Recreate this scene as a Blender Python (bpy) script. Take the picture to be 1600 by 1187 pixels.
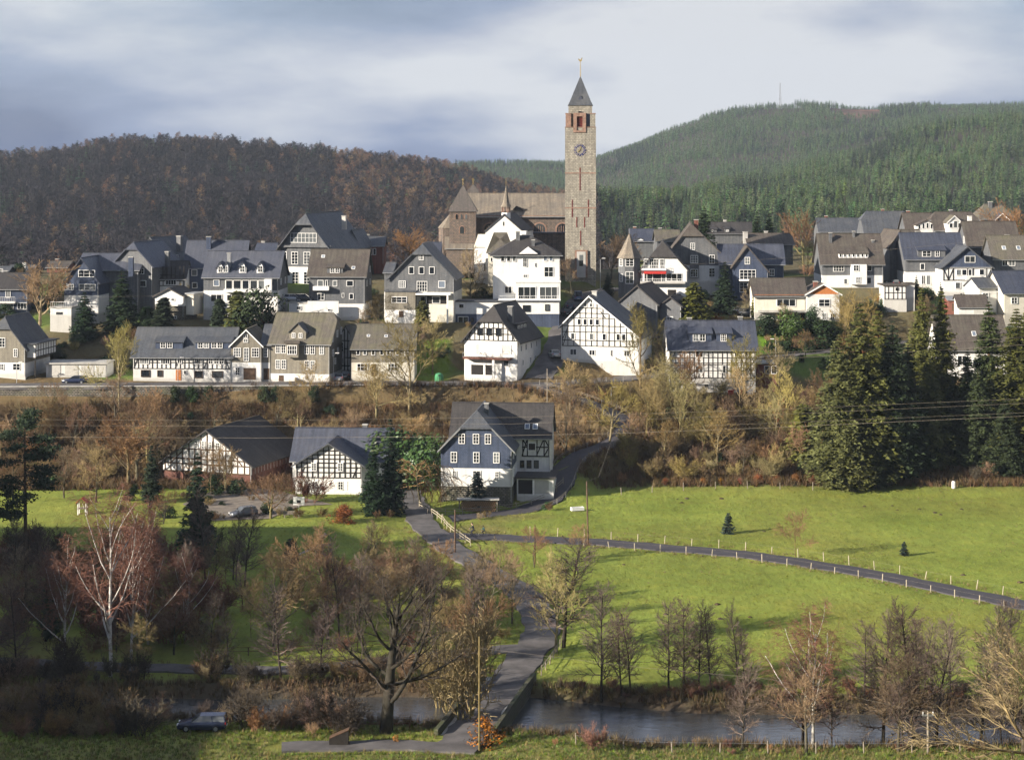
import bpy, math, random
import numpy as np
from mathutils import Vector, Matrix
R = math.radians
SC = bpy.context.scene
for o in list(bpy.data.objects): bpy.data.objects.remove(o)
# ---------------------------------------------------------------- camera, sky, sun, exposure
F, HC, YH = 2985.0, 53.0, 260.0            # focal length in photo pixels, eye height, horizon row
cd = bpy.data.cameras.new('camera'); cam = bpy.data.objects.new('camera', cd)
SC.collection.objects.link(cam); SC.camera = cam
cam.location = (0, 0, HC); cam.rotation_euler = (R(90), 0, 0)
cd.sensor_width = 36; cd.lens = 36*F/1600; cd.shift_y = -(593.5-YH)/1600
cd.clip_start = 1; cd.clip_end = 9000
SUN_EL, SUN_AZ = 19.0, 27.0                # sun from the left, a little to the camera's side
to_sun = Vector((-math.cos(R(SUN_EL))*math.cos(R(SUN_AZ)), -math.cos(R(SUN_EL))*math.sin(R(SUN_AZ)), math.sin(R(SUN_EL))))
W = bpy.data.worlds.new('World'); SC.world = W; W.use_nodes = True
nt = W.node_tree; nt.nodes.clear()
def wn(t): return nt.nodes.new(t)
def lk(a, b): nt.links.new(a, b)
wo = wn('ShaderNodeOutputWorld'); bg = wn('ShaderNodeBackground'); bg.inputs[1].default_value = 1.0
sky = wn('ShaderNodeTexSky'); sky.sky_type = 'NISHITA'; sky.sun_disc = False
sky.sun_elevation = R(SUN_EL); sky.sun_rotation = math.atan2(to_sun.x, to_sun.y)
sc_ = wn('ShaderNodeVectorMath'); sc_.operation = 'SCALE'; sc_.inputs[3].default_value = 0.10
lk(sky.outputs[0], sc_.inputs[0])
tc = wn('ShaderNodeTexCoord'); mp = wn('ShaderNodeMapping'); mp.inputs['Scale'].default_value = (1, 1, 3.4)
mp.inputs['Location'].default_value = (5.05, 2.0, 1.2)
lk(tc.outputs['Generated'], mp.inputs[0])
n1 = wn('ShaderNodeTexNoise'); n1.inputs['Scale'].default_value = 4.2; n1.inputs['Detail'].default_value = 6; n1.inputs['Roughness'].default_value = 0.5; n1.inputs['Distortion'].default_value = 0.1
lk(mp.outputs[0], n1.inputs[0])
rp = wn('ShaderNodeValToRGB'); e = rp.color_ramp.elements
e[0].position = .36; e[0].color = (.042, .060, .118, 1); e[1].position = .66; e[1].color = (.285, .293, .308, 1)
m_ = e.new(.49); m_.color = (.116, .140, .202, 1)
lk(n1.outputs[0], rp.inputs[0])
n2 = wn('ShaderNodeTexNoise'); n2.inputs['Scale'].default_value = 2.1; n2.inputs['Detail'].default_value = 4
lk(mp.outputs[0], n2.inputs[0])
cov = wn('ShaderNodeMapRange'); cov.inputs[1].default_value = .3; cov.inputs[2].default_value = .55; cov.inputs[3].default_value = .75; cov.inputs[4].default_value = 1.0
lk(n2.outputs[0], cov.inputs[0])
mx = wn('ShaderNodeMix'); mx.data_type = 'RGBA'
lk(cov.outputs[0], mx.inputs[0]); lk(sc_.outputs[0], mx.inputs[6]); lk(rp.outputs[0], mx.inputs[7])
lk(mx.outputs[2], bg.inputs[0]); lk(bg.outputs[0], wo.inputs[0])
sd = bpy.data.lights.new('sun', 'SUN'); sd.energy = 5.0; sd.angle = R(0.55); sd.color = (1.0, .89, .74)
sun = bpy.data.objects.new('sun', sd); SC.collection.objects.link(sun)
sun.rotation_euler = (-to_sun).to_track_quat('-Z', 'Y').to_euler()
vs = SC.view_settings; vs.view_transform = 'Standard'; vs.look = 'None'; vs.gamma = 1; vs.exposure = 1.3; vs.use_curve_mapping = False
SC.cycles.max_bounces = 5; SC.cycles.diffuse_bounces = 2; SC.cycles.glossy_bounces = 2; SC.cycles.transmission_bounces = 3
SC.cycles.transparent_max_bounces = 6; SC.cycles.volume_bounces = 0; SC.cycles.use_denoising = True
SC.cycles.caustics_reflective = False; SC.cycles.caustics_refractive = False
SC.cycles.use_adaptive_sampling = True; SC.cycles.adaptive_threshold = 0.025
# ---------------------------------------------------------------- helpers
COL = SC.collection
def P(px, py, d): return Vector(((px-800)*d/F, d, HC-(py-YH)*d/F))
def smooth(a, b, x):
    t = np.clip((x-a)/(b-a), 0, 1); return t*t*(3-2*t)
def uvmesh(name, verts, faces, mats, fm=None, smooth_=False, uv=True):
    me = bpy.data.meshes.new(name)
    me.from_pydata([tuple(v) for v in verts], [], faces)
    for m in (mats if isinstance(mats, (list, tuple)) else [mats]): me.materials.append(m)
    if fm is not None: me.polygons.foreach_set('material_index', fm)
    if smooth_: me.polygons.foreach_set('use_smooth', [True]*len(me.polygons))
    if uv:
        ul = me.uv_layers.new(name='UVMap'); data = ul.data
        for p in me.polygons:
            n = p.normal
            if abs(n.z) > .985: h, v = Vector((1, 0, 0)), Vector((0, 1, 0))
            else:
                h = Vector((-n.y, n.x, 0)).normalized(); v = n.cross(h)
            for li in p.loop_indices:
                c = me.vertices[me.loops[li].vertex_index].co
                data[li].uv = (c.dot(h), c.dot(v))
    me.update()
    return me
def link(name, me, parent=None, loc=None, rz=None):
    o = bpy.data.objects.new(name, me); COL.objects.link(o)
    if parent is not None: o.parent = parent
    if loc is not None: o.location = loc
    if rz is not None: o.rotation_euler = (0, 0, rz)
    return o
def empty(name, loc, rz=0):
    o = bpy.data.objects.new(name, None); COL.objects.link(o); o.empty_display_size = .3
    o.location = loc; o.rotation_euler = (0, 0, rz); return o
def tag(o, label=None, cat=None, group=None, kind=None):
    if label: o['label'] = label
    if cat: o['category'] = cat
    if group: o['group'] = group
    if kind: o['kind'] = kind
    return o
KIDS = {}
def copy_tree(o, parent=None, scale=None):
    c = o.copy(); COL.objects.link(c)
    if parent is not None: c.parent = parent
    for ch in o.children: copy_tree(ch, c)
    return c
def boxg(x0, x1, y0, y1, z0, z1, V, Fc, top=True, bottom=True):
    b = len(V)
    V += [(x0,y0,z0),(x1,y0,z0),(x1,y1,z0),(x0,y1,z0),(x0,y0,z1),(x1,y0,z1),(x1,y1,z1),(x0,y1,z1)]
    Fc += [(b,b+1,b+5,b+4),(b+1,b+2,b+6,b+5),(b+2,b+3,b+7,b+6),(b+3,b,b+4,b+7)]
    if top: Fc.append((b+4,b+5,b+6,b+7))
    if bottom: Fc.append((b+3,b+2,b+1,b))
def boxm(name, x0, x1, y0, y1, z0, z1, mat):
    V, Fc = [], []; boxg(x0, x1, y0, y1, z0, z1, V, Fc); return uvmesh(name, V, Fc, mat)
def boxo(name, x0, x1, y0, y1, z0, z1, mat, parent=None):
    return link(name, boxm(name, x0, x1, y0, y1, z0, z1, mat), parent)
def slab(polys, t):
    """top polygons (lists of points, outward up) -> closed slab, thickness t straight down"""
    V, idx, Fc = [], {}, []
    def vi(p):
        k = (round(p[0], 3), round(p[1], 3), round(p[2], 3))
        if k not in idx: idx[k] = len(V); V.append(tuple(p))
        return idx[k]
    fs = [[vi(p) for p in pl] for pl in polys]
    n = len(V); V += [(x, y, z-t) for x, y, z in V]
    ed = {}
    for f in fs:
        Fc.append(tuple(f)); Fc.append(tuple(i+n for i in reversed(f)))
        for a, b in zip(f, f[1:]+f[:1]): ed[(a, b)] = 1
    for (a, b) in ed:
        if (b, a) not in ed: Fc.append((b, a, a+n, b+n))
    return V, Fc
def tubes(polys, V, Fc, sides=4, tip=False):
    for pts, rad in polys:
        pts = [Vector(p) for p in pts]; rings = []
        for i, p in enumerate(pts):
            t = (pts[min(i+1, len(pts)-1)]-pts[max(i-1, 0)]).normalized()
            a = t.orthogonal().normalized(); b = t.cross(a)
            if tip and i == len(pts)-1:
                V.append(tuple(p)); rings.append([len(V)-1]*sides); continue
            base = len(V)
            for k in range(sides):
                an = 2*math.pi*k/sides; V.append(tuple(p+(a*math.cos(an)+b*math.sin(an))*rad[i]))
            rings.append(list(range(base, base+sides)))
        for r0, r1 in zip(rings, rings[1:]):
            for k in range(sides):
                k2 = (k+1) % sides
                if r1[0] == r1[1]: Fc.append((r0[k], r0[k2], r1[0]))
                else: Fc.append((r0[k], r0[k2], r1[k2], r1[k]))
        if not tip and sides > 3: Fc.append(tuple(rings[-1]))
# ---------------------------------------------------------------- materials
MATS = {}
def nmat(name):
    m = bpy.data.materials.new(name); m.use_nodes = True; t = m.node_tree
    bs = t.nodes['Principled BSDF']; MATS[name] = m
    return m, t, bs
def N(t, ty, **kw):
    n = t.nodes.new(ty)
    for k, v in kw.items():
        if k.startswith('_'): setattr(n, k[1:], v)
        else: n.inputs[k].default_value = v
    return n
def mixc(t, fac, a, b, mode='MIX'):
    n = t.nodes.new('ShaderNodeMix'); n.data_type = 'RGBA'; n.blend_type = mode
    for i, v in ((0, fac), (6, a), (7, b)):
        if hasattr(v, 'is_linked') or hasattr(v, 'links'): t.links.new(v, n.inputs[i])
        elif i == 0: n.inputs[0].default_value = v
        else: n.inputs[i].default_value = (*v, 1) if len(v) == 3 else v
    return n.outputs[2]
def plain(name, c, rough=.7, var=.18, scale=1.3, bump=0, metal=0, dark=None, rnd=0, spec=.3, detail=6):
    """colour with two scales of mottling; rnd adds per-object variation"""
    m, t, bs = nmat(name); bs.inputs['Roughness'].default_value = rough; bs.inputs['Metallic'].default_value = metal
    bs.inputs['Specular IOR Level'].default_value = spec
    co = N(t, 'ShaderNodeTexCoord'); nz = N(t, 'ShaderNodeTexNoise', Scale=scale, Detail=detail, Roughness=.65)
    t.links.new(co.outputs['Object'], nz.inputs[0])
    mr = N(t, 'ShaderNodeMapRange'); mr.inputs[1].default_value = .3; mr.inputs[2].default_value = .7
    t.links.new(nz.outputs[0], mr.inputs[0])
    dk = dark or tuple(x*(1-2*var) for x in c); lt = tuple(min(1, x*(1+var)) for x in c)
    out = mixc(t, mr.outputs[0], dk, lt)
    if rnd:
        oi = N(t, 'ShaderNodeObjectInfo'); hs = N(t, 'ShaderNodeHueSaturation')
        for inp, amt, base in (('Hue', .05*rnd, .5), ('Saturation', .3*rnd, 1), ('Value', .5*rnd, 1)):
            ma = N(t, 'ShaderNodeMath', _operation='MULTIPLY_ADD'); wn_ = N(t, 'ShaderNodeTexWhiteNoise', _noise_dimensions='2D')
            cb = N(t, 'ShaderNodeCombineXYZ'); cb.inputs[1].default_value = amt*7.13+base
            t.links.new(oi.outputs['Random'], cb.inputs[0]); t.links.new(cb.outputs[0], wn_.inputs[0])
            t.links.new(wn_.outputs[0], ma.inputs[0]); ma.inputs[1].default_value = amt*2; ma.inputs[2].default_value = base-amt
            t.links.new(ma.outputs[0], hs.inputs[inp])
        t.links.new(out, hs.inputs['Color']); out = hs.outputs[0]
    t.links.new(out, bs.inputs['Base Color'])
    if bump:
        bp = N(t, 'ShaderNodeBump', Strength=bump, Distance=.1); t.links.new(nz.outputs[0], bp.inputs['Height']); t.links.new(bp.outputs[0], bs.inputs['Normal'])
    return m
def bricks(name, c1, c2, mortar, bw, bh, ms=.02, rough=.7, blotch=None, bl_amt=.5, bump=.6, offset=.5, bl_scale=.35, rnd=0.):
    """courses on the metre UVs: slate, stone, clay tile; blotch = moss / soot patches"""
    m, t, bs = nmat(name); bs.inputs['Roughness'].default_value = rough; bs.inputs['Specular IOR Level'].default_value = .35
    uv = N(t, 'ShaderNodeUVMap')
    br = N(t, 'ShaderNodeTexBrick', **{'Color1': (*c1, 1), 'Color2': (*c2, 1), 'Mortar': (*mortar, 1), 'Scale': 1.0, 'Mortar Size': ms, 'Mortar Smooth': .3, 'Bias': 0, 'Brick Width': bw, 'Row Height': bh})
    br.offset = offset
    dn = N(t, 'ShaderNodeTexNoise', Scale=3.0, Detail=3)
    t.links.new(uv.outputs[0], dn.inputs[0])
    wob = N(t, 'ShaderNodeVectorMath', _operation='MULTIPLY_ADD'); t.links.new(dn.outputs['Color'], wob.inputs[0])
    wob.inputs[1].default_value = (ms*2.5, ms*2.5, 0); t.links.new(uv.outputs[0], wob.inputs[2])
    t.links.new(wob.outputs[0], br.inputs[0])
    co = N(t, 'ShaderNodeTexCoord'); nz = N(t, 'ShaderNodeTexNoise', Scale=bl_scale, Detail=7, Roughness=.62)
    t.links.new(co.outputs['Object'], nz.inputs[0])
    mr = N(t, 'ShaderNodeMapRange'); mr.inputs[1].default_value = .42; mr.inputs[2].default_value = .66; mr.inputs[4].default_value = bl_amt
    t.links.new(nz.outputs[0], mr.inputs[0])
    out = mixc(t, mr.outputs[0], br.outputs[0], blotch or tuple(x*.55 for x in c1))
    # rain streaks run down the slope
    stm = N(t, 'ShaderNodeMapping'); stm.inputs['Scale'].default_value = (2.2, .12, 1); t.links.new(uv.outputs[0], stm.inputs[0])
    st = N(t, 'ShaderNodeTexNoise', Scale=1.0, Detail=4); t.links.new(stm.outputs[0], st.inputs[0])
    sm = N(t, 'ShaderNodeMapRange'); sm.inputs[1].default_value = .35; sm.inputs[2].default_value = .7; sm.inputs[3].default_value = .78; sm.inputs[4].default_value = 1.2
    t.links.new(st.outputs[0], sm.inputs[0])
    vm = N(t, 'ShaderNodeVectorMath', _operation='SCALE'); t.links.new(out, vm.inputs[0]); t.links.new(sm.outputs[0], vm.inputs[3])
    t.links.new(vm.outputs[0], bs.inputs['Base Color'])
    bp = N(t, 'ShaderNodeBump', Strength=bump, Distance=.04); t.links.new(br.outputs['Fac'], bp.inputs['Height']); bp.invert = True
    t.links.new(bp.outputs[0], bs.inputs['Normal'])
    return m
def glass(name, c=(.012,.015,.02), rough=.06, var=(.25,.27,.28)):
    m, t, bs = nmat(name); bs.inputs['Roughness'].default_value = rough; bs.inputs['Specular IOR Level'].default_value = .6
    oi = N(t, 'ShaderNodeObjectInfo'); mr = N(t, 'ShaderNodeMapRange'); mr.inputs[1].default_value = .55; mr.inputs[2].default_value = 1; mr.inputs[4].default_value = .55
    t.links.new(oi.outputs['Random'], mr.inputs[0]); t.links.new(mixc(t, mr.outputs[0], c, var), bs.inputs['Base Color'])
    return m
def render_coat(name, c, dk):
    """painted render: cloudy patches, rain streaks down the wall, damp splash zone over the ground"""
    m, t, bs = nmat(name); bs.inputs['Roughness'].default_value = .88; bs.inputs['Specular IOR Level'].default_value = .2
    co = N(t, 'ShaderNodeTexCoord'); mp1 = N(t, 'ShaderNodeMapping'); mp1.inputs['Scale'].default_value = (1.6, 1.6, .16); t.links.new(co.outputs['Object'], mp1.inputs[0])
    st = N(t, 'ShaderNodeTexNoise', Scale=1.0, Detail=6, Roughness=.65); t.links.new(mp1.outputs[0], st.inputs[0])
    nz = N(t, 'ShaderNodeTexNoise', Scale=.55, Detail=5, Roughness=.6); t.links.new(co.outputs['Object'], nz.inputs[0])
    oi = N(t, 'ShaderNodeObjectInfo')
    def rng(src, a, b, lo, hi):
        r_ = N(t, 'ShaderNodeMapRange'); r_.inputs[1].default_value = a; r_.inputs[2].default_value = b; r_.inputs[3].default_value = lo; r_.inputs[4].default_value = hi; t.links.new(src, r_.inputs[0]); return r_.outputs[0]
    o1 = mixc(t, rng(nz.outputs[0], .35, .65, 0, 1), dk, c); o2 = mixc(t, rng(st.outputs[0], .52, .74, 0, .42), o1, tuple(x*.62 for x in dk))
    sx = N(t, 'ShaderNodeSeparateXYZ'); t.links.new(co.outputs['Object'], sx.inputs[0]); ad = N(t, 'ShaderNodeMath', _operation='MULTIPLY_ADD'); ad.inputs[1].default_value = -1.6; t.links.new(nz.outputs[0], ad.inputs[0]); t.links.new(sx.outputs[2], ad.inputs[2])
    o3 = mixc(t, rng(ad.outputs[0], -.2, -.75, 0, .45), o2, (.24,.225,.19))
    vm = N(t, 'ShaderNodeVectorMath', _operation='SCALE'); t.links.new(o3, vm.inputs[0]); t.links.new(rng(oi.outputs['Random'], 0, 1, .9, 1.05), vm.inputs[3]); t.links.new(vm.outputs[0], bs.inputs['Base Color'])
    bp = N(t, 'ShaderNodeBump', Strength=.15, Distance=.05); t.links.new(nz.outputs[0], bp.inputs['Height']); t.links.new(bp.outputs[0], bs.inputs['Normal'])
    return m
plaster = render_coat('white_plaster', (.72,.72,.70), (.62,.615,.60))
plaster_old = plain('white_plaster_plain', (.66,.66,.65), .85, .05, .8, .12, dark=(.53,.53,.52))
plaster2 = render_coat('cream_plaster', (.66,.63,.54), (.55,.52,.44))
plaster_grey = plain('grey_plaster', (.42,.41,.39), .85, .1, .7, .15)
slate_wall = bricks('slate_wall_grey', (.138,.145,.158), (.102,.110,.124), (.05,.05,.05), .34, .22, .014, .55, (.18,.18,.175), .35)
slate_blue = bricks('slate_wall_blue', (.060,.082,.140), (.044,.062,.108), (.02,.025,.04), .34, .22, .014, .42, (.085,.10,.15), .4)
slate_brown = bricks('shingle_wall_brown', (.26,.235,.185), (.20,.185,.15), (.09,.085,.07), .36, .24, .014, .65, (.17,.155,.13), .5)
roof_grey = bricks('roof_slate_grey', (.080,.090,.108), (.055,.063,.080), (.03,.03,.03), .38, .26, .018, .55, (.125,.125,.125), .45)
roof_blue = bricks('roof_slate_blue', (.062,.072,.105), (.045,.053,.080), (.02,.022,.03), .38, .26, .018, .4, (.095,.10,.12), .4)
roof_brown = bricks('roof_tile_brown', (.098,.080,.070), (.068,.057,.052), (.03,.025,.02), .34, .32, .02, .75, (.115,.108,.085), .5)
roof_moss = bricks('roof_tile_mossy', (.140,.124,.105), (.104,.094,.082), (.05,.045,.035), .34, .32, .02, .85, (.135,.13,.075), .55)
roof_dark = bricks('roof_tile_dark', (.052,.047,.047), (.036,.033,.035), (.02,.02,.02), .34, .32, .02, .7, (.07,.065,.06), .5)
roof_spire = bricks('roof_spire_slate', (.135,.115,.105), (.095,.085,.08), (.05,.045,.04), .4, .3, .02, .65, (.08,.075,.07), .5)
roof_church = bricks('roof_shingle_church', (.26,.215,.165), (.19,.165,.13), (.09,.08,.065), .5, .34, .02, .7, (.12,.11,.10), .6)
stone_tower = bricks('tower_rubble_stone', (.39,.365,.30), (.245,.23,.195), (.21,.19,.16), .62, .36, .05, .85, (.17,.155,.135), .5, .9, bl_scale=1.1)
stone_church = bricks('church_rubble_stone', (.23,.165,.125), (.13,.105,.09), (.10,.085,.075), .55, .32, .05, .85, (.085,.075,.07), .6, .9, bl_scale=1.1)
stone_red = plain('red_sandstone', (.26,.165,.125), .85, .22, 1.6, .2)
stone_wall = bricks('rubble_wall_stone', (.24,.215,.18), (.13,.118,.10), (.06,.055,.05), .55, .3, .06, .9, (.09,.095,.05), .6, 1.0, bl_scale=.6)
brick_red = bricks('red_brick', (.25,.07,.045), (.19,.055,.038), (.16,.11,.09), .25, .085, .012, .8)
timber = plain('timber_black', (.020,.017,.015), .6, .3, 2.5)
timber_brown = plain('timber_brown', (.085,.05,.03), .7, .3, 2.2)
wood_red = plain('weathered_red_boards', (.13,.055,.04), .75, .3, 1.2)
wood_orange = plain('orange_wood_cladding', (.45,.17,.055), .6, .15, 2)
wood_grey = plain('weathered_grey_wood', (.27,.235,.19), .85, .25, 3)
white_paint = plain('white_painted_wood', (.78,.78,.77), .5, .05, 2)
pane_m = glass('window_glass'); pane_b = glass('blue_sky_glass', (.14,.17,.22), .12, (.4,.45,.5))  # the second glass has reflected sky put into its blue base colour
metal_grey = plain('galvanised_metal', (.42,.43,.44), .4, .12, 3, metal=.6)
metal_dark = plain('dark_metal', (.06,.06,.065), .45, .2, 3, metal=.4)
garage_m = plain('garage_door_grey', (.48,.47,.44), .6, .08, 2)
opening_shade = plain('painted_opening_shade', (.02,.018,.018), .9, .1, 1)  # near-black colour standing for the shade inside openings and slots
dark_red = plain('dark_red_paint', (.13,.025,.022), .7, .2, 3)
red_awning = plain('red_awning', (.42,.035,.03), .7, .1, 3)
asphalt = plain('asphalt', (.058,.054,.062), .75, .16, .8, .25, dark=(.042,.040,.046))
asphalt_old = plain('asphalt_worn', (.112,.105,.105), .85, .3, .35, .35, detail=10)
concrete = plain('concrete', (.42,.41,.38), .85, .18, .9, .2)
gravel_m = plain('gravel_yard', (.20,.17,.14), .9, .25, .9, .3)
gold = plain('gilded_metal', (.85,.62,.25), .25, .1, 4, metal=.8)
car_navy = plain('car_paint_navy', (.018,.026,.06), .25, .05, 3, spec=.6)
car_grey = plain('car_paint_steel', (.09,.10,.125), .25, .05, 3, spec=.6)
car_silver = plain('car_paint_silver', (.35,.37,.40), .28, .05, 3, metal=.5, spec=.6)
car_blue = plain('car_paint_blue', (.09,.14,.25), .28, .05, 3, spec=.6)
car_black = plain('car_paint_black', (.012,.012,.015), .22, .05, 3, spec=.6)
rubber = plain('tyre_rubber', (.018,.018,.018), .85, .1, 5)
red_glass = plain('red_lamp_glass', (.35,.02,.02), .2, .05, 5)
lamp_glass = plain('clear_lamp_glass', (.75,.75,.75), .15, .05, 5)
green_paint = plain('green_painted_steel', (.05,.22,.10), .5, .15, 3)
# ---------------------------------------------------------------- terrain
def G0(px, py, z=0.0):
    d = F*(HC-z)/(py-YH); return ((px-800)*d/F, d, z)
def Pt(px, py, d): v = P(px, py, d); return (v.x, v.y, v.z)
ROADS = {}
ROADS['town_road'] = (3.3, [Pt(-140,604,345), Pt(0,602,346), Pt(200,601,346), Pt(400,600,347), Pt(600,598,348), Pt(700,599,348.5), Pt(800,599,349), Pt(860,597,350), Pt(950,594,352), Pt(1010,588,355), Pt(1080,576,360), Pt(1140,566,364), Pt(1200,557,367), Pt(1300,546,372), Pt(1400,536,377), Pt(1520,528,382), Pt(1660,520,386)])
ROADS['side_street'] = (2.7, [Pt(842,592,351), Pt(858,570,357), Pt(872,540,368), Pt(884,510,378), Pt(894,488,388), Pt(906,470,398), Pt(925,458,404), Pt(960,450,410)])
ROADS['ramp_road'] = (2.2, [Pt(840,606,345), Pt(900,622,340), Pt(950,640,336), Pt(985,662,331), Pt(975,685,327), Pt(930,702,322), Pt(893,716,318), Pt(880,735,314), Pt(872,765,307), Pt(850,790,301), Pt(790,803,295.5), Pt(730,806,293), Pt(685,812,289.5), Pt(660,826,281.5)])
ROADS['lane'] = (2.1, [G0(632,752), G0(636,762), G0(641,775), G0(652,800), G0(668,828), G0(700,852), G0(745,882), G0(795,910), G0(835,943), G0(848,975), G0(838,1005), G0(812,1040), G0(783,1075), G0(758,1108), G0(735,1140), G0(712,1164,.3)])
ROADS['meadow_path'] = (2.1, [G0(675,836), G0(740,838), G0(830,841), G0(940,847), G0(1040,855), G0(1130,862), G0(1250,877), G0(1350,894), G0(1450,913), G0(1520,928), G0(1600,945), G0(1700,968)])
ROADS['river_path'] = (1.6, [G0(-80,1028), G0(30,1035), G0(200,1042), G0(330,1046), G0(450,1046), G0(560,1038), G0(640,1028), G0(720,1018), G0(815,1012)])
ROADS['river_road'] = (1.45, [G0(440,1167,.4), G0(480,1166,.35), G0(620,1164,.3), G0(715,1164,.3), G0(748,1170,.3)])
def resample(pts, step=1.5):
    pts = np.array(pts, float); seg = np.linalg.norm(np.diff(pts[:, :2], axis=0), axis=1); s = np.r_[0, np.cumsum(seg)]
    n = max(2, int(s[-1]/step)); q = np.linspace(0, s[-1], n)
    # smoothed with a small moving average
    out = np.stack([np.interp(q, s, pts[:, k]) for k in range(3)], 1)
    for _ in range(6): out[1:-1] = .25*out[:-2]+.5*out[1:-1]+.25*out[2:]
    return out
RP = {k: (hw, resample(p)) for k, (hw, p) in ROADS.items()}
RFX = np.array([-400,-60,-36,-13,2,9.8,19,28,40,50,400]); RFY = np.array([193.5,193.5,193.2,194.2,193.5,191,188.2,187.8,187.8,186.5,184])
RNX = np.array([-400,-60,-36,-23,-13,2,10,27,50,400]); RNY = np.array([186,186,185.5,184,184.5,181,176.8,176.6,176.5,175])
WPX = [(-140,342.6),(0,342.7),(200,342.6),(400,343),(560,343.6),(640,344.2),(700,344.6)]     # foot line of the road's retaining wall
WX = np.array([(a-800)*d/F for a, d in WPX]); WY = np.array([d for a, d in WPX])
PADS = []      # (x, y, z, half width, half depth) filled from the building list below
def pad(px0, px1, py, d, dep=10):
    a, b = P(px0, py, d), P(px1, py, d); PADS.append(((a.x+b.x)/2, d+dep/2, a.z, abs(b.x-a.x)/2+.5, dep/2+.8))
for a in ((0,80,588,352),(72,165,590,353),(205,362,592,351,11),(362,422,592,351),(422,525,592,351),(548,700,592,351,8),(724,842,588,352,13),(876,1030,567,358,14),(1043,1183,613,350,8),
          (250,450,758,318,16),(450,600,772,309,12),(688,806,783,301,12),(800,860,770,308,9),(88,155,505,378,10),(318,443,500,377,10),(240,290,500,374,7),(483,575,500,380,10),(596,720,503,377,11),(710,877,510,381,12),
          (963,1075,470,392,11),(1173,1310,500,381,10),(1280,1380,450,404,10),(1415,1505,445,405,10),(1472,1550,465,398,9),(965,1060,528,376,9),(1475,1570,590,352,9),(1128,1240,470,398,9),(880,935,440,412,8)):
    pad(*a)
LK = [(0,51.2),(20,44),(60,26),(100,12.5),(140,4.2),(160,1.6),(172,.9),(178,.2),(200,0),(318,.2),(324,.9),(341,9.6),(342.6,10.2),(343.2,13.4),(352,13.8),(362,16.5),(378,21.5),(400,26.2),(415,28.2),(465,28),(560,9),(800,-2),(1000,2)]
RK = [(0,51.2),(20,44),(60,26),(100,12.5),(140,4.2),(160,1.6),(170,.5),(175,.0),(200,0),(306,0),(314,.9),(330,6),(346,11.2),(354,11.8),(360,15),(366,16.8),(378,20.5),(392,24.4),(410,26.8),(430,28),(560,29.5),(700,18),(1000,16)]
YC = [(-900,300),(-300,285),(0,274),(90,270),(165,252),(300,254),(420,262),(500,268),(650,284),(720,298),(800,325),(900,345),(1800,345)]
YS = [(-900,345),(900,345),(1000,322),(1100,300),(1200,280),(1300,252),(1440,212),(1600,190),(1800,180),(2400,200)]
YB = [(-900,300),(600,275),(690,262),(800,258),(880,257),(930,246),(1000,226),(1050,203),(1100,187),(1150,175),(1250,167),(1400,170),(1600,167),(1900,178),(2600,230)]
def ip(tab, x): a = np.array(tab, float); return np.interp(x, a[:, 0], a[:, 1])
def vnoise(x, y, s, seed=0):
    x = np.asarray(x, float)/s; y = np.asarray(y, float)/s
    return (np.sin(x*1.7+seed)+np.sin(y*2.1+seed*1.3+x*.6)+np.sin(x*.8-y*1.3+seed*2.1))/3
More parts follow.
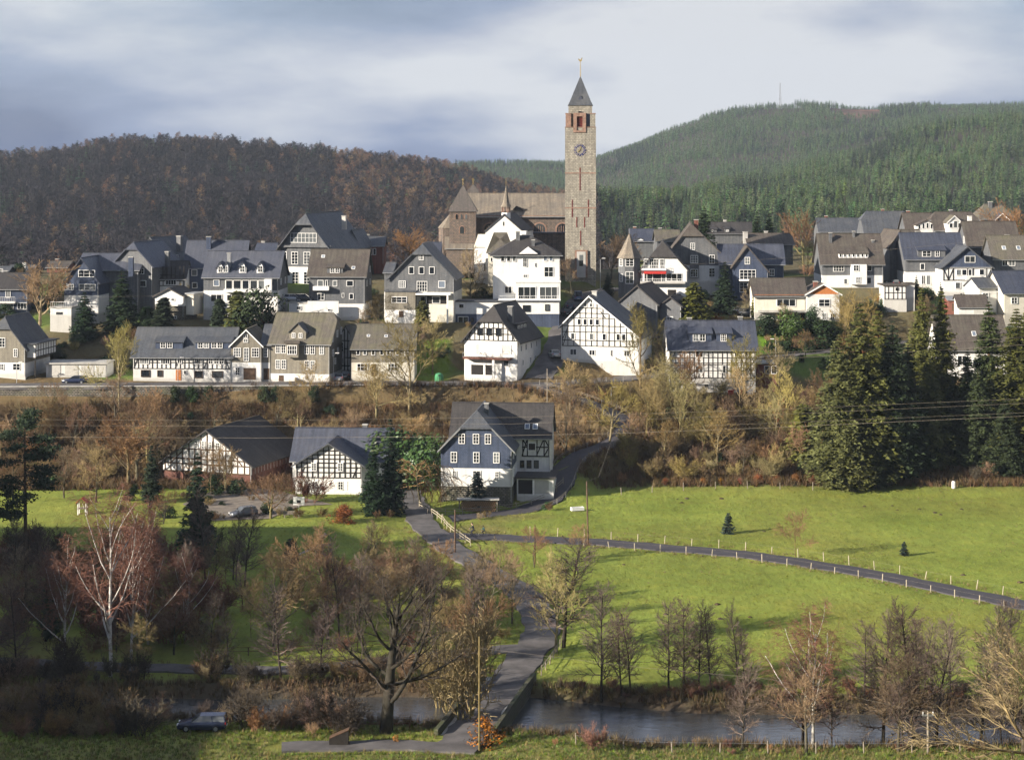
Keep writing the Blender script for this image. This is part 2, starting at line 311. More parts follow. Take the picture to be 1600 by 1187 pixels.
def tz(x, y, roads=True):
    x = np.atleast_1d(np.asarray(x, float)); y = np.atleast_1d(np.asarray(y, float))
    u = 800+F*x/np.maximum(y, 60)
    w = smooth(8, 26, x*350/np.maximum(y, 60))
    z = ip(LK, y)*(1-w)+ip(RK, y)*w
    # far hills: heights on a few depth rows, blended between them
    zl = HC-(ip(YC, u)-YH)/F*1500; zs = HC-(ip(YS, u)-YH)/F*1900; zb = HC-(ip(YB, u)-YH)/F*2900
    f12 = np.where(u > 900, 25, np.clip(2+(zl-2)*.42, 2, 60))
    rows = [(1000, z), (1200, f12), (1500, np.where(u > 900, zs*.45+25*.55, zl)), (1900, np.maximum(zs, zl-18)), (2150, np.maximum(zs-7, zl-30)), (2900, zb), (3600, zb-45), (6000, zb-60)]
    far = y > 1000
    if far.any():
        zz = z.copy()
        for (d0, a), (d1, b) in zip(rows, rows[1:]):
            mk = (y > d0) & (y <= d1); t = smooth(d0, d1, y) if d0 < 1800 else np.clip((y-d0)/(d1-d0), 0, 1)
            zz = np.where(mk, a+(b-a)*t, zz)
        zz = np.where(y > 6000, zb-60, zz); z = np.where(far, zz+vnoise(x, y, 60, 2)*3, z)
    # unseen spur added left of the view to shade the foreground
    ridge = np.interp(y, [-60,40,120,165,195,232,262,285], [46,38,26,28,41,37,9,0])
    z = np.maximum(z, ridge*smooth(0, -52, x+np.maximum(.285*y+6, 40))*(y < 290)) if True else z
    near = (y < 700)
    z = z+np.where(near & (y > 165), vnoise(x, y, 9)*.12+vnoise(x, y, 3.3, 4)*.05, 0)
    for (cx, cy, cz, hw, hd) in PADS:
        k = np.maximum(np.abs(x-cx)-hw, np.abs(y-cy)-hd); wt = 1-smooth(0, 3.5, k); z = z*(1-wt)+cz*wt
    if roads:
        for rn, (hw, p) in RP.items():
            lo, hi = p[:, :2].min(0)-8, p[:, :2].max(0)+8
            sel = np.where((x > lo[0]) & (x < hi[0]) & (y > lo[1]) & (y < hi[1]))[0]
            if rn == 'town_road': sel = sel[~((x[sel] < WX[-1]) & (y[sel] < np.interp(x[sel], WX, WY)+.3))]
            for c0 in range(0, len(sel), 4000):
                ii = sel[c0:c0+4000]
                d2 = (x[ii][:, None]-p[None, :, 0])**2+(y[ii][:, None]-p[None, :, 1])**2; j = d2.argmin(1)
                dist = np.sqrt(d2[np.arange(len(ii)), j]); wt = 1-smooth(hw+.9, hw+3.5, dist); z[ii] = z[ii]*(1-wt)+(p[j, 2]-.12)*wt
    # river channel
    yf = np.interp(x, RFX, RFY)+vnoise(x, 0*x, 5, 1)*.5; yn = np.interp(x, RNX, RNY)+vnoise(x, 0*x, 4, 5)*.4
    ins = np.minimum(yf-y, y-yn)         # >0 inside
    wt = smooth(-1.8, .9, ins); z = np.where((y > 160) & (y < 215), z*(1-wt)+(-2.0)*wt, z)
    return z
def t1(x, y): return float(tz(x, y)[0])
def hit(px, py, d0=168, d1=640):
    """ground point seen at a photo pixel"""
    d = np.arange(d0, d1, .35); x = (px-800)*d/F; zr = HC-(py-YH)*d/F; g = tz(x, d)
    k = np.argmax(g >= zr) if (g >= zr).any() else len(d)-1
    return Vector((x[k], d[k], g[k]))
def at(px, d):
    x = (px-800)*d/F; return Vector((x, d, t1(x, d)))
xs = np.unique(np.r_[np.linspace(-1500, -400, 16), np.linspace(-400, -126, 28), np.arange(-126, 126.1, 1.4), np.linspace(126, 400, 28), np.linspace(400, 1500, 16)])
ys = np.unique(np.r_[np.arange(-60, 165, 5), np.arange(165, 425, 1.15), np.arange(425, 700, 7), np.arange(700, 3640, 28)])
XX, YY = np.meshgrid(xs, ys); ZZ = tz(XX.ravel(), YY.ravel()).reshape(XX.shape)
nx, ny = len(xs), len(ys)
idx = np.arange(nx*ny).reshape(ny, nx)
fc = np.stack([idx[:-1, :-1], idx[:-1, 1:], idx[1:, 1:], idx[1:, :-1]], -1).reshape(-1, 4)
me = bpy.data.meshes.new('terrain'); me.from_pydata(np.stack([XX, YY, ZZ], -1).reshape(-1, 3).tolist(), [], fc.tolist())
me.polygons.foreach_set('use_smooth', [True]*len(me.polygons))
# what grows where
X, Y, Z_ = XX.ravel(), YY.ravel(), ZZ.ravel(); U = 800+F*X/np.maximum(Y, 60)
def cv(c): return np.array(c)[None, :]
col = np.repeat(cv((.192,.240,.046)), len(X), 0)
def blend(c, w): 
    global col; w = np.clip(w, 0, 1)[:, None]; col = col*(1-w)+cv(c)*w
blend((.225,.232,.052), (vnoise(X, Y, 14, 3)+.3)*.55*(Y < 312))                       # yellower meadow patches
blend((.135,.18,.03), (vnoise(X, Y, 8, 8)-.1)*.8*(Y < 312))
blend((.125,.095,.05), smooth(-2, 10, X*0+Y-np.where(X > 10, 309, 321)))              # bank scrub soil
blend((.115,.105,.06), smooth(352, 372, Y)*.8)
blend((.09,.15,.03), smooth(.1, .5, vnoise(X, Y, 7, 6))*(Y > 352)*(Y < 600)*.8)
blend((.16,.30,.03), ((U > 1182) & (U < 1312) & (Y > 368.5) & (Y < 377))*1.0)        # lawn below the bungalow
blend((.12,.18,.03), ((U > 640) & (U < 705) & (Y > 352) & (Y < 372))*1.0)
yf_, yn_ = np.interp(X, RFX, RFY), np.interp(X, RNX, RNY); ins_ = np.minimum(yf_-Y, Y-yn_)
blend((.085,.065,.042), smooth(-5.5, -1.5, ins_+vnoise(X, Y, 4, 2)*1.2)*(Y > 150)*(Y < 220))
blend((.05,.05,.045), smooth(-1, .5, ins_)*(Y > 150)*(Y < 220))
blend((.12,.105,.05), smooth(-20, -60, X)*(Y < 215)*(Y > 178)*.6)
blend((.16,.15,.055), smooth(178, 170, Y)*.65)
blend((.17,.13,.06), ((U > 600) & (U < 860) & (Y > 268) & (Y < 312))*smooth(.0, .6, vnoise(X, Y, 5, 9))*.6)
blend((.05,.042,.034), smooth(640, 900, Y)); blend((.16,.085,.055), ((Y > 2400) & (U > 1300) & (U < 1372) & (Y > 2700))*1.0)
blend((.05,.055,.03), (X < -(.285*Y+8))*(Y < 290)*(Y > 0)*(X < -40)*1.0)
ca = me.color_attributes.new('ground_cover', 'FLOAT_COLOR', 'POINT')
ca.data.foreach_set('color', np.c_[col, np.ones(len(col))].ravel())
m, t, bs = nmat('ground_cover'); bs.inputs['Roughness'].default_value = .95; bs.inputs['Specular IOR Level'].default_value = .1
at_ = N(t, 'ShaderNodeVertexColor', _layer_name='ground_cover'); co = N(t, 'ShaderNodeTexCoord')
def nzr(scale, lo, hi, detail=8, rough=.7, stretch=None):
    src = co.outputs['Object']
    if stretch:
        mpp = N(t, 'ShaderNodeMapping'); mpp.inputs['Scale'].default_value = stretch; t.links.new(src, mpp.inputs[0]); src = mpp.outputs[0]
    n = N(t, 'ShaderNodeTexNoise', Scale=scale, Detail=detail, Roughness=rough); t.links.new(src, n.inputs[0])
    r_ = N(t, 'ShaderNodeMapRange'); r_.inputs[1].default_value = .3; r_.inputs[2].default_value = .7; r_.inputs[3].default_value = lo; r_.inputs[4].default_value = hi
    t.links.new(n.outputs[0], r_.inputs[0]); return r_.outputs[0], n
v1, _ = nzr(.07, .72, 1.26, 6, .6, (1, .55, 1)); v2, nb = nzr(.8, .72, 1.24, 12, .75, (1, .4, 1))
mu = N(t, 'ShaderNodeMath', _operation='MULTIPLY'); t.links.new(v1, mu.inputs[0]); t.links.new(v2, mu.inputs[1])
vm = N(t, 'ShaderNodeVectorMath', _operation='SCALE'); t.links.new(at_.outputs[0], vm.inputs[0]); t.links.new(mu.outputs[0], vm.inputs[3])
pt_, _ = nzr(.35, -.6, 1.0, 9, .7)
cl = N(t, 'ShaderNodeMath', _operation='MULTIPLY'); cl.use_clamp = True; cl.inputs[1].default_value = .42; t.links.new(pt_, cl.inputs[0])
dry = mixc(t, 1.0, vm.outputs[0], (1.35, .98, .9), 'MULTIPLY')
t.links.new(mixc(t, cl.outputs[0], vm.outputs[0], dry), bs.inputs['Base Color'])
bp = N(t, 'ShaderNodeBump', Strength=.8, Distance=.4); t.links.new(nb.outputs[0], bp.inputs['Height']); t.links.new(bp.outputs[0], bs.inputs['Normal'])
me.materials.append(m)
tag(link('terrain', me), 'valley meadow, town slope and far hills', kind='structure')
# ---------------------------------------------------------------- river
m, t, bs = nmat('river_water'); bs.inputs['Base Color'].default_value = (.045,.05,.055,1); bs.inputs['Roughness'].default_value = .05; bs.inputs['IOR'].default_value = 2.3
bs.inputs['Specular IOR Level'].default_value = 1.0
co = N(t, 'ShaderNodeTexCoord'); mpp = N(t, 'ShaderNodeMapping'); mpp.inputs['Scale'].default_value = (.45, 1.1, 1); t.links.new(co.outputs['Object'], mpp.inputs[0])
n_ = N(t, 'ShaderNodeTexNoise', Scale=1.6, Detail=6, Roughness=.6, Distortion=.6); t.links.new(mpp.outputs[0], n_.inputs[0])
bp = N(t, 'ShaderNodeBump', Strength=.42, Distance=.15); t.links.new(n_.outputs[0], bp.inputs['Height']); t.links.new(bp.outputs[0], bs.inputs['Normal'])
fo = N(t, 'ShaderNodeTexNoise', Scale=.9, Detail=9, Roughness=.75); t.links.new(mpp.outputs[0], fo.inputs[0])
mr = N(t, 'ShaderNodeMapRange'); mr.inputs[1].default_value = .64; mr.inputs[2].default_value = .74; mr.inputs[4].default_value = .5; t.links.new(fo.outputs[0], mr.inputs[0])
t.links.new(mixc(t, mr.outputs[0], (.045,.05,.055), (.6,.62,.65)), bs.inputs['Base Color'])
wx = np.linspace(-420, 420, 160); V = []; Fc = []
for i, x in enumerate(wx):
    V += [(x, float(np.interp(x, RNX, RNY))-1.4, -1.0), (x, float(np.interp(x, RFX, RFY))+1.4, -1.0)]
    if i: Fc.append((2*i-2, 2*i, 2*i+1, 2*i-1))
tag(link('river', uvmesh('river', V, Fc, m)), 'shallow grey river running across the valley', kind='structure')
# ---------------------------------------------------------------- roads as draped slabs
def road(name, label, mat, lift=.06):
    hw, p = RP[name]; tn = np.gradient(p[:, :2], axis=0); tn /= np.linalg.norm(tn, axis=1)[:, None]+1e-9; nrm = np.c_[-tn[:, 1], tn[:, 0]]
    V, Fc = [], []; offs = (-1, -.97, -.35, .35, .97, 1)
    for i in range(len(p)):
        jit = .18*math.sin(i*1.3)+.16*math.sin(i*.47)+.1*math.sin(i*2.9)
        for k, o in enumerate(offs):
            x, y = p[i, :2]+nrm[i]*(hw*o+(jit if abs(o) > .9 else 0)); z = p[i, 2]+lift+(.03 if abs(o) < .5 else 0)
            if abs(o) == 1: z -= .5
            V.append((x, y, z))
        if i:
            for k in range(5): a = (i-1)*6+k; Fc.append((a+1, a, a+6, a+7))
    return tag(link(name, uvmesh(name, V, Fc, mat, smooth_=False)), label, kind='structure')
road('town_road', 'grey town road above the retaining wall', asphalt_old, .06)
road('side_street', 'steep side street climbing between the half timbered houses', asphalt_old, .09)
road('ramp_road', 'narrow ramp road with guard rail below the town', asphalt, .05)
road('lane', 'winding asphalt lane past the slate farmhouse to the bridge', asphalt_old, .08)
road('meadow_path', 'dark asphalt path across the green meadow', asphalt, .05)
road('river_path', 'narrow path along the far river bank', asphalt_old, .05)
road('river_road', 'small road on the near river bank', asphalt_old, .07)
# farm yard
V = [G0(x, y) for x, y in ((285,790),(330,770),(420,765),(470,778),(520,790),(470,792),(420,812),(330,815))]
V = [(x, y, t1(x, y)+.10) for x, y, z in V]; cx = sum(v[0] for v in V)/8; cy = sum(v[1] for v in V)/8
V.append((cx, cy, t1(cx, cy)+.12))
tag(link('farm_yard', uvmesh('farm_yard', V, [(i, (i+1) % 8, 8) for i in range(8)], gravel_m)), 'gravel yard in front of the barn', kind='structure')
# ---------------------------------------------------------------- building kit
ZO = {1:(0,330,3.9575), 2:(200,330,3.9575), 3:(520,330,3.9575), 4:(860,330,3.9575), 5:(1200,300,3.9575), 7:(220,600,3.9575), 8:(580,600,3.9575), 9:(680,270,7.273), 10:(860,90,6.98), 0:(0,0,1.0)}
CUBES = {}
def cube(mat):
    if mat.name not in CUBES: CUBES[mat.name] = boxm('beam', -.5, .5, -.5, .5, -.5, .5, mat)
    return CUBES[mat.name]
WIN = {}
def win_meshes(w, h, cols, rows, fmat, pmat, depth=.10):
    k = (round(w, 1), round(h, 1), cols, rows, fmat.name, pmat.name)
    if k in WIN: return WIN[k]
    w, h = max(k[0], .3), max(k[1], .3); fw = min(.10, w*.16); V, Fc = [], []
    y0, y1 = -depth, .02
    boxg(-w/2, -w/2+fw, y0, y1, -h/2, h/2, V, Fc); boxg(w/2-fw, w/2, y0, y1, -h/2, h/2, V, Fc)
    boxg(-w/2+fw, w/2-fw, y0, y1, h/2-fw, h/2, V, Fc); boxg(-w/2+fw, w/2-fw, y0-.03, y1, -h/2, -h/2+fw, V, Fc)
    for i in range(1, cols): x = -w/2+w*i/cols; boxg(x-.035, x+.035, y0+.015, y1, -h/2+fw, h/2-fw, V, Fc)
    for j in range(1, rows): z = -h/2+h*j/rows; boxg(-w/2+fw, w/2-fw, y0+.02, y1, z-.022, z+.022, V, Fc)
    WIN[k] = (uvmesh('window', V, Fc, fmat), boxm('pane', -w/2+fw*.6, w/2-fw*.6, -.035, .0, -h/2+fw*.6, h/2-fw*.6, pmat))
    return WIN[k]
TIMBERS = []
class House:
    def __init__(s, name, label, Z, d, xl, xr, yb, rot=0, cat='house', group=None):
        s.ox, s.oy, s.k = ZO[Z]; s.d = d; s.xc = (xl+xr)/2; s.yb = yb; s.rot = R(rot); s.cs = math.cos(s.rot)
        p = P(s.ox+s.xc/s.k, s.oy+yb/s.k, d); s.z0 = p.z
        s.m = d/F/s.k
        s.root = tag(empty(name, p, s.rot), label, cat, group); s.front = 0; s.b = None; s.rects = []
    def X(s, x): return (x-s.xc)*s.m/s.cs
    def Z(s, y, dy=0): return HC-(s.oy+y/s.k-YH)*(s.d+dy)/F-s.z0
    def mesh(s, name, V, Fc, mat, parent=None): return link(name, uvmesh(name, V, Fc, mat), parent or s.root)
    def block(s, x0, x1, ye, yr, dep, kind='G', bands=None, front=0., roof=None, hip=0., hipb=None, ov=.45, gmat=None, yb=None, down=2.5, xm=None, yer=None, barge=None, rt=.2, top=None):
        X0, X1 = s.X(x0), s.X(x1); zb = s.Z(yb if yb is not None else s.yb, front)-down; ze = s.Z(ye, front); zer = s.Z(yer, front) if yer else ze
        y0, y1 = front, front+dep; bands = bands or [(None, plaster)]; bz = zb
        s.front = front; roof = roof or roof_grey
        for yt, mt in bands:
            zt = s.Z(yt, front) if yt is not None else max(ze, zer) if kind != 'G' else min(ze, zer)
            V, Fc = [], []; boxg(X0, X1, y0, y1, bz, zt, V, Fc); s.mesh('wall', V, Fc, mt); bz = zt
        ztop = bz; topmat = gmat or bands[-1][1]; lift = .16
        if kind == 'F':
            V, Fc = [], []; o = ov; boxg(X0-o, X1+o, y0-o, y1+o, ze+.003, ze+.25, V, Fc); rf = s.mesh('roof', V, Fc, roof)
            s.b = dict(kind='F', X0=X0, X1=X1, y0=y0, y1=y1, ze=ze, zr=ze+.25, roof=rf, dep=dep, hw=(X1-X0)/2, xm=(X0+X1)/2); return rf
        hd = 0
        if kind == 'G':
            xm_ = s.X(xm) if xm is not None else (X0+X1)/2
            zr = s.Z(yr, front)
            if hip:
                for _ in range(4): hd = hip*(zr-ze)*.75; zr = s.Z(yr, front+hd)
            kl, kr = (zr-ze)/(xm_-X0), (zr-zer)/(X1-xm_)
            hz = zr-(zr-ze)*hip; hl, hr = (zr-hz)/kl, (zr-hz)/kr
            prof = [(X0, ze), (xm_-hl, hz), (xm_+hr, hz), (X1, zer)] if hip else [(X0, ze), (xm_, zr), (X1, zer)]
            low = min(ze, zer); pr = [(X0, low)]+[p for p in prof if p[1] > low+.01]+[(X1, low)] if True else prof
            n = len(pr); V = [(x, y0, z) for x, z in pr]+[(x, y1, z) for x, z in pr]
            Fc = [tuple(range(n-1, -1, -1))[::-1][::-1], tuple(range(n, 2*n))]
            Fc = [tuple(reversed(range(n))), tuple(range(n, 2*n))]+[(i, (i+1) % n, n+(i+1) % n, n+i) for i in range(n)]
            s.mesh('gable', V, Fc, topmat)
            o = ov; f, b = y0-o, y1+o; L0 = (X0-o, ze-kl*o+lift); R0 = (X1+o, zer-kr*o+lift); zt = zr+lift; hzt = hz+lift
            if hip:
                polys = [[(L0[0], f, L0[1]), (xm_-hl, f, hzt), (xm_, f+hd, zt), (xm_, b, zt), (L0[0], b, L0[1])],
                         [(R0[0], f, R0[1]), (R0[0], b, R0[1]), (xm_, b, zt), (xm_, f+hd, zt), (xm_+hr, f, hzt)],
                         [(xm_-hl, f, hzt), (xm_+hr, f, hzt), (xm_, f+hd, zt)]]
            else:
                polys = [[(L0[0], f, L0[1]), (xm_, f, zt), (xm_, b, zt), (L0[0], b, L0[1])], [(xm_, f, zt), (R0[0], f, R0[1]), (R0[0], b, R0[1]), (xm_, b, zt)]]
            V, Fc = slab(polys, rt); rf = s.mesh('roof', V, Fc, roof)
            ends = [((L0[0]-.02, L0[1]), (xm_-hl if hip else xm_, hzt if hip else zt)), ((xm_+hr if hip else xm_, hzt if hip else zt), (R0[0]+.02, R0[1]))]
            for (xa, za), (xb, zb_) in ends:
                g = .03; V, Fc = slab([[(xa, f-.05, za+g), (xb, f-.05, zb_+g), (xb, f+.03, zb_+g), (xa, f+.03, za+g)]], .28)
                s.mesh('bargeboard', V, Fc, barge or roof, rf)
            V, Fc = [], []; boxg(xm_-.14, xm_+.14, f+hd+.02, b-.02, zt-.06, zt+.07, V, Fc); s.mesh('ridge_cap', V, Fc, roof, rf)
            V, Fc = [], []; tubes([([(X1-.12, y0-.1, zer-.2), (X1-.12, y0-.1, max(zb, -.2))], [.055, .055])], V, Fc, 5); s.mesh('downpipe', V, Fc, metal_grey)
            s.b = dict(kind='G', X0=X0, X1=X1, y0=y0, y1=y1, ze=ze, zer=zer, zr=zr, xm=xm_, kl=kl, kr=kr, hz=hz, roof=rf, dep=dep, hip=hip, lift=lift, hw=(X1-X0)/2)
        else:
            hy = dep/2; zr = s.Z(yr, front+hy); k = (zr-ze)/hy; ym = y0+hy; o = ov
            hl = hip; hr_ = hip if hipb is None else hipb
            def end(h): hz = zr-(zr-ze)*h; return hz, hy*h, h*(zr-ze)*.8
            pf = [(y0, ze), (ym, zr), (y1, ze)]
            def cut(h):
                if not h: return pf
                hz, q, _ = end(h); return [(y0, ze), (ym-q, hz), (ym+q, hz), (y1, ze)] if h < .99 else [(y0, ze), (y1, ze)]
            for xa, h, sg in ((X0, hl, -1), (X1, hr_, 1)):
                c = cut(h)
                if len(c) < 3: continue
                xb = xa-sg*.3; n = len(c); V = [(xa, y, z) for y, z in c]+[(xb, y, z) for y, z in c]
                Fc = [tuple(range(n)), tuple(reversed(range(n, 2*n)))]+[(i, n+i, n+(i+1) % n, (i+1) % n) for i in range(n)]
                if sg < 0: Fc = [tuple(reversed(q)) for q in Fc]
                s.mesh('gable', V, Fc, topmat)
            zlo, zt = ze-k*o+lift, zr+lift; f, b = y0-o, y1+o; eo = o if not (hip and hip > .99) else o
            L, Rr = X0-eo, X1+eo
            def inset(h): return 0 if not h else (h*(zr-ze)*.8 if h < .99 else top if top else hy*.95)
            il, ir = inset(hl), inset(hr_)
            def endpts(xe, h, sg):
                if not h: return [(xe, ym, zt)], None
                if h > .99: return [(xe+sg*il, ym, zt)], [(xe, f, zlo), (xe, b, zlo), (xe+sg*il, ym, zt)]
                hz, q, _ = end(h); return [(xe, ym-q, hz+lift), (xe+sg*il, ym, zt), (xe, ym+q, hz+lift)], [(xe, ym-q, hz+lift), (xe, ym+q, hz+lift), (xe+sg*il, ym, zt)]
            lp, lh = endpts(L, hl, 1); rp_, rh = endpts(Rr, hr_, -1)
            if hr_ and rh: rp_ = [(Rr-ir if abs(p[1]-ym) < 1e-6 else p[0], p[1], p[2]) for p in rp_]; rh = [(Rr-ir if abs(p[1]-ym) < 1e-6 else p[0], p[1], p[2]) for p in rh]
            def half(lst, frontside): 
                return [p for p in lst if (p[1] <= ym+1e-6 if frontside else p[1] >= ym-1e-6)]
            fl, fr = half(lp, True), half(rp_, True)
            fl.sort(key=lambda p: p[1]); fr.sort(key=lambda p: -p[1])
            bl, br_ = half(lp, False), half(rp_, False)
            bl.sort(key=lambda p: -p[1]); br_.sort(key=lambda p: p[1])
            polys = [[(L, f, zlo), (Rr, f, zlo)]+list(reversed(fl+fr)), [(Rr, b, zlo), (L, b, zlo)]+list(reversed(br_+bl))]
            if lh: polys.append(list(reversed(lh)))
            if rh: polys.append(rh)
            V, Fc = slab(polys, rt); rf = s.mesh('roof', V, Fc, roof)
            V, Fc = [], []; boxg(L+.03, Rr-.03, f-.13, f-.015, zlo-.16, zlo-.03, V, Fc); s.mesh('gutter', V, Fc, metal_grey if barge is None else barge, rf)
            V, Fc = [], []; boxg(L+il+.05, Rr-ir-.05, ym-.14, ym+.14, zt-.06, zt+.07, V, Fc); s.mesh('ridge_cap', V, Fc, roof, rf)
            V, Fc = [], []; tubes([([(X1-.12, y0-.1, ze-.3), (X1-.12, y0-.1, max(zb, bz-40, -.2))], [.055, .055])], V, Fc, 5); s.mesh('downpipe', V, Fc, metal_grey)
            s.b = dict(kind='E', X0=X0, X1=X1, y0=y0, y1=y1, ze=ze, zr=zr, k=k, roof=rf, dep=dep, lift=lift, hw=(X1-X0)/2)
        return rf
    def wins(s, lst, grid='2x2', fmat=None, pmat=None, front=None, sill=True, face='F', parent=None):
        c, r = map(int, grid.split('x')); fr = s.front if front is None else front
        for a in lst:
            cx, cy, w, h = a[:4]
            fm, pm = win_meshes(w*s.m if face == 'F' else w, h*s.m if face == 'F' else h, c, r, fmat or white_paint, pmat or pane_m)
            if face == 'F':
                loc, rz = (s.X(cx), fr-.012, s.Z(cy, fr)), 0; s.rects.append((loc[0], loc[2], w*s.m/2, h*s.m/2, fr))
            elif face == 'R': loc, rz = (s.b['X1']+.012, s.b['y0']+cx, s.Z(cy, s.b['y0'])), R(90)
            else: loc, rz = (s.b['X0']-.012, s.b['y0']+cx, s.Z(cy, s.b['y0'])), R(-90)
            o = link('window', fm, parent or s.root, loc, rz); link('pane', pm, o)
    def panel(s, name, cx, cy, w, h, mat, front=None, t=.06, parent=None):
        fr = s.front if front is None else front; x, z, w, h = s.X(cx), s.Z(cy, fr), w*s.m/s.cs, h*s.m
        return boxo(name, x-w/2, x+w/2, fr-t, fr+.02, z-h/2, z+h/2, mat, parent or s.root)
    def bar(s, name, x0, x1, y0, y1, f0, f1, mat, parent=None):
        """box between zoom columns x0..x1, rows y0(top)..y1, depths f0..f1"""
        return boxo(name, s.X(x0), s.X(x1), f0, f1, s.Z(y1, f0), s.Z(y0, f0), mat, parent or s.root)
    def chimney(s, x, yt, w=.7, dep=None, mat=None, h=1.6):
        b = s.b; yy = dep if dep is not None else b['y0']+b['dep']/2+.9; z1 = s.Z(yt, yy); xx = s.X(x)
        o = boxo('chimney', xx-w/2, xx+w/2, yy-w/2, yy+w/2, z1-h-1.4, z1, mat or slate_wall, b['roof'])
        boxo('chimney_cap', xx-w/2-.08, xx+w/2+.08, yy-w/2-.08, yy+w/2+.08, z1+.004, z1+.14, concrete, o)
    def beam(s, xa, za, xb, zb, w, y, mat, face='F'):
        c = Vector(((xa+xb)/2, 0, (za+zb)/2)); L = math.hypot(xb-xa, zb-za)
        if L < .15: return
        o = link('beam', cube(mat), s.root); an = math.atan2(zb-za, xb-xa)
        M = Matrix.Translation((c.x, y, c.z)) @ Matrix.Rotation(-an, 4, 'Y') @ Matrix.Diagonal((L, .14, w, 1))
        if face == 'R': M = Matrix.Translation((s.b['X1'], s.b['y0'], 0)) @ Matrix.Rotation(R(90), 4, 'Z') @ M
        if face == 'L': M = Matrix.Translation((s.b['X0'], s.b['y0'], 0)) @ Matrix.Rotation(R(-90), 4, 'Z') @ Matrix.Scale(-1, 4, (1, 0, 0)) @ M
        o.matrix_local = M
    def top_at(s, x):
        b = s.b
        if b['kind'] != 'G': return 1e9
        z = b['ze']+(x-b['X0'])*b['kl'] if x < b['xm'] else b['zer']+(b['X1']-x)*b['kr']
        return min(z, b['hz'] if b['hip'] else 1e9)
    def timber(s, x0, x1, y0, y1, cols, rows, diags=(), w=.16, mat=None, front=None):
        """frame on the front wall between zoom columns/rows; built after the windows so that posts and rails stop at them"""
        TIMBERS.append((s, dict(s.b), s.front if front is None else front, x0, x1, y0, y1, cols, rows, diags, w, mat or timber))
    def frame(s, B, fr, x0, x1, y0, y1, cols, rows, diags, w, mat):
        s.b = B; rc = [q for q in s.rects if abs(q[4]-fr) < .3]
        def pieces(a, b_, at_, vert):
            """a..b minus the windows that the line at at_ crosses"""
            seg = [(a, b_)]
            for cx, cz, w2, h2, _ in rc:
                c0, e0, c1, e1 = (cx, w2, cz, h2) if vert else (cz, h2, cx, w2)
                if abs(at_-c0) > e0+w*.35: continue
                lo, hi = c1-e1, c1+e1; out = []
                for p, q in seg:
                    if hi <= p or lo >= q: out.append((p, q)); continue
                    if lo > p: out.append((p, lo))
                    if hi < q: out.append((hi, q))
                seg = out
            return seg
        zt, zb = s.Z(y0, fr), s.Z(y1, fr); xs_ = [s.X(x0)+(s.X(x1)-s.X(x0))*i/cols for i in range(cols+1)] if isinstance(cols, int) else [s.X(c) for c in cols]
        jt = random.Random(int(abs(x0)*3+abs(y0)))
        for i, x in enumerate(xs_):
            xx = min(max(x+jt.gauss(0, .03), s.X(x0)+w/2), s.X(x1)-w/2); z1 = min(zt, s.top_at(xx)-.1)
            for p, q in pieces(zb, z1, xx, True): s.beam(xx, p, xx, q, w*(.85+.3*jt.random()), fr-.005-.002*jt.random(), mat)
        for z in [s.Z(r, fr) for r in rows]+[zb]:
            a, b_ = s.X(x0), s.X(x1)
            if B['kind'] == 'G':
                if z > B['ze']: a = max(a, B['X0']+(z-B['ze'])/B['kl']+.1)
                if z > B['zer']: b_ = min(b_, B['X1']-(z-B['zer'])/B['kr']-.1)
            if b_-a > .3:
                for p, q in pieces(a, b_, z, False): s.beam(p, z, q, z+jt.gauss(0, .015), w*(.85+.2*jt.random()), fr-.02, mat)
        for xa, ya, xb, yb_ in diags: s.beam(s.X(xa), s.Z(ya, fr), s.X(xb), s.Z(yb_, fr), w*.9, fr-.012, mat)
    def dormer(s, x0, x1, yb, yt, kind='S', yr=None, wins=(), grid='2x2', mat=None, roof=None, side='F', up=.35, fmat=None):
        """dormer standing on the front slope of an eaves-front roof (S shed, G gabled)"""
        b = s.b; yf = b['y0']+.3
        for _ in range(6): z0 = s.Z(yb, yf); yf = b['y0']+max(0, (z0-b['ze']-b['lift'])/b['k'])
        z0, z1 = s.Z(yb, yf), s.Z(yt, yf); X0, X1 = s.X(x0), s.X(x1); mat = mat or slate_wall; roof = roof or b['roof'].data.materials[0]
        k = b['k']; yend = min(yf+(z1-z0)/k+.3, b['y0']+b['dep']/2)
        V = [(X0, yf, z0-.3), (X1, yf, z0-.3), (X1, yf, z1), (X0, yf, z1), (X0, yend, z1), (X1, yend, z1), (X0, yend, z0-.3), (X1, yend, z0-.3)]
        Fc = [(0,1,2,3), (3,2,5,4), (0,3,4,6), (1,7,5,2), (4,5,7,6), (0,6,7,1)]
        dm = s.mesh('dormer', V, Fc, mat, b['roof'])
        o = .25
        if kind == 'S':
            kk = k*up; yb2 = min(yf+(z1-z0)/(k-kk)+.4, b['y0']+b['dep']/2); zz = z1+.12
            V, Fc = slab([[(X0-o, yf-o, zz-kk*o), (X1+o, yf-o, zz-kk*o), (X1+o, yb2, zz+kk*(yb2-yf)), (X0-o, yb2, zz+kk*(yb2-yf))]], .14)
        else:
            zr = s.Z(yr, yf); xm = (X0+X1)/2; g = (zr-z1)/(xm-X0); yb2 = min(yf+(zr-z0)/k+.3, b['y0']+b['dep']/2)
            V, Fc = slab([[(X0-o, yf-o, z1-g*o+.1), (xm, yf-o, zr+.1), (xm, yb2, zr+.1), (X0-o, yb2, z1-g*o+.1)], [(xm, yf-o, zr+.1), (X1+o, yf-o, z1-g*o+.1), (X1+o, yb2, z1-g*o+.1), (xm, yb2, zr+.1)]], .12)
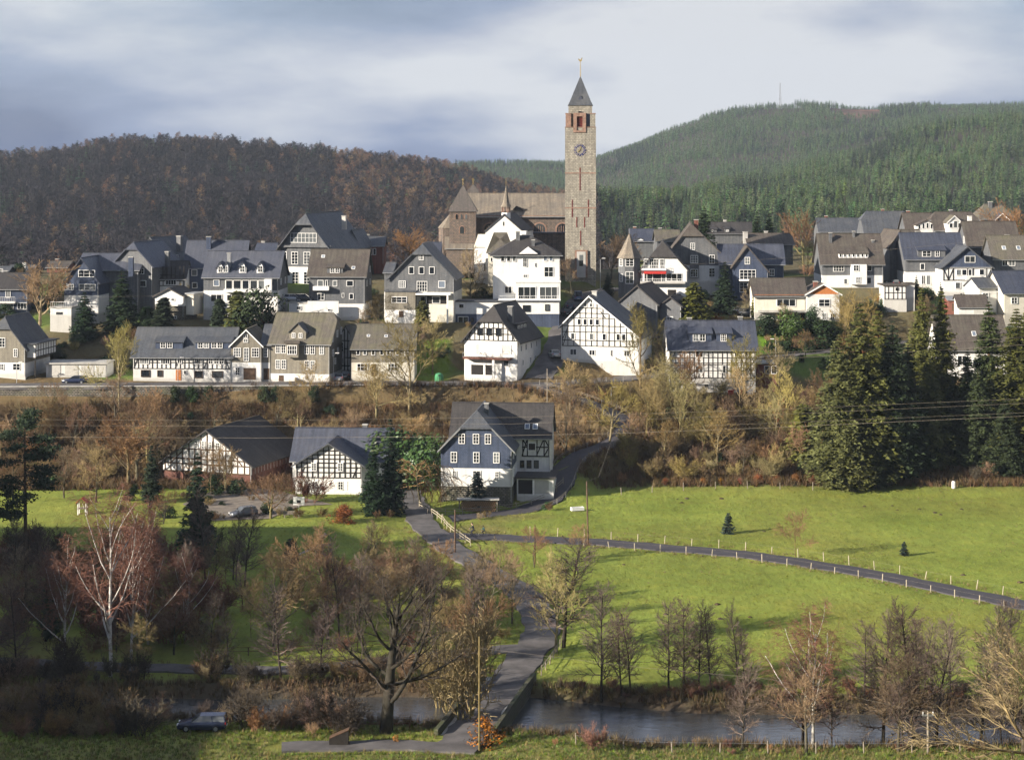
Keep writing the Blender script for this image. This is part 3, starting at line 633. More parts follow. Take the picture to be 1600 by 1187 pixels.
            s.mesh('dormer_gable', [(X0, yf, z1), (X1, yf, z1), (xm, yf, zr), (X0, yf+.3, z1), (X1, yf+.3, z1), (xm, yf+.3, zr)], [(0,1,2), (5,4,3), (0,2,5,3), (1,4,5,2), (0,3,4,1)], mat, dm)
        s.mesh('dormer_roof', V, Fc, roof, dm)
        c, r = map(int, grid.split('x'))
        for cx, cy, w, h in wins:
            fm, pm = win_meshes(w*s.m, h*s.m, c, r, fmat or white_paint, pane_m); wo_ = link('dormer_window', fm, b['roof'], (s.X(cx), yf-.012, s.Z(cy, yf))); link('pane', pm, wo_)
    def skylight(s, x, y, w=.8, h=1.1):
        b = s.b; yy = b['y0']+1
        for _ in range(6): z = s.Z(y, yy); yy = b['y0']+(z-b['ze']-b['lift'])/b['k']
        an = math.atan(b['k']); o = link('skylight', boxm('skylight', -w/2, w/2, -h/2, h/2, -.05, .08, white_paint), b['roof'], (s.X(x), yy, s.Z(y, yy))); o.rotation_euler = (an, 0, 0)
        p = link('pane', boxm('pane', -w/2+.09, w/2-.09, -h/2+.09, h/2-.09, .082, .09, pane_b), o)
    def rail(s, x0, x1, y0, y1, f, n=None, mat=None, h=None):
        """balcony railing: top rail, bottom rail and balusters"""
        mat = mat or white_paint; a, b_ = s.X(x0), s.X(x1); zt, zb = s.Z(y0, f), s.Z(y1, f); V, Fc = [], []
        boxg(a, b_, f-.03, f+.03, zt-.05, zt, V, Fc); boxg(a, b_, f-.025, f+.025, zb+.05, zb+.09, V, Fc)
        n = n or max(2, int((b_-a)/.35))
        for i in range(n+1): x = a+.02+(b_-a-.04)*i/n; boxg(x-.015, x+.015, f-.015, f+.015, zb, zt-.02, V, Fc)
        return s.mesh('railing', V, Fc, mat)
# ---------------------------------------------------------------- farm by the lane
h = House('slate_farmhouse', 'tall farmhouse with dark blue slate gable above white ground floor and stone base', 8, 301, 430, 870, 718, -5)
h.block(430, 870, 402, 165, 13, 'G', [(632, stone_wall), (520, plaster), (None, slate_blue)], roof=roof_grey, hip=.44, ov=.5, barge=metal_grey)
h.wins([(560,338,38,64),(648,338,38,64),(722,338,38,64),(511,453,40,68),(650,453,40,68),(774,453,40,68)], '2x3')
h.wins([(514,562,28,52),(652,562,52,58),(778,562,28,52)], '2x3')
h.wins([(2.2,440,1.0,1.5),(6,440,1.0,1.5),(9.5,440,1.0,1.5),(3,560,1.0,1.4),(8,560,1.0,1.4)], '2x3', face='R')
h.chimney(690, 120, .7, 6)
h.block(455, 1082, 322, 118, 9.5, 'E', [(520, plaster), (440, plaster), (None, plaster)], front=8.5, roof=roof_dark, ov=.4, yb=700)
h.timber(905, 1080, 325, 440, [908,940,1000,1045,1076], [385], [(905,330,940,385),(905,440,940,330),(1045,330,1076,385),(1000,430,1045,330),(1045,440,1076,385)], .2)
h.wins([(968,382,50,52)], '1x1', fmat=white_paint); h.wins([(906,490,26,48),(950,490,32,50),(996,490,32,50)], '1x1', fmat=timber)
h.skylight(934, 258); h.skylight(985, 258)
h.block(890, 1118, 578, 560, 7, 'F', [(None, plaster)], front=3.2, roof=roof_dark, yb=690, ov=.35)
h.panel('garage_opening', 944, 630, 90, 88, opening_shade, 3.2, .03); h.panel('garage_door', 1045, 630, 88, 84, plaster_grey, 3.2, .05)
h.bar('gate_post', 988, 998, 585, 680, 3.05, 3.2, white_paint)
# half timbered farm cottage
h = House('farm_cottage', 'half timbered white cottage with black grid gable beside the farm yard and dark spruces', 7, 309, 955, 1370, 688, -4)
h.block(955, 1370, 497, 368, 9, 'G', [(682, stone_wall), (578, plaster), (None, plaster)], roof=roof_blue, ov=.6, barge=roof_grey)
h.timber(960, 1365, 385, 578, 12, [412,437,462,487,515,546], [(1310,578,1340,510),(985,578,1010,515)], .17)
h.wins([(1235,512,36,52),(1070,512,34,50),(1236,626,36,52),(1076,624,34,50)], '2x3')
h.wins([(1175,616,22,24)], '1x1')
for x in (1203, 1268, 1102): h.panel('shutter', x, 626, 22, 54, white_paint)
h.block(905, 1505, 466, 275, 10, 'E', [(None, plaster)], front=4.5, roof=roof_blue, ov=.5); h.chimney(1330, 250, .8)
# barn
h = House('timber_barn', 'big old barn with half timbered white gable and long black roof', 7, 318, 120, 700, 636, -19, 'barn')
h.block(120, 700, 487, 287, 19, 'G', [(545, wood_red), (None, plaster)], roof=roof_dark, ov=.55, gmat=plaster)
h.timber(130, 690, 300, 545, 14, [405,466,497], [(170,497,250,420),(640,497,575,420)], .2, timber_brown)
h.wins([(340,376,26,50),(386,376,26,50),(430,376,26,50),(481,382,28,50)], '2x3')
h.panel('barn_door', 300, 590, 90, 90, timber_brown); h.panel('barn_door', 470, 592, 100, 86, timber_brown); h.panel('barn_door', 190, 590, 80, 90, wood_red)
for i in range(16):
    yy = .6+i*1.17; boxo('board', h.b['X1']+.002, h.b['X1']+.05, yy-.5, yy+.5, -.3, h.b['zer']-.02-.3, wood_red, h.root)
# ---------------------------------------------------------------- houses along the town road, left to right
h = House('corner_house', 'brown slate gabled house with timbered side porch at the left end of the road', 1, 352, -130, 162, 1010, -8)
h.block(-130, 162, 842, 655, 12, 'G', [(935, plaster), (None, slate_brown)], roof=roof_grey, hip=.38, ov=.5)
h.wins([(100,874,28,50),(14,812,40,60),(-50,874,28,50)], '2x3'); h.wins([(12,962,28,40),(106,960,52,42),(-60,962,40,40)], '2x2')
B = h.b; boxo('side_porch', B['X1']+.003, B['X1']+1.6, .8, 11, h.Z(905), h.Z(822), plaster, h.root)
zz0, zz1 = h.Z(905), h.Z(822)
for i in range(9): V, Fc = [], []; boxg(B['X1']+1.602, B['X1']+1.67, .8+i*1.25, .96+i*1.25, zz0, zz1, V, Fc); h.mesh('beam', V, Fc, timber)
for z in (zz0, (zz0+zz1)/2-.08): boxo('beam', B['X1']+1.6, B['X1']+1.685, .8, 11, z, z+.16, timber, h.root)
boxo('porch_roof', B['X1'], B['X1']+2.1, .4, 11.4, zz1+.002, zz1+.2, roof_grey, h.root)
boxo('porch_post', B['X1']+1.4, B['X1']+1.58, .9, 1.1, -.3, zz0, timber, h.root)
h = House('garage_row', 'low flat roofed white garages with roller doors behind the parked dark car', 1, 353.5, 285, 660, 1020, 0, 'garage')
h.block(285, 660, 945, 930, 6, 'F', [(None, plaster)], roof=concrete, ov=.3)
for x, w in ((337,75),(442,80),(540,80),(625,60)): h.panel('garage_door', x, 985, w, 66, garage_m)
h = House('long_timbered_house', 'long low half timbered house with grey roof and two wide dormers on the road', 2, 351, 30, 640, 1045, -2)
h.block(30, 640, 893, 722, 11, 'E', [(972, plaster), (None, plaster)], roof=roof_grey, ov=.55)
h.timber(34, 636, 900, 972, 21, [935], [(34,970,60,905),(625,970,600,905),(290,970,320,905),(470,970,498,905)], .14)
h.wins([(107,1003,56,44),(197,1003,34,40),(438,1008,52,44),(554,1007,66,42)], '1x1', fmat=timber_brown)
h.wins([(230,925,58,40),(435,925,52,42),(100,925,58,40)], '4x1'); h.wins([(320,922,28,42),(513,924,30,42),(547,924,30,42),(581,924,30,42)], '2x2'); h.wins([(353,996,18,26)], '1x1')
h.panel('front_door', 312, 1012, 34, 66, wood_orange)
h.dormer(160, 330, 850, 808, 'S', wins=[(207,828,34,38),(250,828,34,38)], mat=slate_blue)
h.dormer(410, 632, 850, 808, 'S', wins=[(441,828,34,38),(478,828,32,38),(526,828,34,38),(562,828,32,38)], mat=slate_blue)
h = House('shingled_gable_house', 'narrow pale shingled house with white edged gable and dark garage door', 2, 350.5, 638, 875, 1043, -3)
h.block(638, 826, 828, 735, 10, 'G', [(935, plaster), (None, slate_brown)], roof=roof_moss, ov=.4, barge=white_paint)
h.wins([(675,873,46,56),(788,873,46,58)], '3x3'); h.wins([(732,886,34,84)], '2x4'); h.wins([(728,772,28,22),(728,800,30,24)], '2x1'); h.wins([(678,990,32,50)], '2x3')
h.panel('garage_door', 752, 1005, 76, 72, timber_brown)
h.block(826, 878, 822, 702, 9, 'E', [(935, plaster), (None, slate_brown)], front=.6, roof=roof_grey, ov=.35)
h.wins([(850,873,26,58)], '2x3'); h.panel('side_door', 853, 1005, 36, 70, timber_brown); h.chimney(862, 700, .8, mat=slate_wall)
h = House('mossy_roof_house', 'brown shingled house with mossy roof, gabled dormer and bay window on the road', 2, 350, 875, 1250, 1050, -9)
h.block(875, 1250, 815, 632, 11, 'E', [(1005, plaster), (None, slate_brown)], roof=roof_moss, ov=.4, hipb=.25)
h.dormer(992, 1096, 792, 745, 'G', 693, [(1019,768,22,30),(1063,768,22,30)], mat=slate_brown, roof=roof_grey)
h.bar('bay_window', 985, 1062, 822, 905, -1.0, .0, slate_brown); h.bar('bay_roof', 975, 1072, 805, 820, -1.25, .0, roof_brown)
h.wins([(1023,858,60,56)], '4x2', front=-1.0)
h.wins([(925,852,32,56),(960,852,32,56),(1106,855,32,58),(1143,855,32,58),(925,948,32,56),(962,948,32,56),(1108,950,32,58),(1145,950,32,58),(1200,855,30,56)], '2x3')
h.panel('front_door', 945, 1034, 30, 36, timber_brown); h.bar('doorstep', 985, 1040, 1030, 1052, -1.1, -.05, plaster); h.chimney(1110, 622, .8, mat=plaster_grey)
h.wins([(2,790,.9,1.3),(5.5,770,.9,1.3),(8.5,760,.9,1.3),(2.5,880,.9,1.3),(6,880,.9,1.3),(4,935,.9,1.2)], '2x2', face='R')
h = House('black_white_house', 'narrow tall black and white timbered house squeezed behind the mossy roofed one', 2, 358, 1300, 1398, 1030, -22)
h.block(1300, 1398, 790, 712, 9, 'G', [(None, plaster)], roof=roof_dark, ov=.35)
h.timber(1302, 1396, 730, 1000, 5, [800,850,905,955], [(1305,955,1335,905),(1375,905,1395,850)], .22); h.wins([(1322,840,26,60),(1325,925,22,40)], '2x3')
h = House('low_mossy_house', 'low cream house with olive mossy roof and row of small windows behind bare trees', 3, 351, 112, 505, 1040, 0)
h.block(112, 505, 845, 702, 9, 'E', [(935, plaster2), (None, slate_brown)], roof=roof_moss, ov=.4)
h.wins([(157,870,24,38),(198,870,24,38),(250,872,24,38),(302,872,24,38),(344,872,24,38),(400,872,24,38),(455,872,24,38)], '1x1'); h.wins([(183,963,68,46),(370,963,60,46)], '3x2'); h.panel('front_door', 253, 982, 28, 76, timber_brown)
h.skylight(215, 770, .6, .6); h.skylight(325, 772, .6, .6)
h = House('balcony_timbered_house', 'half timbered gable house with red edged balcony above an open double garage', 3, 352, 812, 1145, 1035, -17)
h.block(812, 1145, 795, 585, 15, 'G', [(None, plaster)], roof=roof_dark, hip=.46, ov=.55)
h.timber(818, 1140, 680, 798, 11, [722,758], [(830,798,860,735),(1125,798,1095,735)], .17)
h.wins([(910,745,36,46),(967,745,36,46),(1025,745,36,50)], '1x1', fmat=timber); 
h.wins([(900,852,30,60),(1075,852,60,56)], '1x1', pmat=garage_m); h.panel('roller_shutter', 952, 850, 74, 52, white_paint)
h.bar('balcony_slab', 820, 1112, 905, 918, -1.7, 0, wood_red); h.rail(820, 1112, 878, 905, -1.68, mat=metal_grey)
h.panel('garage_opening', 930, 982, 150, 62, opening_shade, 0, .03); h.bar('gate_post', 932, 944, 950, 1015, -.12, -.04, white_paint); h.wins([(1073,938,34,40)], '1x1')
h.bar('porch_column', 1001, 1015, 918, 1035, -1.6, -1.3, plaster)
h.wins([(2,850,.8,1.2),(5,850,.8,1.2),(8.5,850,.8,1.2),(12,850,.8,1.2),(3,940,.8,1.2),(8,940,.8,1.2),(11,940,.8,1.2)], '1x1', face='R')
B = h.b; yy0, yy1 = 4, 10; zz = h.Z(720, 7); xx = B['X1']-(zz-B['zer'])/B['kr']
dm = boxo('side_dormer', xx-2.2, xx, yy0, yy1, zz-.9, zz+.9, slate_wall, B['roof']); boxo('dormer_roof', xx-3.4, xx+.35, yy0-.3, yy1+.3, zz+.903, zz+1.1, roof_dark, dm)
for q in (5, 7, 9):
    fm, pm = win_meshes(1.2, 1.1, 2, 1, white_paint, pane_m); o = link('dormer_window', fm, B['roof'], (xx+.012, q, zz+.1), R(90)); link('pane', pm, o)
h.chimney(1065, 588, .9, 3.5)
h = House('big_timbered_gable_house', 'large white half timbered gable house right of the steep side street', 4, 358, 68, 545, 930, -13)
h.block(68, 545, 712, 528, 15, 'G', [(835, plaster), (None, plaster)], roof=roof_grey, ov=.55, xm=240, yer=775, barge=white_paint)
h.timber(74, 540, 540, 835, 13, [600,632,662,710,748,800], [(80,835,105,745),(520,835,495,760),(74,800,110,720),(130,662,160,620),(340,662,310,620)], .13)
h.wins([(218,581,22,26),(252,581,22,26),(180,686,26,40),(216,686,26,40),(253,686,26,40),(291,686,26,40),(140,776,28,42),(255,776,28,42),(333,776,28,42),(418,776,28,42),(452,776,28,42)], '1x1')
h.wins([(143,873,44,40),(258,875,40,36),(470,875,36,38)], '2x1'); h.wins([(376,875,12,38)], '1x1'); h.chimney(256, 497, .9, 3, plaster_grey)
h = House('grid_timbered_house', 'white half timbered house with fine black grid and blue grey roof below the road', 4, 350, 738, 1270, 1118, 0)
h.block(738, 1270, 848, 680, 10, 'E', [(1030, plaster_grey), (None, plaster)], roof=roof_blue, ov=.5)
h.timber(742, 1266, 850, 1030, 18, [905,938,948,985], [(745,1028,790,950),(1260,1028,1215,950),(745,935,775,858),(1258,935,1222,858)], .10)
h.wins([(920,880,52,48),(920,976,52,46)], '2x1'); h.wins([(1152,880,30,44),(1212,880,22,42),(1075,976,22,50)], '1x1'); h.wins([(963,1076,20,14),(1152,1078,20,14)], '1x1', fmat=timber)
h.dormer(862, 1000, 805, 755, 'S', wins=[(903,781,36,46),(944,781,36,46)], mat=slate_blue); h.dormer(1032, 1125, 805, 755, 'S', wins=[(1075,781,38,46)], mat=slate_blue, grid='3x3')
h.chimney(1198, 655, .8); h.chimney(878, 662, .8)
h = House('brick_annex', 'small red brick annex with flat roof and twin white windows', 4, 351.5, 1272, 1400, 1040, 0, 'annex')
h.block(1276, 1400, 945, 930, 5, 'F', [(None, brick_red)], roof=metal_grey, ov=.25); h.wins([(1340,980,38,50),(1383,980,38,50)], '1x1')
h = House('hidden_house', 'white house with dark brown roof half hidden behind the tall spruces', 5, 352, 1060, 1480, 1180, 0)
h.block(1060, 1480, 965, 765, 10, 'E', [(None, plaster)], roof=roof_brown, ov=.5, yb=1190); h.wins([(1120,1040,40,60),(1200,1040,60,60),(1300,1060,70,50),(1400,1040,50,60)], '2x1'); h.skylight(1290, 876)
# ---------------------------------------------------------------- second row above the road
h = House('blue_slate_gable_house', 'blue slate gable house with white terrace base on the left of the slope', 1, 378, 395, 612, 640, -5)
h.block(395, 612, 437, 292, 12, 'G', [(520, plaster), (None, slate_blue)], roof=roof_blue, ov=.4)
h.wins([(537,385,106,44),(541,470,106,42)], '3x2'); h.wins([(440,470,34,36),(400,468,30,40)], '2x2')
h.block(410, 800, 360, 264, 9, 'E', [(None, slate_wall)], front=7, roof=roof_blue, ov=.4)
h.block(348, 480, 600, 590, 6, 'F', [(None, plaster)], front=-4, roof=concrete, yb=715, ov=.1); h.rail(350, 478, 560, 596, -3.9); h.panel('terrace_vent', 405, 632, 40, 16, metal_dark, -4)
h.chimney(780, 285, .9, 4, slate_blue, 2.4)
h = House('clipped_gable_house', 'grey slate house with clipped gable behind the dark conifers', 1, 386, 690, 950, 520, -16)
h.block(690, 950, 335, 195, 13, 'G', [(500, slate_wall), (None, slate_wall)], roof=roof_blue, hip=.3, ov=.5, xm=818)
h.wins([(880,370,34,38)], '2x2'); h.wins([(880,446,62,40)], '1x1'); h.chimney(975, 250, .8, 5)
h = House('upper_slate_gable_house', 'grey slate house with steep gable standing highest on the left', 1, 397, 860, 1052, 430, -22)
h.block(860, 1052, 300, 166, 13, 'G', [(None, slate_wall)], roof=roof_grey, ov=.45, xm=932); h.wins([(917,239,52,36)], '2x1'); h.chimney(1020, 155, 1.0, 6)
h.wins([(3,290,.9,1.2),(8,280,.9,1.2)], '1x1', face='R')
h = House('dark_roof_timbered_cottage', 'small timbered cottage with black roof wedged between the slate houses', 1, 388, 950, 1145, 505, 0)
h.block(950, 1145, 418, 312, 8, 'E', [(460, plaster), (None, plaster)], roof=roof_dark, ov=.3); h.timber(955, 1140, 340, 460, 7, [395,430], (), .18); h.wins([(1057,438,66,38)], '4x1')
h = House('white_cottage', 'tiny white gabled cottage with stone basement above the gardens', 1, 374, 955, 1140, 645, -12)
h.block(955, 1140, 525, 478, 7, 'G', [(585, stone_wall), (None, plaster)], roof=roof_dark, ov=.4); h.wins([(1070,546,24,20),(995,546,20,18)], '1x1'); h.wins([(1082,655,30,20)], '2x1')
h.block(1142, 1190, 512, 505, 5, 'F', [(None, plaster2)], front=1, roof=metal_grey, ov=.2, yb=560)
h = House('blue_slate_block_house', 'blue slate house with plain blue roof behind the white balcony house', 1, 393, 1140, 1510, 520, 0)
h.block(1140, 1510, 345, 185, 11, 'E', [(None, slate_blue)], roof=roof_blue, ov=.4); h.wins([(1202,380,36,38),(1204,458,34,36)], '1x1'); h.chimney(1272, 160, .9, 4, slate_blue, 2.2)
h = House('white_balcony_house', 'white house with blue roof, small gabled dormers and glazed yellow lit balcony', 2, 377, 465, 930, 612, -3)
h.block(465, 930, 405, 250, 11, 'E', [(490, plaster), (None, slate_wall)], roof=roof_blue, ov=.4)
h.dormer(545, 583, 382, 345, 'G', 315, [(566,359,28,40)], mat=white_paint); h.dormer(585, 620, 382, 345, 'G', 315, [(600,359,28,40)], mat=white_paint)
h.dormer(683, 727, 382, 345, 'G', 312, [(703,357,32,42)], mat=white_paint); h.dormer(793, 837, 382, 345, 'G', 312, [(815,357,32,42)], mat=white_paint)
h.bar('balcony', 598, 895, 485, 502, -1.3, -.02, plaster); h.bar('balcony_wall', 850, 896, 420, 500, -1.25, -.02, plaster)
h.panel('loggia_interior', 725, 458, 250, 66, plaster2, 0, .02)
h.wins([(625,458,44,66),(676,458,50,66),(728,458,44,66),(779,458,48,66),(826,458,40,66)], '1x1', front=-.03); h.rail(600, 850, 478, 500, -1.28)
h.wins([(546,444,38,42)], '1x1', pmat=pane_b); h.wins([(546,537,72,46),(640,535,60,40)], '2x1'); h.wins([(720,575,90,30)], '4x1'); h.wins([(3,440,.9,1.3),(8,440,.9,1.3)], '2x2', face='R')
h.chimney(612, 262, .7, 2, metal_grey)
h = House('school_building', 'big grey slate building with wide white window band in its clipped gable', 2, 412, 940, 1245, 560, -13, 'building')
h.block(940, 1245, 218, 18, 24, 'G', [(470, stone_church), (345, plaster), (None, slate_wall)], roof=roof_grey, hip=.33, ov=1.1)
h.wins([(1085,165,172,60)], '7x2'); h.wins([(962,290,36,76),(1030,290,44,76),(1107,290,44,76),(1180,290,44,76)], '2x4'); h.wins([(1033,412,44,76),(1107,412,44,76),(960,412,40,76)], '2x4')
for x in (1036, 1115): h.panel('arched_opening', x, 528, 62, 56, opening_shade)
h.bar('cornice', 925, 1262, 212, 224, -.6, 0, slate_wall)
h.chimney(1215, 30, .9, 14, plaster_grey)
h.wins([(4,290,1.1,2),(8,290,1.1,2),(12,290,1.1,2),(16,290,1.1,2)], '2x3', face='R')
h = House('brown_roof_house', 'grey slate house with brown roof, white balcony and white garden wall', 2, 380, 1118, 1465, 668, -3)
h.block(1118, 1465, 398, 240, 11, 'E', [(572, plaster), (None, slate_wall)], roof=roof_brown, ov=.45)
h.dormer(1228, 1328, 382, 348, 'S', wins=[(1262,366,28,30),(1293,366,28,30)], mat=slate_wall); h.wins([(1190,446,36,40),(1280,446,28,36),(1373,446,44,38),(1382,526,28,36)], '1x1'); h.wins([(1228,446,16,40),(1330,520,16,28)], '1x1'); h.wins([(1193,528,44,44)], '2x2')
h.bar('balcony', 1148, 1246, 465, 490, -1.2, 0, white_paint); h.bar('garden_wall', 1120, 1312, 556, 672, -2.2, -1.9, plaster); h.wins([(1255,612,26,16)], '1x1', front=-2.2)
h.wins([(3,450,.9,1.2),(8,450,.9,1.2),(3,360,.8,1.5),(8,370,.8,1.2)], '1x1', face='R'); h.skylight(1188, 280, .7, .8); h.skylight(1388, 350, .7, .8)
h = House('flat_garage', 'flat roofed white garage with parking deck beside the brown roofed house', 2, 378.5, 995, 1116, 648, 0, 'garage')
h.block(995, 1116, 570, 560, 6, 'F', [(None, plaster)], roof=concrete, ov=.12); h.wins([(1056,598,30,26)], '1x1')
h = House('grey_gable_house', 'grey slate gable house with white French window and projecting cream ground floor', 3, 377, 350, 750, 692, -6)
h.block(350, 750, 412, 205, 12, 'G', [(500, plaster2), (None, slate_wall)], roof=roof_grey, hip=.3, ov=.5)
h.wins([(548,285,32,34)], '3x2'); h.wins([(486,366,35,47),(549,366,35,47),(613,366,35,47)], '1x1'); h.wins([(429,452,44,44)], '3x3'); h.wins([(552,465,66,66)], '4x3'); h.wins([(675,451,44,44)], '1x1', pmat=pane_b)
h.block(330, 518, 500, 495, 3.2, 'F', [(612, plaster), (None, slate_brown)], front=-1.6, roof=roof_grey, ov=.15); h.wins([(418,548,96,38)], '3x2', front=-1.6); h.panel('cellar_door', 430, 636, 28, 40, timber_brown, -1.6)
h.panel('veranda_opening', 625, 548, 165, 48, opening_shade, 0, .03); h.wins([(560,548,40,44),(640,548,50,44)], '1x1', front=-.04)
h.bar('veranda_canopy', 520, 735, 508, 518, -1.8, 0, white_paint); h.bar('veranda_column', 712, 722, 518, 690, -1.75, -1.5, white_paint)
h.block(300, 349, 382, 322, 8, 'E', [(500, plaster), (None, slate_wall)], front=3, roof=roof_grey, ov=.3)
h = House('blue_slate_shed', 'dark blue slate roof peeking out behind the grey gable house', 3, 402, 590, 662, 330, 0, 'shed')
h.block(590, 662, 275, 195, 7, 'E', [(None, slate_blue)], roof=roof_blue, ov=.3)
h = House('white_villa', 'tall white villa with low grey hipped roof and glazed terrace in front of the tower', 3, 383, 990, 1405, 560, 0)
h.block(990, 1405, 268, 158, 12.5, 'E', [(None, plaster)], roof=roof_dark, hip=1, ov=.6, top=6.2)
h.bar('roof_lantern', 1150, 1245, 150, 178, 5.6, 7.2, roof_grey)
V = [(h.X(1152), -.62, h.Z(263)), (h.X(1268), -.62, h.Z(263)), (h.X(1210), -.62, h.Z(222))]; V += [(x, 3.2, z) for x, y, z in V]
h.mesh('pediment', V, [(0,1,2), (5,4,3), (0,2,5,3), (1,4,5,2), (0,3,4,1)], white_paint)
h.chimney(1145, 128, .8, 5); h.chimney(1240, 180, .6, 3)
h.wins([(1050,293,26,36),(1087,293,26,36),(1122,293,26,36)], '1x1', fmat=white_paint); h.wins([(1315,290,26,38),(1350,290,26,38)], '1x1', pmat=pane_b); h.wins([(1188,315,28,58),(1335,375,58,66)], '2x2'); h.wins([(1190,402,28,24),(1085,486,46,46)], '2x1'); h.wins([(1252,332,8,26)], '1x1')
h.block(1130, 1405, 440, 432, 2.6, 'F', [(None, plaster)], front=-2.6, roof=plaster, ov=.12); h.rail(1132, 1403, 408, 432, -2.55)
h.wins([(1200,505,112,76),(1332,505,112,76)], '3x1', front=-2.6)
h.bar('terrace_slab', 1025, 1405, 545, 560, -4.2, 0, white_paint); h.rail(1028, 1402, 522, 545, -4.1)
h = House('terrace_basement', 'long two tone white and slate basement wing below the white villa', 3, 378.5, 755, 1400, 735, 0, 'building')
h.block(755, 1400, 560, 550, 4.2, 'F', [(635, slate_blue), (None, plaster)], roof=roof_grey, ov=.25)
h.wins([(795,586,24,20),(1198,601,46,42),(1326,596,28,40),(862,672,20,24)], '1x1', fmat=timber); h.wins([(806,672,66,44)], '2x1')
h = House('turret_house', 'white house with pointed corner turret, red awning and long balcony', 4, 392, 560, 845, 535, -5)
h.block(562, 845, 362, 188, 12, 'G', [(None, plaster)], roof=roof_dark, hip=.55, ov=.45, xm=695)
h.wins([(592,325,26,60),(690,325,26,60)], '2x3'); h.wins([(640,325,56,60)], '4x3'); h.bar('balcony', 565, 716, 357, 366, -1, 0, white_paint); h.rail(566, 715, 335, 357, -.95)
h.panel('loggia_opening', 645, 407, 125, 56, opening_shade, 0, .03); h.wins([(615,410,40,50),(700,410,30,50)], '1x1', front=-.04); h.wins([(765,408,100,52)], '3x1')
h.bar('awning', 580, 716, 372, 388, -1.4, -.05, red_awning); h.bar('balcony_slab', 556, 832, 436, 448, -1.4, 0, plaster_grey); h.rail(558, 830, 418, 436, -1.35); h.panel('garage_opening', 750, 510, 50, 50, opening_shade); h.wins([(790,525,22,40)], '1x1')
xc, rr, zt, zbb, za = h.X(488), 72*h.m/h.cs, h.Z(287), h.Z(475)-2, h.Z(135, 1)
ring = lambda r, z: [(xc+r*math.cos(R(22.5+45*i)), 1.2+r*math.sin(R(22.5+45*i)), z) for i in range(8)]
V = ring(rr, zbb)+ring(rr, zt); h.mesh('turret_wall', V, [(i, (i+1) % 8, 8+(i+1) % 8, 8+i) for i in range(8)], slate_wall)
V = ring(rr*1.18, zt-.15)+ring(rr*.82, zt+1.2)+[(xc, 1.2, za)]; h.mesh('turret_roof', V, [(i, (i+1) % 8, 8+(i+1) % 8, 8+i) for i in range(8)]+[(8+i, 8+(i+1) % 8, 16) for i in range(8)]+[tuple(range(7, -1, -1))], roof_church)
h.mesh('finial', *(lambda V, Fc: (tubes([([(xc, 1.2, za-.2), (xc, 1.2, za+1)], [.06, .03])], V, Fc, 5), (V, Fc))[1])([], []), metal_grey)
h.wins([(492,317,50,50),(492,412,50,74)], '2x3', front=1.2-rr*.925)
fm, pm = win_meshes(.9, 1.6, 2, 3, white_paint, pane_m)
for y in (317, 412): o = link('window', fm, h.root, (xc-rr*.66, 1.2-rr*.66, h.Z(y)), R(-45)); link('pane', pm, o)
h = House('tall_slate_house', 'tall grey slate house with clipped gable and white window surrounds behind the turret house', 4, 406, 740, 1045, 445, -4)
h.block(740, 1045, 252, 78, 13, 'G', [(335, plaster), (None, slate_wall)], roof=roof_brown, hip=.44, ov=.45, xm=870); h.wins([(880,218,30,44),(998,297,34,54),(998,378,38,56)], '2x3'); h.bar('oriel', 862, 918, 258, 412, -.8, 0, slate_wall); h.wins([(889,297,46,50),(889,383,46,50)], '3x3', front=-.8); h.chimney(905, 55, .9, 5, brick_red)
h = House('grey_gable_barn', 'plain grey slate gable with lower side gable behind the bare lit tree', 4, 377, 415, 660, 790, -18)
h.block(415, 660, 572, 462, 12, 'G', [(None, slate_wall)], roof=roof_dark, ov=.4); h.block(662, 792, 580, 528, 8, 'G', [(None, slate_wall)], front=1.5, roof=roof_dark, ov=.35); h.wins([(722,667,44,44)], '4x2')
h = House('blue_gable_house', 'blue slate gable house with stacked white glazed doors right of the turret house', 4, 399, 1128, 1345, 545, -3)
h.block(1128, 1345, 340, 220, 10, 'G', [(None, slate_blue)], roof=roof_brown, ov=.4, xm=1217, yer=372); h.wins([(1218,306,34,44)], '2x2'); h.wins([(1220,392,100,62),(1220,470,100,62)], '4x3'); h.bar('balcony_slab', 1165, 1272, 424, 432, -1, 0, white_paint); h.wins([(1376,379,34,44)], '2x2', front=3.2)
h.block(1055, 1450, 325, 208, 10, 'E', [(None, slate_blue)], front=3.2, roof=roof_blue, ov=.4); h.chimney(1300, 205, .8)
h = House('orange_clad_bungalow', 'cream bungalow with orange wood cladding under a brown grey roof above the lawn', 5, 381, -85, 440, 800, 0)
h.block(-82, 232, 640, 537, 9, 'E', [(745, plaster_grey), (None, plaster2)], roof=roof_brown, ov=.5, yb=790); h.bar('fascia', -84, 230, 634, 652, -.05, 0, wood_orange)
h.wins([(112,684,118,46)], '3x1'); h.bar('terrace_slab', -70, 230, 735, 745, -2, 0, concrete); h.wins([(215,768,30,40)], '2x1', fmat=wood_orange)
h.block(234, 440, 632, 572, 9, 'G', [(None, plaster)], front=-1, roof=roof_brown, ov=.4, gmat=wood_orange, barge=white_paint); h.wins([(343,685,70,48)], '2x2'); h.wins([(342,769,28,42),(393,769,28,36)], '2x2'); h.chimney(303, 555, .8, 2, brick_red)
h = House('eyebrow_dormer_house', 'grey house with mottled brown roof and a long row of tiny dormer windows', 5, 405, 335, 712, 600, 0)
h.block(335, 712, 440, 262, 11, 'E', [(515, plaster), (None, slate_wall)], roof=roof_brown, ov=.45)
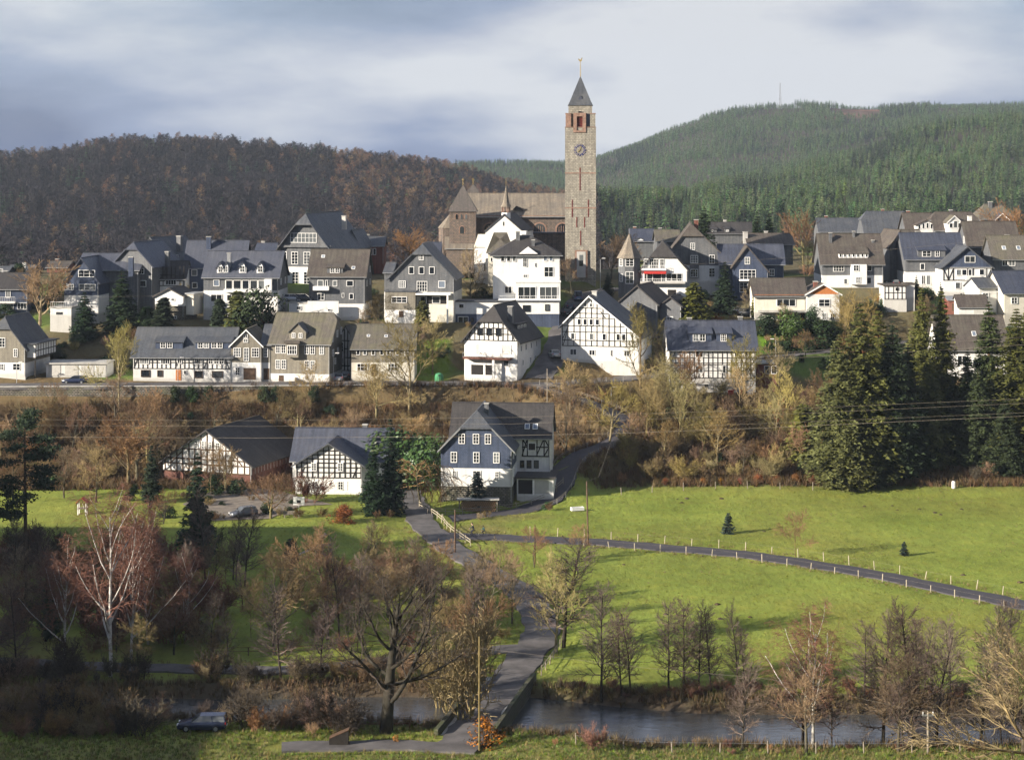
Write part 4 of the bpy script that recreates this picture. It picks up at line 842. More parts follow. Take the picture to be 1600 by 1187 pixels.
h.dormer(442, 622, 408, 378, 'S', wins=[(453+i*27,392,18,24) for i in range(7)], grid='1x1', mat=white_paint, up=.5); h.bar('bay', 510, 606, 448, 572, -.9, 0, plaster); h.wins([(540,470,34,38),(552,545,28,40)], '2x2', front=-.9); h.wins([(437,473,66,38)], '4x2'); h.wins([(627,469,32,40),(625,547,28,40),(480,552,24,36)], '1x1')
h.chimney(405, 255, .6, 4); h.chimney(556, 245, .5, 5); h.chimney(670, 300, .6, 4)
h = House('narrow_brown_gable', 'narrow slate gable with brown roof and white side between the bigger houses', 5, 414, 752, 850, 480, 8)
h.block(752, 850, 335, 240, 10, 'G', [(None, slate_wall)], roof=roof_brown, ov=.35, xm=815); h.wins([(812,340,18,36),(806,415,18,40),(820,415,16,40)], '1x1'); h.block(825, 1010, 320, 236, 9, 'E', [(None, slate_wall)], front=3, roof=roof_brown, ov=.3)
h = House('blue_roof_house', 'grey slate house with blue roof and wide flat dormer, white ground floor', 5, 405, 850, 1215, 572, 0)
h.block(850, 1215, 412, 256, 11, 'E', [(495, plaster), (None, slate_wall)], roof=roof_blue, ov=.4); h.dormer(928, 1098, 402, 360, 'S', wins=[(982,381,56,38),(1048,381,30,38)], mat=slate_wall)
h.wins([(955,461,30,42),(1058,461,30,42),(993,544,28,60)], '1x1'); h.wins([(960,543,26,58)], '2x1'); h.chimney(965, 245, .9)
h = House('dark_gable_timbered_house', 'white timbered house with dark slate gable and small balcony on the right', 5, 398, 1080, 1385, 628, 0)
h.block(1080, 1385, 466, 342, 10, 'G', [(545, plaster), (None, plaster)], roof=roof_grey, ov=.45, gmat=slate_blue)
h.timber(1084, 1382, 470, 545, [1086,1115,1145,1235,1270,1350,1380], [471], [(1115,545,1145,475),(1086,475,1115,545),(1350,545,1380,475)], .17)
h.wins([(1249,416,66,42)], '2x1'); h.wins([(1180,497,34,38),(1214,497,34,38),(1249,497,24,42),(1322,495,34,38),(1174,578,34,42),(1322,577,36,36)], '1x1'); h.panel('terrace_door', 1250, 590, 26, 58, timber_brown); h.bar('balcony', 1218, 1312, 518, 545, -1.2, 0, plaster)
h = House('dark_brown_roof_house', 'house with large dark brown roof near the right edge', 5, 415, 1240, 1560, 440, 0)
h.block(1240, 1560, 335, 185, 11, 'E', [(None, slate_wall)], roof=roof_brown, ov=.4); h.wins([(1343,377,34,42)], '1x1'); h.dormer(1355, 1384, 325, 290, 'S', wins=[(1368,307,24,30)], mat=white_paint); h.wins([(4,300,.8,1.6)], '1x1', face='L')
h = House('mossy_skylight_house', 'slate house with mossy brown roof and roof windows at the right edge', 5, 402, 1395, 1640, 525, 0)
h.block(1395, 1640, 412, 272, 10, 'E', [(None, slate_wall)], roof=roof_moss, ov=.4); h.wins([(1465,438,34,38),(1508,438,40,38)], '2x1'); h.skylight(1475, 346); h.skylight(1565, 346); h.chimney(1523, 268, .8)
h = House('right_edge_house', 'cream gabled house with blue grey roof cut by the right picture edge', 5, 376, 1455, 1700, 760, 10)
h.block(1455, 1700, 622, 490, 10, 'E', [(None, plaster2)], roof=roof_blue, ov=.4); h.wins([(3,600,1,1.4),(6,600,1,1.4)], '2x2', face='L'); h.wins([(1520,670,40,40)], '2x2')
h.block(1335, 1452, 590, 532, 7, 'E', [(None, plaster)], front=3, roof=roof_grey, ov=.3); h.wins([(1375,640,40,40)], '2x2')
h = House('timbered_shed', 'little flat roofed white timbered shed below the slate houses', 5, 388, 717, 910, 665, 0, 'shed')
h.block(717, 857, 580, 575, 5, 'F', [(None, plaster)], roof=roof_brown, ov=.35); h.timber(720, 854, 584, 662, 5, [622], (), .12); h.wins([(798,600,18,18)], '1x1', fmat=timber); h.block(860, 912, 572, 568, 4, 'F', [(None, plaster)], front=.8, roof=roof_brown, ov=.2)
h = House('red_hut', 'small red wooden hut below the dark gabled timbered house', 5, 378, 1115, 1235, 735, 0, 'hut')
h.block(1115, 1232, 668, 648, 4, 'E', [(None, brick_red)], roof=metal_grey, ov=.3); h.panel('hut_door', 1150, 712, 24, 46, timber_brown)
h = House('white_garage', 'white garage with flat brown roof beside the red hut', 5, 374, 1180, 1362, 760, 0, 'garage')
h.block(1180, 1362, 712, 640, 6, 'E', [(None, plaster)], roof=roof_brown, ov=.3); h.panel('garage_door', 1310, 740, 78, 34, garage_m)
# ---------------------------------------------------------------- roofs on the plateau behind
def back(name, label, Z, d, x0, x1, ye, yr, roof, wall=None, yb=None, dep=10, hip=0, kind='E', wn_=(), grid='1x1', rot=0, **kw):
    h = House(name, label, Z, d, x0, x1, yb if yb else ye+60, rot); h.block(x0, x1, ye, yr, dep, kind, [(None, wall or slate_wall)], roof=roof, hip=hip, ov=.4, **kw)
    if wn_: h.wins(wn_, grid)
    h.chimney(x0+(x1-x0)*(.22+.5*((x0*7) % 10)/10), yr-14, .75, mat=[slate_wall, plaster_grey, brick_red][int(abs(x0)) % 3])
    return h
back('long_grey_roof_house', 'house with long low grey roof in front of the far spruce edge', 5, 520, 320, 600, 245, 163, roof_grey).chimney(478, 160, .8)
back('broad_blue_roof_hall', 'broad hall with huge plain slate roof on the plateau', 5, 500, 605, 905, 275, 122, roof_grey, dep=14, hip=.35)
h = back('white_dormer_house', 'brown roofed house with low white arched dormer front', 5, 470, 860, 1030, 240, 132, roof_brown); h.block(908, 1030, 205, 176, 4, 'G', [(None, plaster)], front=-2, roof=roof_brown, ov=.25, yb=300); h.wins([(925,217,18,28),(950,210,18,34),(975,208,18,36),(1000,212,18,32)], '1x1')
h = back('arched_gable_house', 'brown roofed house with white triangular glazed gable', 5, 465, 1035, 1310, 235, 126, roof_brown, hip=.4); h.block(1095, 1182, 190, 150, 5, 'G', [(None, plaster)], front=-2.5, roof=roof_moss, ov=.2, yb=300, barge=white_paint); h.wins([(1117,207,24,30),(1145,200,26,44),(1168,207,18,30)], '1x1'); h.chimney(1247, 150, .9, 0, plaster)
h = back('pointed_roof_house', 'house with steep pointed grey roof on the skyline at right', 5, 480, 1315, 1520, 165, 78, roof_moss, hip=.9); h.chimney(1398, 62, .9, 4); h.block(1395, 1475, 172, 135, 4, 'G', [(None, slate_wall)], front=-2, roof=roof_blue, ov=.3, yb=240, barge=white_paint)
back('blue_ridge_house', 'low blue slate roof right of the church tower', 4, 480, 500, 640, 185, 112, roof_blue).dormer(522, 575, 190, 178, 'G', 165, [], mat=white_paint)
h = back('long_brown_roof_house', 'long dark brown roof with white dormer spots behind the tall slate house', 4, 525, 955, 1250, 138, 70, roof_dark); h.dormer(985, 1030, 130, 112, 'S', wins=[(1000,121,16,14)]); h.dormer(1080, 1110, 130, 110, 'S', wins=[(1096,120,16,14)])
back('brown_hip_roof_house', 'brown roofed house above the blue gable house', 4, 440, 1225, 1500, 205, 140, roof_brown, hip=.3).chimney(1215, 130, 1.0, 3, plaster_grey)
back('small_brown_roof_house', 'small mossy roof beside the pointed turret', 4, 430, 660, 800, 185, 120, roof_moss)
h = back('left_bay_house', 'dark roofed house with white bay windows at the left edge', 1, 386, -60, 170, 480, 385, roof_dark, slate_blue, 650); h.wins([(52,592,64,42),(137,586,62,42)], '3x1'); h.rail(-20, 100, 530, 560, -.9); h.bar('balcony_slab', -20, 100, 560, 570, -1, 0, plaster); h.wins([(50,510,30,50)], '2x1')
back('left_grey_roof_house', 'distant house with pale grey roof and white chimney on the left', 1, 440, 38, 185, 395, 337, roof_grey, slate_wall).chimney(138, 322, .7, 2, plaster)
back('left_edge_dormer_house', 'slate roof with one white dormer at the far left edge', 1, 425, -80, 30, 400, 345, roof_grey).wins([(8,370,22,28)], '2x2')
back('brown_far_house', 'brown tiled far house behind the round red brown tree', 1, 450, 290, 412, 350, 312, roof_brown, brick_red)
back('blue_low_house', 'low blue slate roof left of the school building', 2, 428, 790, 900, 255, 202, roof_blue, slate_blue)
back('slate_side_house', 'grey slate house rising right behind the school building', 2, 432, 1330, 1440, 215, 120, roof_grey, slate_wall, kind='G', rot=-10)
h = back('brick_side_house', 'red brick house with white windows right of the school building', 2, 440, 1440, 1580, 215, 160, roof_grey, brick_red, 320, kind='E'); h.wins([(1502,250,18,40),(1525,250,18,40)], '1x1'); 
for q in TIMBERS: q[0].frame(*q[1:])
# ---------------------------------------------------------------- church tower
h = House('church_tower', 'tall square rubble stone church tower with clock, red louvres and slate spire', 10, 412, 160, 497, 2442, -2, 'tower')
T = h; m10 = h.m; wd = (497-160)*m10/h.cs; hw = wd/2; yc = hw
def ringbox(name, x0, x1, ya, yb_, mat, par=None):
    a, b_ = T.X(x0), T.X(x1); w2 = (b_-a)/2; return boxo(name, a, b_, yc-w2, yc+w2, T.Z(yb_), T.Z(ya), mat, par or T.root)
boxo('shaft', -hw, hw, 0, wd, -4, T.Z(757), stone_tower, T.root)
for yy in (757, 1260, 1640): boxo('string_course', -hw-.06, hw+.06, -.06, wd+.06, T.Z(yy)-.12, T.Z(yy)+.12 if yy > 800 else T.Z(yy)-.002, stone_red, T.root)
ringbox('belfry', 197, 455, 520, 756, stone_tower)
for sx in (0, 1):
    for sy in (0, 1):
        p = 1.15; x = -hw+.12 if sx == 0 else hw-.12-p; y = .12 if sy == 0 else wd-.12-p
        boxo('corner_pier', x, x+p, y, y+p, T.Z(755.5), T.Z(616), stone_red if sx == 0 else stone_tower, T.root)
        boxo('pier_cap', x-.07, x+p+.07, y-.07, y+p+.07, T.Z(615.5), T.Z(615.5)+.18, stone_red, T.root)
f = -.18
def surround(cx, y0, y1, w, dp=.3, bw=.75):
    x = T.X(cx); w2 = w*m10/2; z1, z0 = T.Z(y0), T.Z(y1)
    for a, b_, c, d_ in ((x-w2, x-w2+bw, z0, z1), (x+w2-bw, x+w2, z0, z1), (x-w2+bw, x+w2-bw, z1-bw, z1), (x-w2+bw, x+w2-bw, z0, z0+bw*.6)):
        boxo('window_surround', a, b_, f, 1.2, c, d_, stone_red, T.root)
    lo = boxo('louvre_opening', x-w2+bw, x+w2-bw, .25, .6, z0+bw*.6, z1-bw, dark_red, T.root)
    n = 9; zz0, zz1 = z0+bw*.6, z1-bw
    for i in range(n):
        z = zz0+(zz1-zz0)*(i+.3)/n; boxo('louvre', x-w2+bw+.02, x+w2-bw-.02, .1, .28, z, z+.11, dark_red, lo)
surround(319, 605, 818, 138)
boxo('belfry_slot', T.X(305), T.X(335), .5, 1.4, T.Z(602), T.Z(585), opening_shade, T.root)
boxo('stair_shed', T.X(392), T.X(447), .3, 1.4, T.Z(752), T.Z(612), roof_blue, T.root)
# spire
a, b_ = T.X(190), T.X(465); xm = (a+b_)/2; w2 = (b_-a)/2; ze, za = T.Z(522), T.Z(200, hw)
V = [(a, yc-w2, ze), (b_, yc-w2, ze), (b_, yc+w2, ze), (a, yc+w2, ze)]
q = .86; V += [(xm+(x-xm)*q, yc+(y-yc)*q, ze+.75) for x, y, z in V]+[(xm, yc, za)]
sp = T.mesh('spire', V, [(0,1,5,4),(1,2,6,5),(2,3,7,6),(3,0,4,7),(4,5,8),(5,6,8),(6,7,8),(7,4,8),(3,2,1,0)], roof_grey)
x, z = xm, T.Z(462); V = [(x-.55, yc-w2*.78, z), (x+.65, yc-w2*.78, z), (x+.05, yc-w2*.78, z+.95), (x+.05, yc-.6, z+.95), (x-.55, yc-.6, z), (x+.65, yc-.6, z)]
T.mesh('spire_dormer', V, [(0,1,2),(0,2,3,4),(2,1,5,3),(0,4,5,1),(4,3,5)], roof_blue, sp)
V, Fc = [], []; tubes([([(xm, yc, za-.3), (xm, yc, za+3.2)], [.10, .06])], V, Fc, 6); T.mesh('flagpole', V, Fc, gold, sp)
V, Fc = [], []
prof = [(-.55,.5),(-.5,.9),(-.15,.55),(.15,.6),(.3,1.0),(.45,1.05),(.62,.9),(.45,.8),(.4,.35),(.1,0),(-.3,.15)]
n = len(prof); V = [(xm+px*.8, yc-.07, za+3.0+pz*.9) for px, pz in prof]+[(xm+px*.8, yc+.07, za+3.0+pz*.9) for px, pz in prof]
T.mesh('weathercock', V, [tuple(range(n)), tuple(reversed(range(n, 2*n)))]+[(i, n+i, n+(i+1) % n, (i+1) % n) for i in range(n)], gold, sp)
# clock: twelve blue plates, ring of minute dots, two gilded hands
blue_en = plain('blue_enamel', (.02,.03,.16), .35, .1, 3)
cx, cz, cr = T.X(321), T.Z(1010), 53*m10
clk = boxo('clock_face', cx-cr*.78, cx+cr*.78, -.03, .02, cz-cr*.78, cz+cr*.78, stone_tower, T.root)
ROM = ['XII','I','II','III','IIII','V','VI','VII','VIII','IX','X','XI']
fwhite = plain('numeral_gold', (.75,.62,.35), .4, .05, 4)
for i in range(12):
    an = R(90-30*i); o = link('hour_plate', boxm('hour_plate', -.17, .17, -.09, -.035, -.22, .22, blue_en), clk); o.matrix_local = Matrix.Translation((cx+cr*math.cos(an), 0, cz+cr*math.sin(an))) @ Matrix.Rotation(-(an-R(90)), 4, 'Y')
    tcu = bpy.data.curves.new('numeral', 'FONT'); tcu.body = ROM[i]; tcu.size = .26; tcu.align_x = 'CENTER'; tcu.align_y = 'CENTER'; tcu.extrude = .008; tcu.materials.append(fwhite)
    tob = bpy.data.objects.new('numeral', tcu); tme = bpy.data.meshes.new_from_object(tob); bpy.data.objects.remove(tob); to = link('numeral', tme, clk); to.matrix_local = Matrix.Translation((cx+cr*math.cos(an), -.1, cz+cr*math.sin(an))) @ Matrix.Rotation(-(an-R(90)), 4, 'Y') @ Matrix.Rotation(R(90), 4, 'X')
for an, L, w in ((R(222), .62, .15), (R(72), .95, .1)):
    o = link('clock_hand', boxm('clock_hand', -.15, L, -.13, -.10, -w/2, w/2, gold), clk); o.matrix_local = Matrix.Translation((cx, 0, cz)) @ Matrix.Rotation(-an, 4, 'Y')
def z3(x, y): return (660+x/3.297-860)*6.98, (80+y/3.297-90)*6.98
for x, ya, yb_ in ((812,600,718),(772,765,855),(855,765,855),(795,855,908),(835,855,908),(815,925,1000)):
    X_, A_ = z3(x, ya); _, B_ = z3(x, yb_)
    boxo('slit_window', T.X(X_)-.11, T.X(X_)+.11, -.05, .02, T.Z(B_), T.Z(A_), dark_red, T.root)
X_, A_ = z3(818, 1032); _, B_ = z3(818, 1152)
boxo('portal_frame', T.X(X_)-1.35, T.X(X_)+1.35, -.35, .02, T.Z(B_)-.6, T.Z(A_)+.3, stone_red, T.root); boxo('portal_panel', T.X(X_)-.95, T.X(X_)+.95, -.42, -.352, T.Z(B_)-.6, T.Z(A_), plaster_grey, T.root)
for q in (.28, .62): boxo('portal_window', T.X(X_)-.4, T.X(X_)+.4, -.46, -.423, T.Z(A_)-3.6*q-.9, T.Z(A_)-3.6*q+.3, pane_m, T.root)
# ---------------------------------------------------------------- church
h = House('parish_church', 'long stone parish church with brown shingle roof, stair towers and round arched windows', 9, 432, 170, 1475, 1000, 0, 'church')
h.block(190, 1500, 490, 242, 15, 'E', [(None, stone_church)], roof=roof_church, ov=.5, hip=.6, hipb=0)
def arch(h, cx, y0, y1, w, mat, fr=None, n=10, out=.05, name='arched_window'):
    fr = h.front if fr is None else fr; x, w2 = h.X(cx), w*h.m/2; zt, zb = h.Z(y0, fr), h.Z(y1, fr); zc = max(zb, zt-w2)
    pts = [(x-w2, zb), (x+w2, zb)]+[(x+w2*math.cos(math.pi*i/n), zc+w2*math.sin(math.pi*i/n)) for i in range(n+1)]
    k = len(pts); V = [(a, fr-out, c) for a, c in pts]+[(a, fr+.05, c) for a, c in pts]
    return h.mesh(name, V, [tuple(range(k)), tuple(reversed(range(k, 2*k)))]+[((i+1) % k, i, k+i, k+(i+1) % k) for i in range(k)], mat)
for cx in (620, 1185, 1445):
    arch(h, cx, 560, 690, 165, stone_red, out=.05, name='arch_surround'); a = arch(h, cx, 578, 690, 125, pane_m, out=.09)
    for k in range(1, 5): boxo('glazing_bar', h.X(cx)-63*h.m+k*25*h.m-.06, h.X(cx)-63*h.m+k*25*h.m+.06, -.14, -.085, h.Z(690), h.Z(600+abs(k-2.5)*8), stone_red, a)
h.bar('cornice', 480, 1475, 486, 500, -.35, -.01, stone_red)
h.block(1000, 1490, 690, 640, 4, 'F', [(None, stone_church)], front=-4, roof=roof_blue, ov=.3)
V = [(h.X(880), 1.2, h.Z(420,1)), (h.X(1045), 1.2, h.Z(420,1)), (h.X(920), 1.2, h.Z(378,1)), (h.X(920), 4, h.Z(378,1)), (h.X(1045), 4, h.Z(420,1)), (h.X(880), 4, h.Z(420,1))]
h.mesh('roof_dormer', V, [(0,1,2),(0,2,3,5),(2,1,4,3)], roof_dark)
# aisle and apse
h.block(140, 585, 855, 695, 8, 'E', [(None, stone_church)], front=-9, roof=roof_church, ov=.35, yb=1010)
h.skylight(318, 790, .8, .8)
xa, xb = h.X(48), h.X(185); rr = xb-xa; V = []; fr = -6
pts = [(xb, fr), (xb-rr*.62, fr), (xa, fr+rr*.62), (xa, fr+rr*1.3), (xb-rr*.6, fr+rr*1.9), (xb, fr+rr*1.9)]; k = len(pts)
zb, zt, zr = h.Z(1000, fr)-2, h.Z(628, fr), h.Z(450, fr+4)
h.mesh('apse_wall', [(x, y, zb) for x, y in pts]+[(x, y, zt) for x, y in pts], [(i, k+i, k+(i+1) % k, (i+1) % k) for i in range(k)], stone_church)
h.mesh('apse_roof', [(xb+(x-xb)*1.08, fr+rr*.95+(y-fr-rr*.95)*1.06, zt) for x, y in pts]+[(xb, fr+rr*.95, zr)], [(i, k, (i+1) % k) for i in range(k)]+[tuple(range(k))], roof_church)
arch(h, 100, 700, 860, 30, pane_m, fr+.35)
# stair towers with pyramid spires
for (x0, x1, ye, ya, yb_, fr, nm) in ((175, 470, 442, 135, 700, -8, 1), (360, 475, 245, 130, 320, 12, 0)):
    a, b_ = h.X(x0), h.X(x1); w = b_-a; boxo('stair_tower', a, b_, fr, fr+w, h.Z(yb_, fr)-6, h.Z(ye, fr), stone_church, h.root)
    o = .35; xm, ym = (a+b_)/2, fr+w/2; za, ze = h.Z(ya, fr+w/2), h.Z(ye, fr); hh = w/2+o
    V = [(xm-hh, ym-hh, ze), (xm+hh, ym-hh, ze), (xm+hh, ym+hh, ze), (xm-hh, ym+hh, ze)]; V += [(xm+(x-xm)*.83, ym+(y-ym)*.83, ze+1.0) for x, y, z in V]+[(xm, ym, za)]
    sp = h.mesh('tower_roof', V, [(0,1,5,4),(1,2,6,5),(2,3,7,6),(3,0,4,7),(4,5,8),(5,6,8),(6,7,8),(7,4,8),(3,2,1,0)], roof_spire)
    V, Fc = [], []; tubes([([(xm, ym, za-.2), (xm, ym, za+1.5)], [.07, .05]), ([(xm-.35, ym, za+1.1), (xm+.35, ym, za+1.1)], [.05, .05])], V, Fc, 5); h.mesh('cross', V, Fc, gold, sp)
    if nm:
        for cx in (256, 310, 363): arch(h, cx, 463, 525, 42, stone_red, fr, 8, .05, 'arch_surround'); arch(h, cx, 470, 525, 26, pane_m, fr, 8, .09)
        arch(h, 315, 598, 692, 66, stone_red, fr, 8, .05, 'arch_surround'); arch(h, 315, 608, 690, 46, pane_m, fr, 8, .09)
# ---------------------------------------------------------------- white chapel in front of it
h = House('white_chapel', 'white gabled chapel with slim ridge turret in front of the stone church', 9, 410, 570, 990, 1150, -10, 'chapel')
h.block(570, 990, 662, 478, 14, 'G', [(None, plaster)], roof=roof_dark, ov=.2)
h.panel('slit_window', 777, 580, 14, 46, timber); 
h.block(432, 572, 850, 712, 9, 'E', [(None, plaster)], front=1, roof=plaster2, ov=.05, hip=0); h.panel('slit_window', 556, 1078, 18, 80, timber, 1)
h.bar('corner_block', 985, 1035, 660, 700, -.3, 2, plaster)
xm, ym = h.X(793), 1.3; r8 = lambda r, z: [(xm+r*math.cos(R(45*i+22.5)), ym+r*math.sin(R(45*i+22.5)), z) for i in range(8)]
z0, z1, z2, za = h.Z(490), h.Z(455), h.Z(388), h.Z(135)
tb = h.mesh('turret_base', r8(1.0, z0-1)+r8(.95, z1), [(i, (i+1) % 8, 8+(i+1) % 8, 8+i) for i in range(8)]+[tuple(range(8, 16))], white_paint)
for i in range(8): V, Fc = [], []; x, y, _ = r8(.85, 0)[i]; tubes([([(x, y, z1), (x, y, z2)], [.1, .1])], V, Fc, 5); h.mesh('turret_post', V, Fc, stone_red, tb)
V = r8(1.2, z2)+r8(.72, z2+.9)+r8(.34, z2+3.0)+[(xm, ym, za)]
h.mesh('turret_spire', V, [(a*8+i, a*8+(i+1) % 8, a*8+8+(i+1) % 8, a*8+8+i) for a in (0, 1) for i in range(8)]+[(16+i, 16+(i+1) % 8, 24) for i in range(8)]+[tuple(range(7, -1, -1))], roof_church, tb)
V, Fc = [], []; tubes([([(xm, ym, za-.3), (xm, ym, za+1.4)], [.05, .03])], V, Fc, 5); h.mesh('finial', V, Fc, gold, tb)
h = House('yellow_pyramid_house', 'small house with ochre pyramid roof between chapel and villa', 9, 400, 585, 885, 1150, 0, 'house')
h.block(600, 880, 895, 690, 8, 'E', [(None, plaster2)], roof=roof_moss, hip=1, ov=.4, top=4.4); h.wins([(640,985,26,50)], '1x1')
# ---------------------------------------------------------------- retaining wall below the road
h_pts = [(-140,342.6),(0,342.7),(200,342.6),(400,343),(560,343.6),(640,344.2),(700,344.6)]
rx = np.array([P(a, 0, d).x for a, d in h_pts]); ry = np.array([d for a, d in h_pts])
wl = tag(empty('retaining_wall', (float(rx.mean()), 343, 10)), 'long rubble stone retaining wall carrying the town road', 'wall')
rp_ = RP['town_road'][1]
def road_z(x): return float(np.interp(x, rp_[:, 0], rp_[:, 2]))
cx0 = np.linspace(rx[0], rx[-1], 33)
ox, oy = wl.location.x, wl.location.y
for i, (a, b_) in enumerate(zip(cx0, cx0[1:])):
    ya, yb_ = np.interp([a, b_], rx, ry); za, zb_ = road_z(a), road_z(b_)
    V = [(a-ox, ya-oy, za-4.6-10), (b_-ox, yb_-oy, zb_-4.6-10), (b_-ox, yb_-oy+.1, zb_-10+.04), (a-ox, ya-oy+.1, za-10+.04)]; V += [(x, y+.55, z) for x, y, z in V]
    Q = [(0,1,2,3),(7,6,5,4),(0,3,7,4),(1,5,6,2),(3,2,6,7),(4,5,1,0)]
    link('wall_section', uvmesh('wall_section', V, Q, stone_wall), wl)
    V = [(a-ox+.01, ya-oy-.02, za-10+.045), (b_-ox-.01, yb_-oy-.02, zb_-10+.045), (b_-ox-.01, yb_-oy+.75, zb_-10+.045), (a-ox+.01, ya-oy+.75, za-10+.045)]; V += [(x, y, z+.14) for x, y, z in V]
    link('coping_stone', uvmesh('coping_stone', V, [(3,2,1,0),(4,5,6,7),(0,1,5,4),(1,2,6,5),(2,3,7,6),(3,0,4,7)], concrete), wl)
# ---------------------------------------------------------------- vegetation prototypes
def bark(name, c, var=.3, scale=1.5): return plain(name, c, .9, var, scale, rnd=.5, spec=.1)
bark_grey = bark('bark_grey_green', (.105,.095,.065)); bark_dark = bark('bark_dark', (.045,.038,.03)); bark_birch = plain('bark_birch_white', (.62,.60,.56), .8, .3, 1.1, dark=(.10,.09,.08), spec=.1)
bark_pale = bark('bark_olive', (.22,.18,.095)); bark_brown = bark('bark_red_brown', (.12,.075,.05))  # olive bark is paler than the grey-green one
tw_red = plain('twigs_red_brown', (.185,.095,.068), .9, .3, 1.5, rnd=.15, spec=.1); tw_olive = bark('twigs_olive', (.28,.225,.10)); tw_brown = bark('twigs_brown', (.22,.155,.09)); tw_grey = bark('twigs_grey_purple', (.14,.105,.09)); tw_orange = bark('twigs_orange_brown', (.265,.175,.095)); tw_dark = bark('twigs_dark', (.068,.055,.042))
def leafm(name, c, rnd=.5, spec=.15, rough=.75): return plain(name, c, rough, .35, .9, rnd=rnd, spec=spec, detail=3)
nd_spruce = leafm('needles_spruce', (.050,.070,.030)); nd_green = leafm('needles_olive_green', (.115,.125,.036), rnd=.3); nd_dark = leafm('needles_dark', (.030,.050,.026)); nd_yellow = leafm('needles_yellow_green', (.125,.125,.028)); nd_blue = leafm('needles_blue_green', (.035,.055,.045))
lf_laurel = leafm('leaves_laurel', (.045,.092,.024), spec=.4, rough=.45); lf_dark = leafm('leaves_dark_evergreen', (.028,.048,.018)); lf_beech = leafm('leaves_dry_beech', (.26,.105,.035)); lf_red = leafm('leaves_dry_red', (.13,.045,.028)); lf_orange = leafm('leaves_orange', (.36,.12,.035))
grass_dry = leafm('grass_dry', (.20,.165,.07)); grass_green = leafm('grass_green', (.12,.175,.03))
def rot_about(v, ax, a): return Matrix.Rotation(a, 3, ax) @ v
def grow(rng, out, p, d, L, r, lev, Pm):
    n = Pm['seg'][lev]; pts, rad = [p.copy()], [r]; st = L/n; q = p.copy(); dd = d.copy()
    for i in range(n):
        dd = (dd+Vector((rng.gauss(0,1), rng.gauss(0,1), rng.gauss(0,.6)))*Pm['wig'][lev]+Vector((0,0,1))*Pm['trop'][lev]/n).normalized()
        q = q+dd*st; pts.append(q.copy()); rad.append(max(r*(1-(i+1)/n*Pm.get('tap', .75)), .004))
    out.append((lev, pts, rad))
    if lev+1 >= len(Pm['seg']): return
    m = Pm['n'][lev]; s0 = Pm['start'][lev]; az = rng.random()*6.28
    for k in range(m):
        t = s0+(1-s0)*((k+rng.random()*.7)/m); f = min(t*n, n-1e-3); i = int(f); pos = pts[i].lerp(pts[i+1], f-i); tg = (pts[i+1]-pts[i]).normalized()
        az += 2.4+rng.gauss(0, .35); a = Pm['ang'][lev]*(1+rng.gauss(0, .18))*(1.0-Pm.get('fan', .35)*(t-s0)/(1-s0+1e-6))
        side = rot_about(tg.orthogonal().normalized(), tg, az); nd = (tg*math.cos(a)+side*math.sin(a)).normalized()
        l2 = L*Pm['ratio'][lev]*(1-Pm['fall'][lev]*(t-s0)/(1-s0+1e-6))*(.75+.5*rng.random()); rr = min(rad[i]*Pm.get('rr', .62), r*.72)
        if lev >= 1: rr = max(rr, Pm['twig'])
        grow(rng, out, pos, nd, l2, rr if lev+2 < len(Pm['seg']) else Pm['twig'], lev+1, Pm)
def tree_meshes(name, seed, Pm, H, r0, bmat, tmat, stems=1, spread=0., split=2):
    rng = random.Random(seed); out = []
    for s_ in range(stems):
        a = rng.random()*6.28 if stems > 1 else 0; d = Vector((math.cos(a)*spread, math.sin(a)*spread, 1)).normalized() if stems > 1 else Vector((rng.gauss(0,.015), rng.gauss(0,.015), 1)).normalized()
        b = Vector((math.cos(a)*.25, math.sin(a)*.25, -.3)) if stems > 1 else Vector((0,0,-.3))
        grow(rng, out, b, d, H*Pm['trunk']*(.8+.35*rng.random() if stems > 1 else 1), r0*(.75+.4*rng.random() if stems > 1 else 1), 0, Pm)
    zmax = max(p.z for _, pts, _ in out for p in pts); k = H/zmax
    V, Fc, V2, F2 = [], [], [], []
    for lev, pts, rad in out:
        pts = [Vector((p.x*k, p.y*k, p.z*k)) for p in pts]
        if lev < split: tubes([(pts, rad)], V, Fc, 7 if lev == 0 else 5)
        else: tubes([(pts, rad)], V2, F2, 3, tip=True)
    return [('trunk', uvmesh(name+'_trunk', V, Fc, bmat, smooth_=True, uv=False)), ('crown', uvmesh(name+'_crown', V2, F2, tmat, uv=False))]
BROAD = dict(seg=[8,7,5,4,2], n=[9,8,7,6], start=[.28,.3,.22,.2], ang=[.95,.75,.7,.7], ratio=[.62,.55,.5,.5], fall=[.35,.35,.3,.2], wig=[.05,.13,.16,.2,.2], trop=[.1,.35,.3,.2,.1], trunk=.85, twig=.022)
OAK = dict(seg=[9,10,6,4,2], n=[14,9,7,6], start=[.2,.3,.25,.2], ang=[1.15,.8,.75,.75], ratio=[.86,.42,.46,.5], fall=[.62,.3,.3,.2], wig=[.022,.12,.2,.22,.2], trop=[.1,1.0,.4,.2,.1], trunk=.97, twig=.016, rr=.5, fan=.45)
ALDER = dict(seg=[9,5,4,2], n=[34,9,8], start=[.2,.15,.12], ang=[1.1,.75,.7], ratio=[.29,.5,.5], fall=[.55,.4,.2], wig=[.035,.12,.18,.2], trop=[.2,.2,.2,.1], trunk=.98, twig=.018, fan=.45)
BIRCH = dict(seg=[9,8,5,4,2], n=[13,9,9,6], start=[.2,.2,.1,.1], ang=[.62,.7,.8,.6], ratio=[.55,.42,.5,.55], fall=[.5,.35,.3,.2], wig=[.025,.08,.15,.2,.2], trop=[.15,.6,-.1,-.9,-.5], trunk=.97, twig=.012, fan=.3)
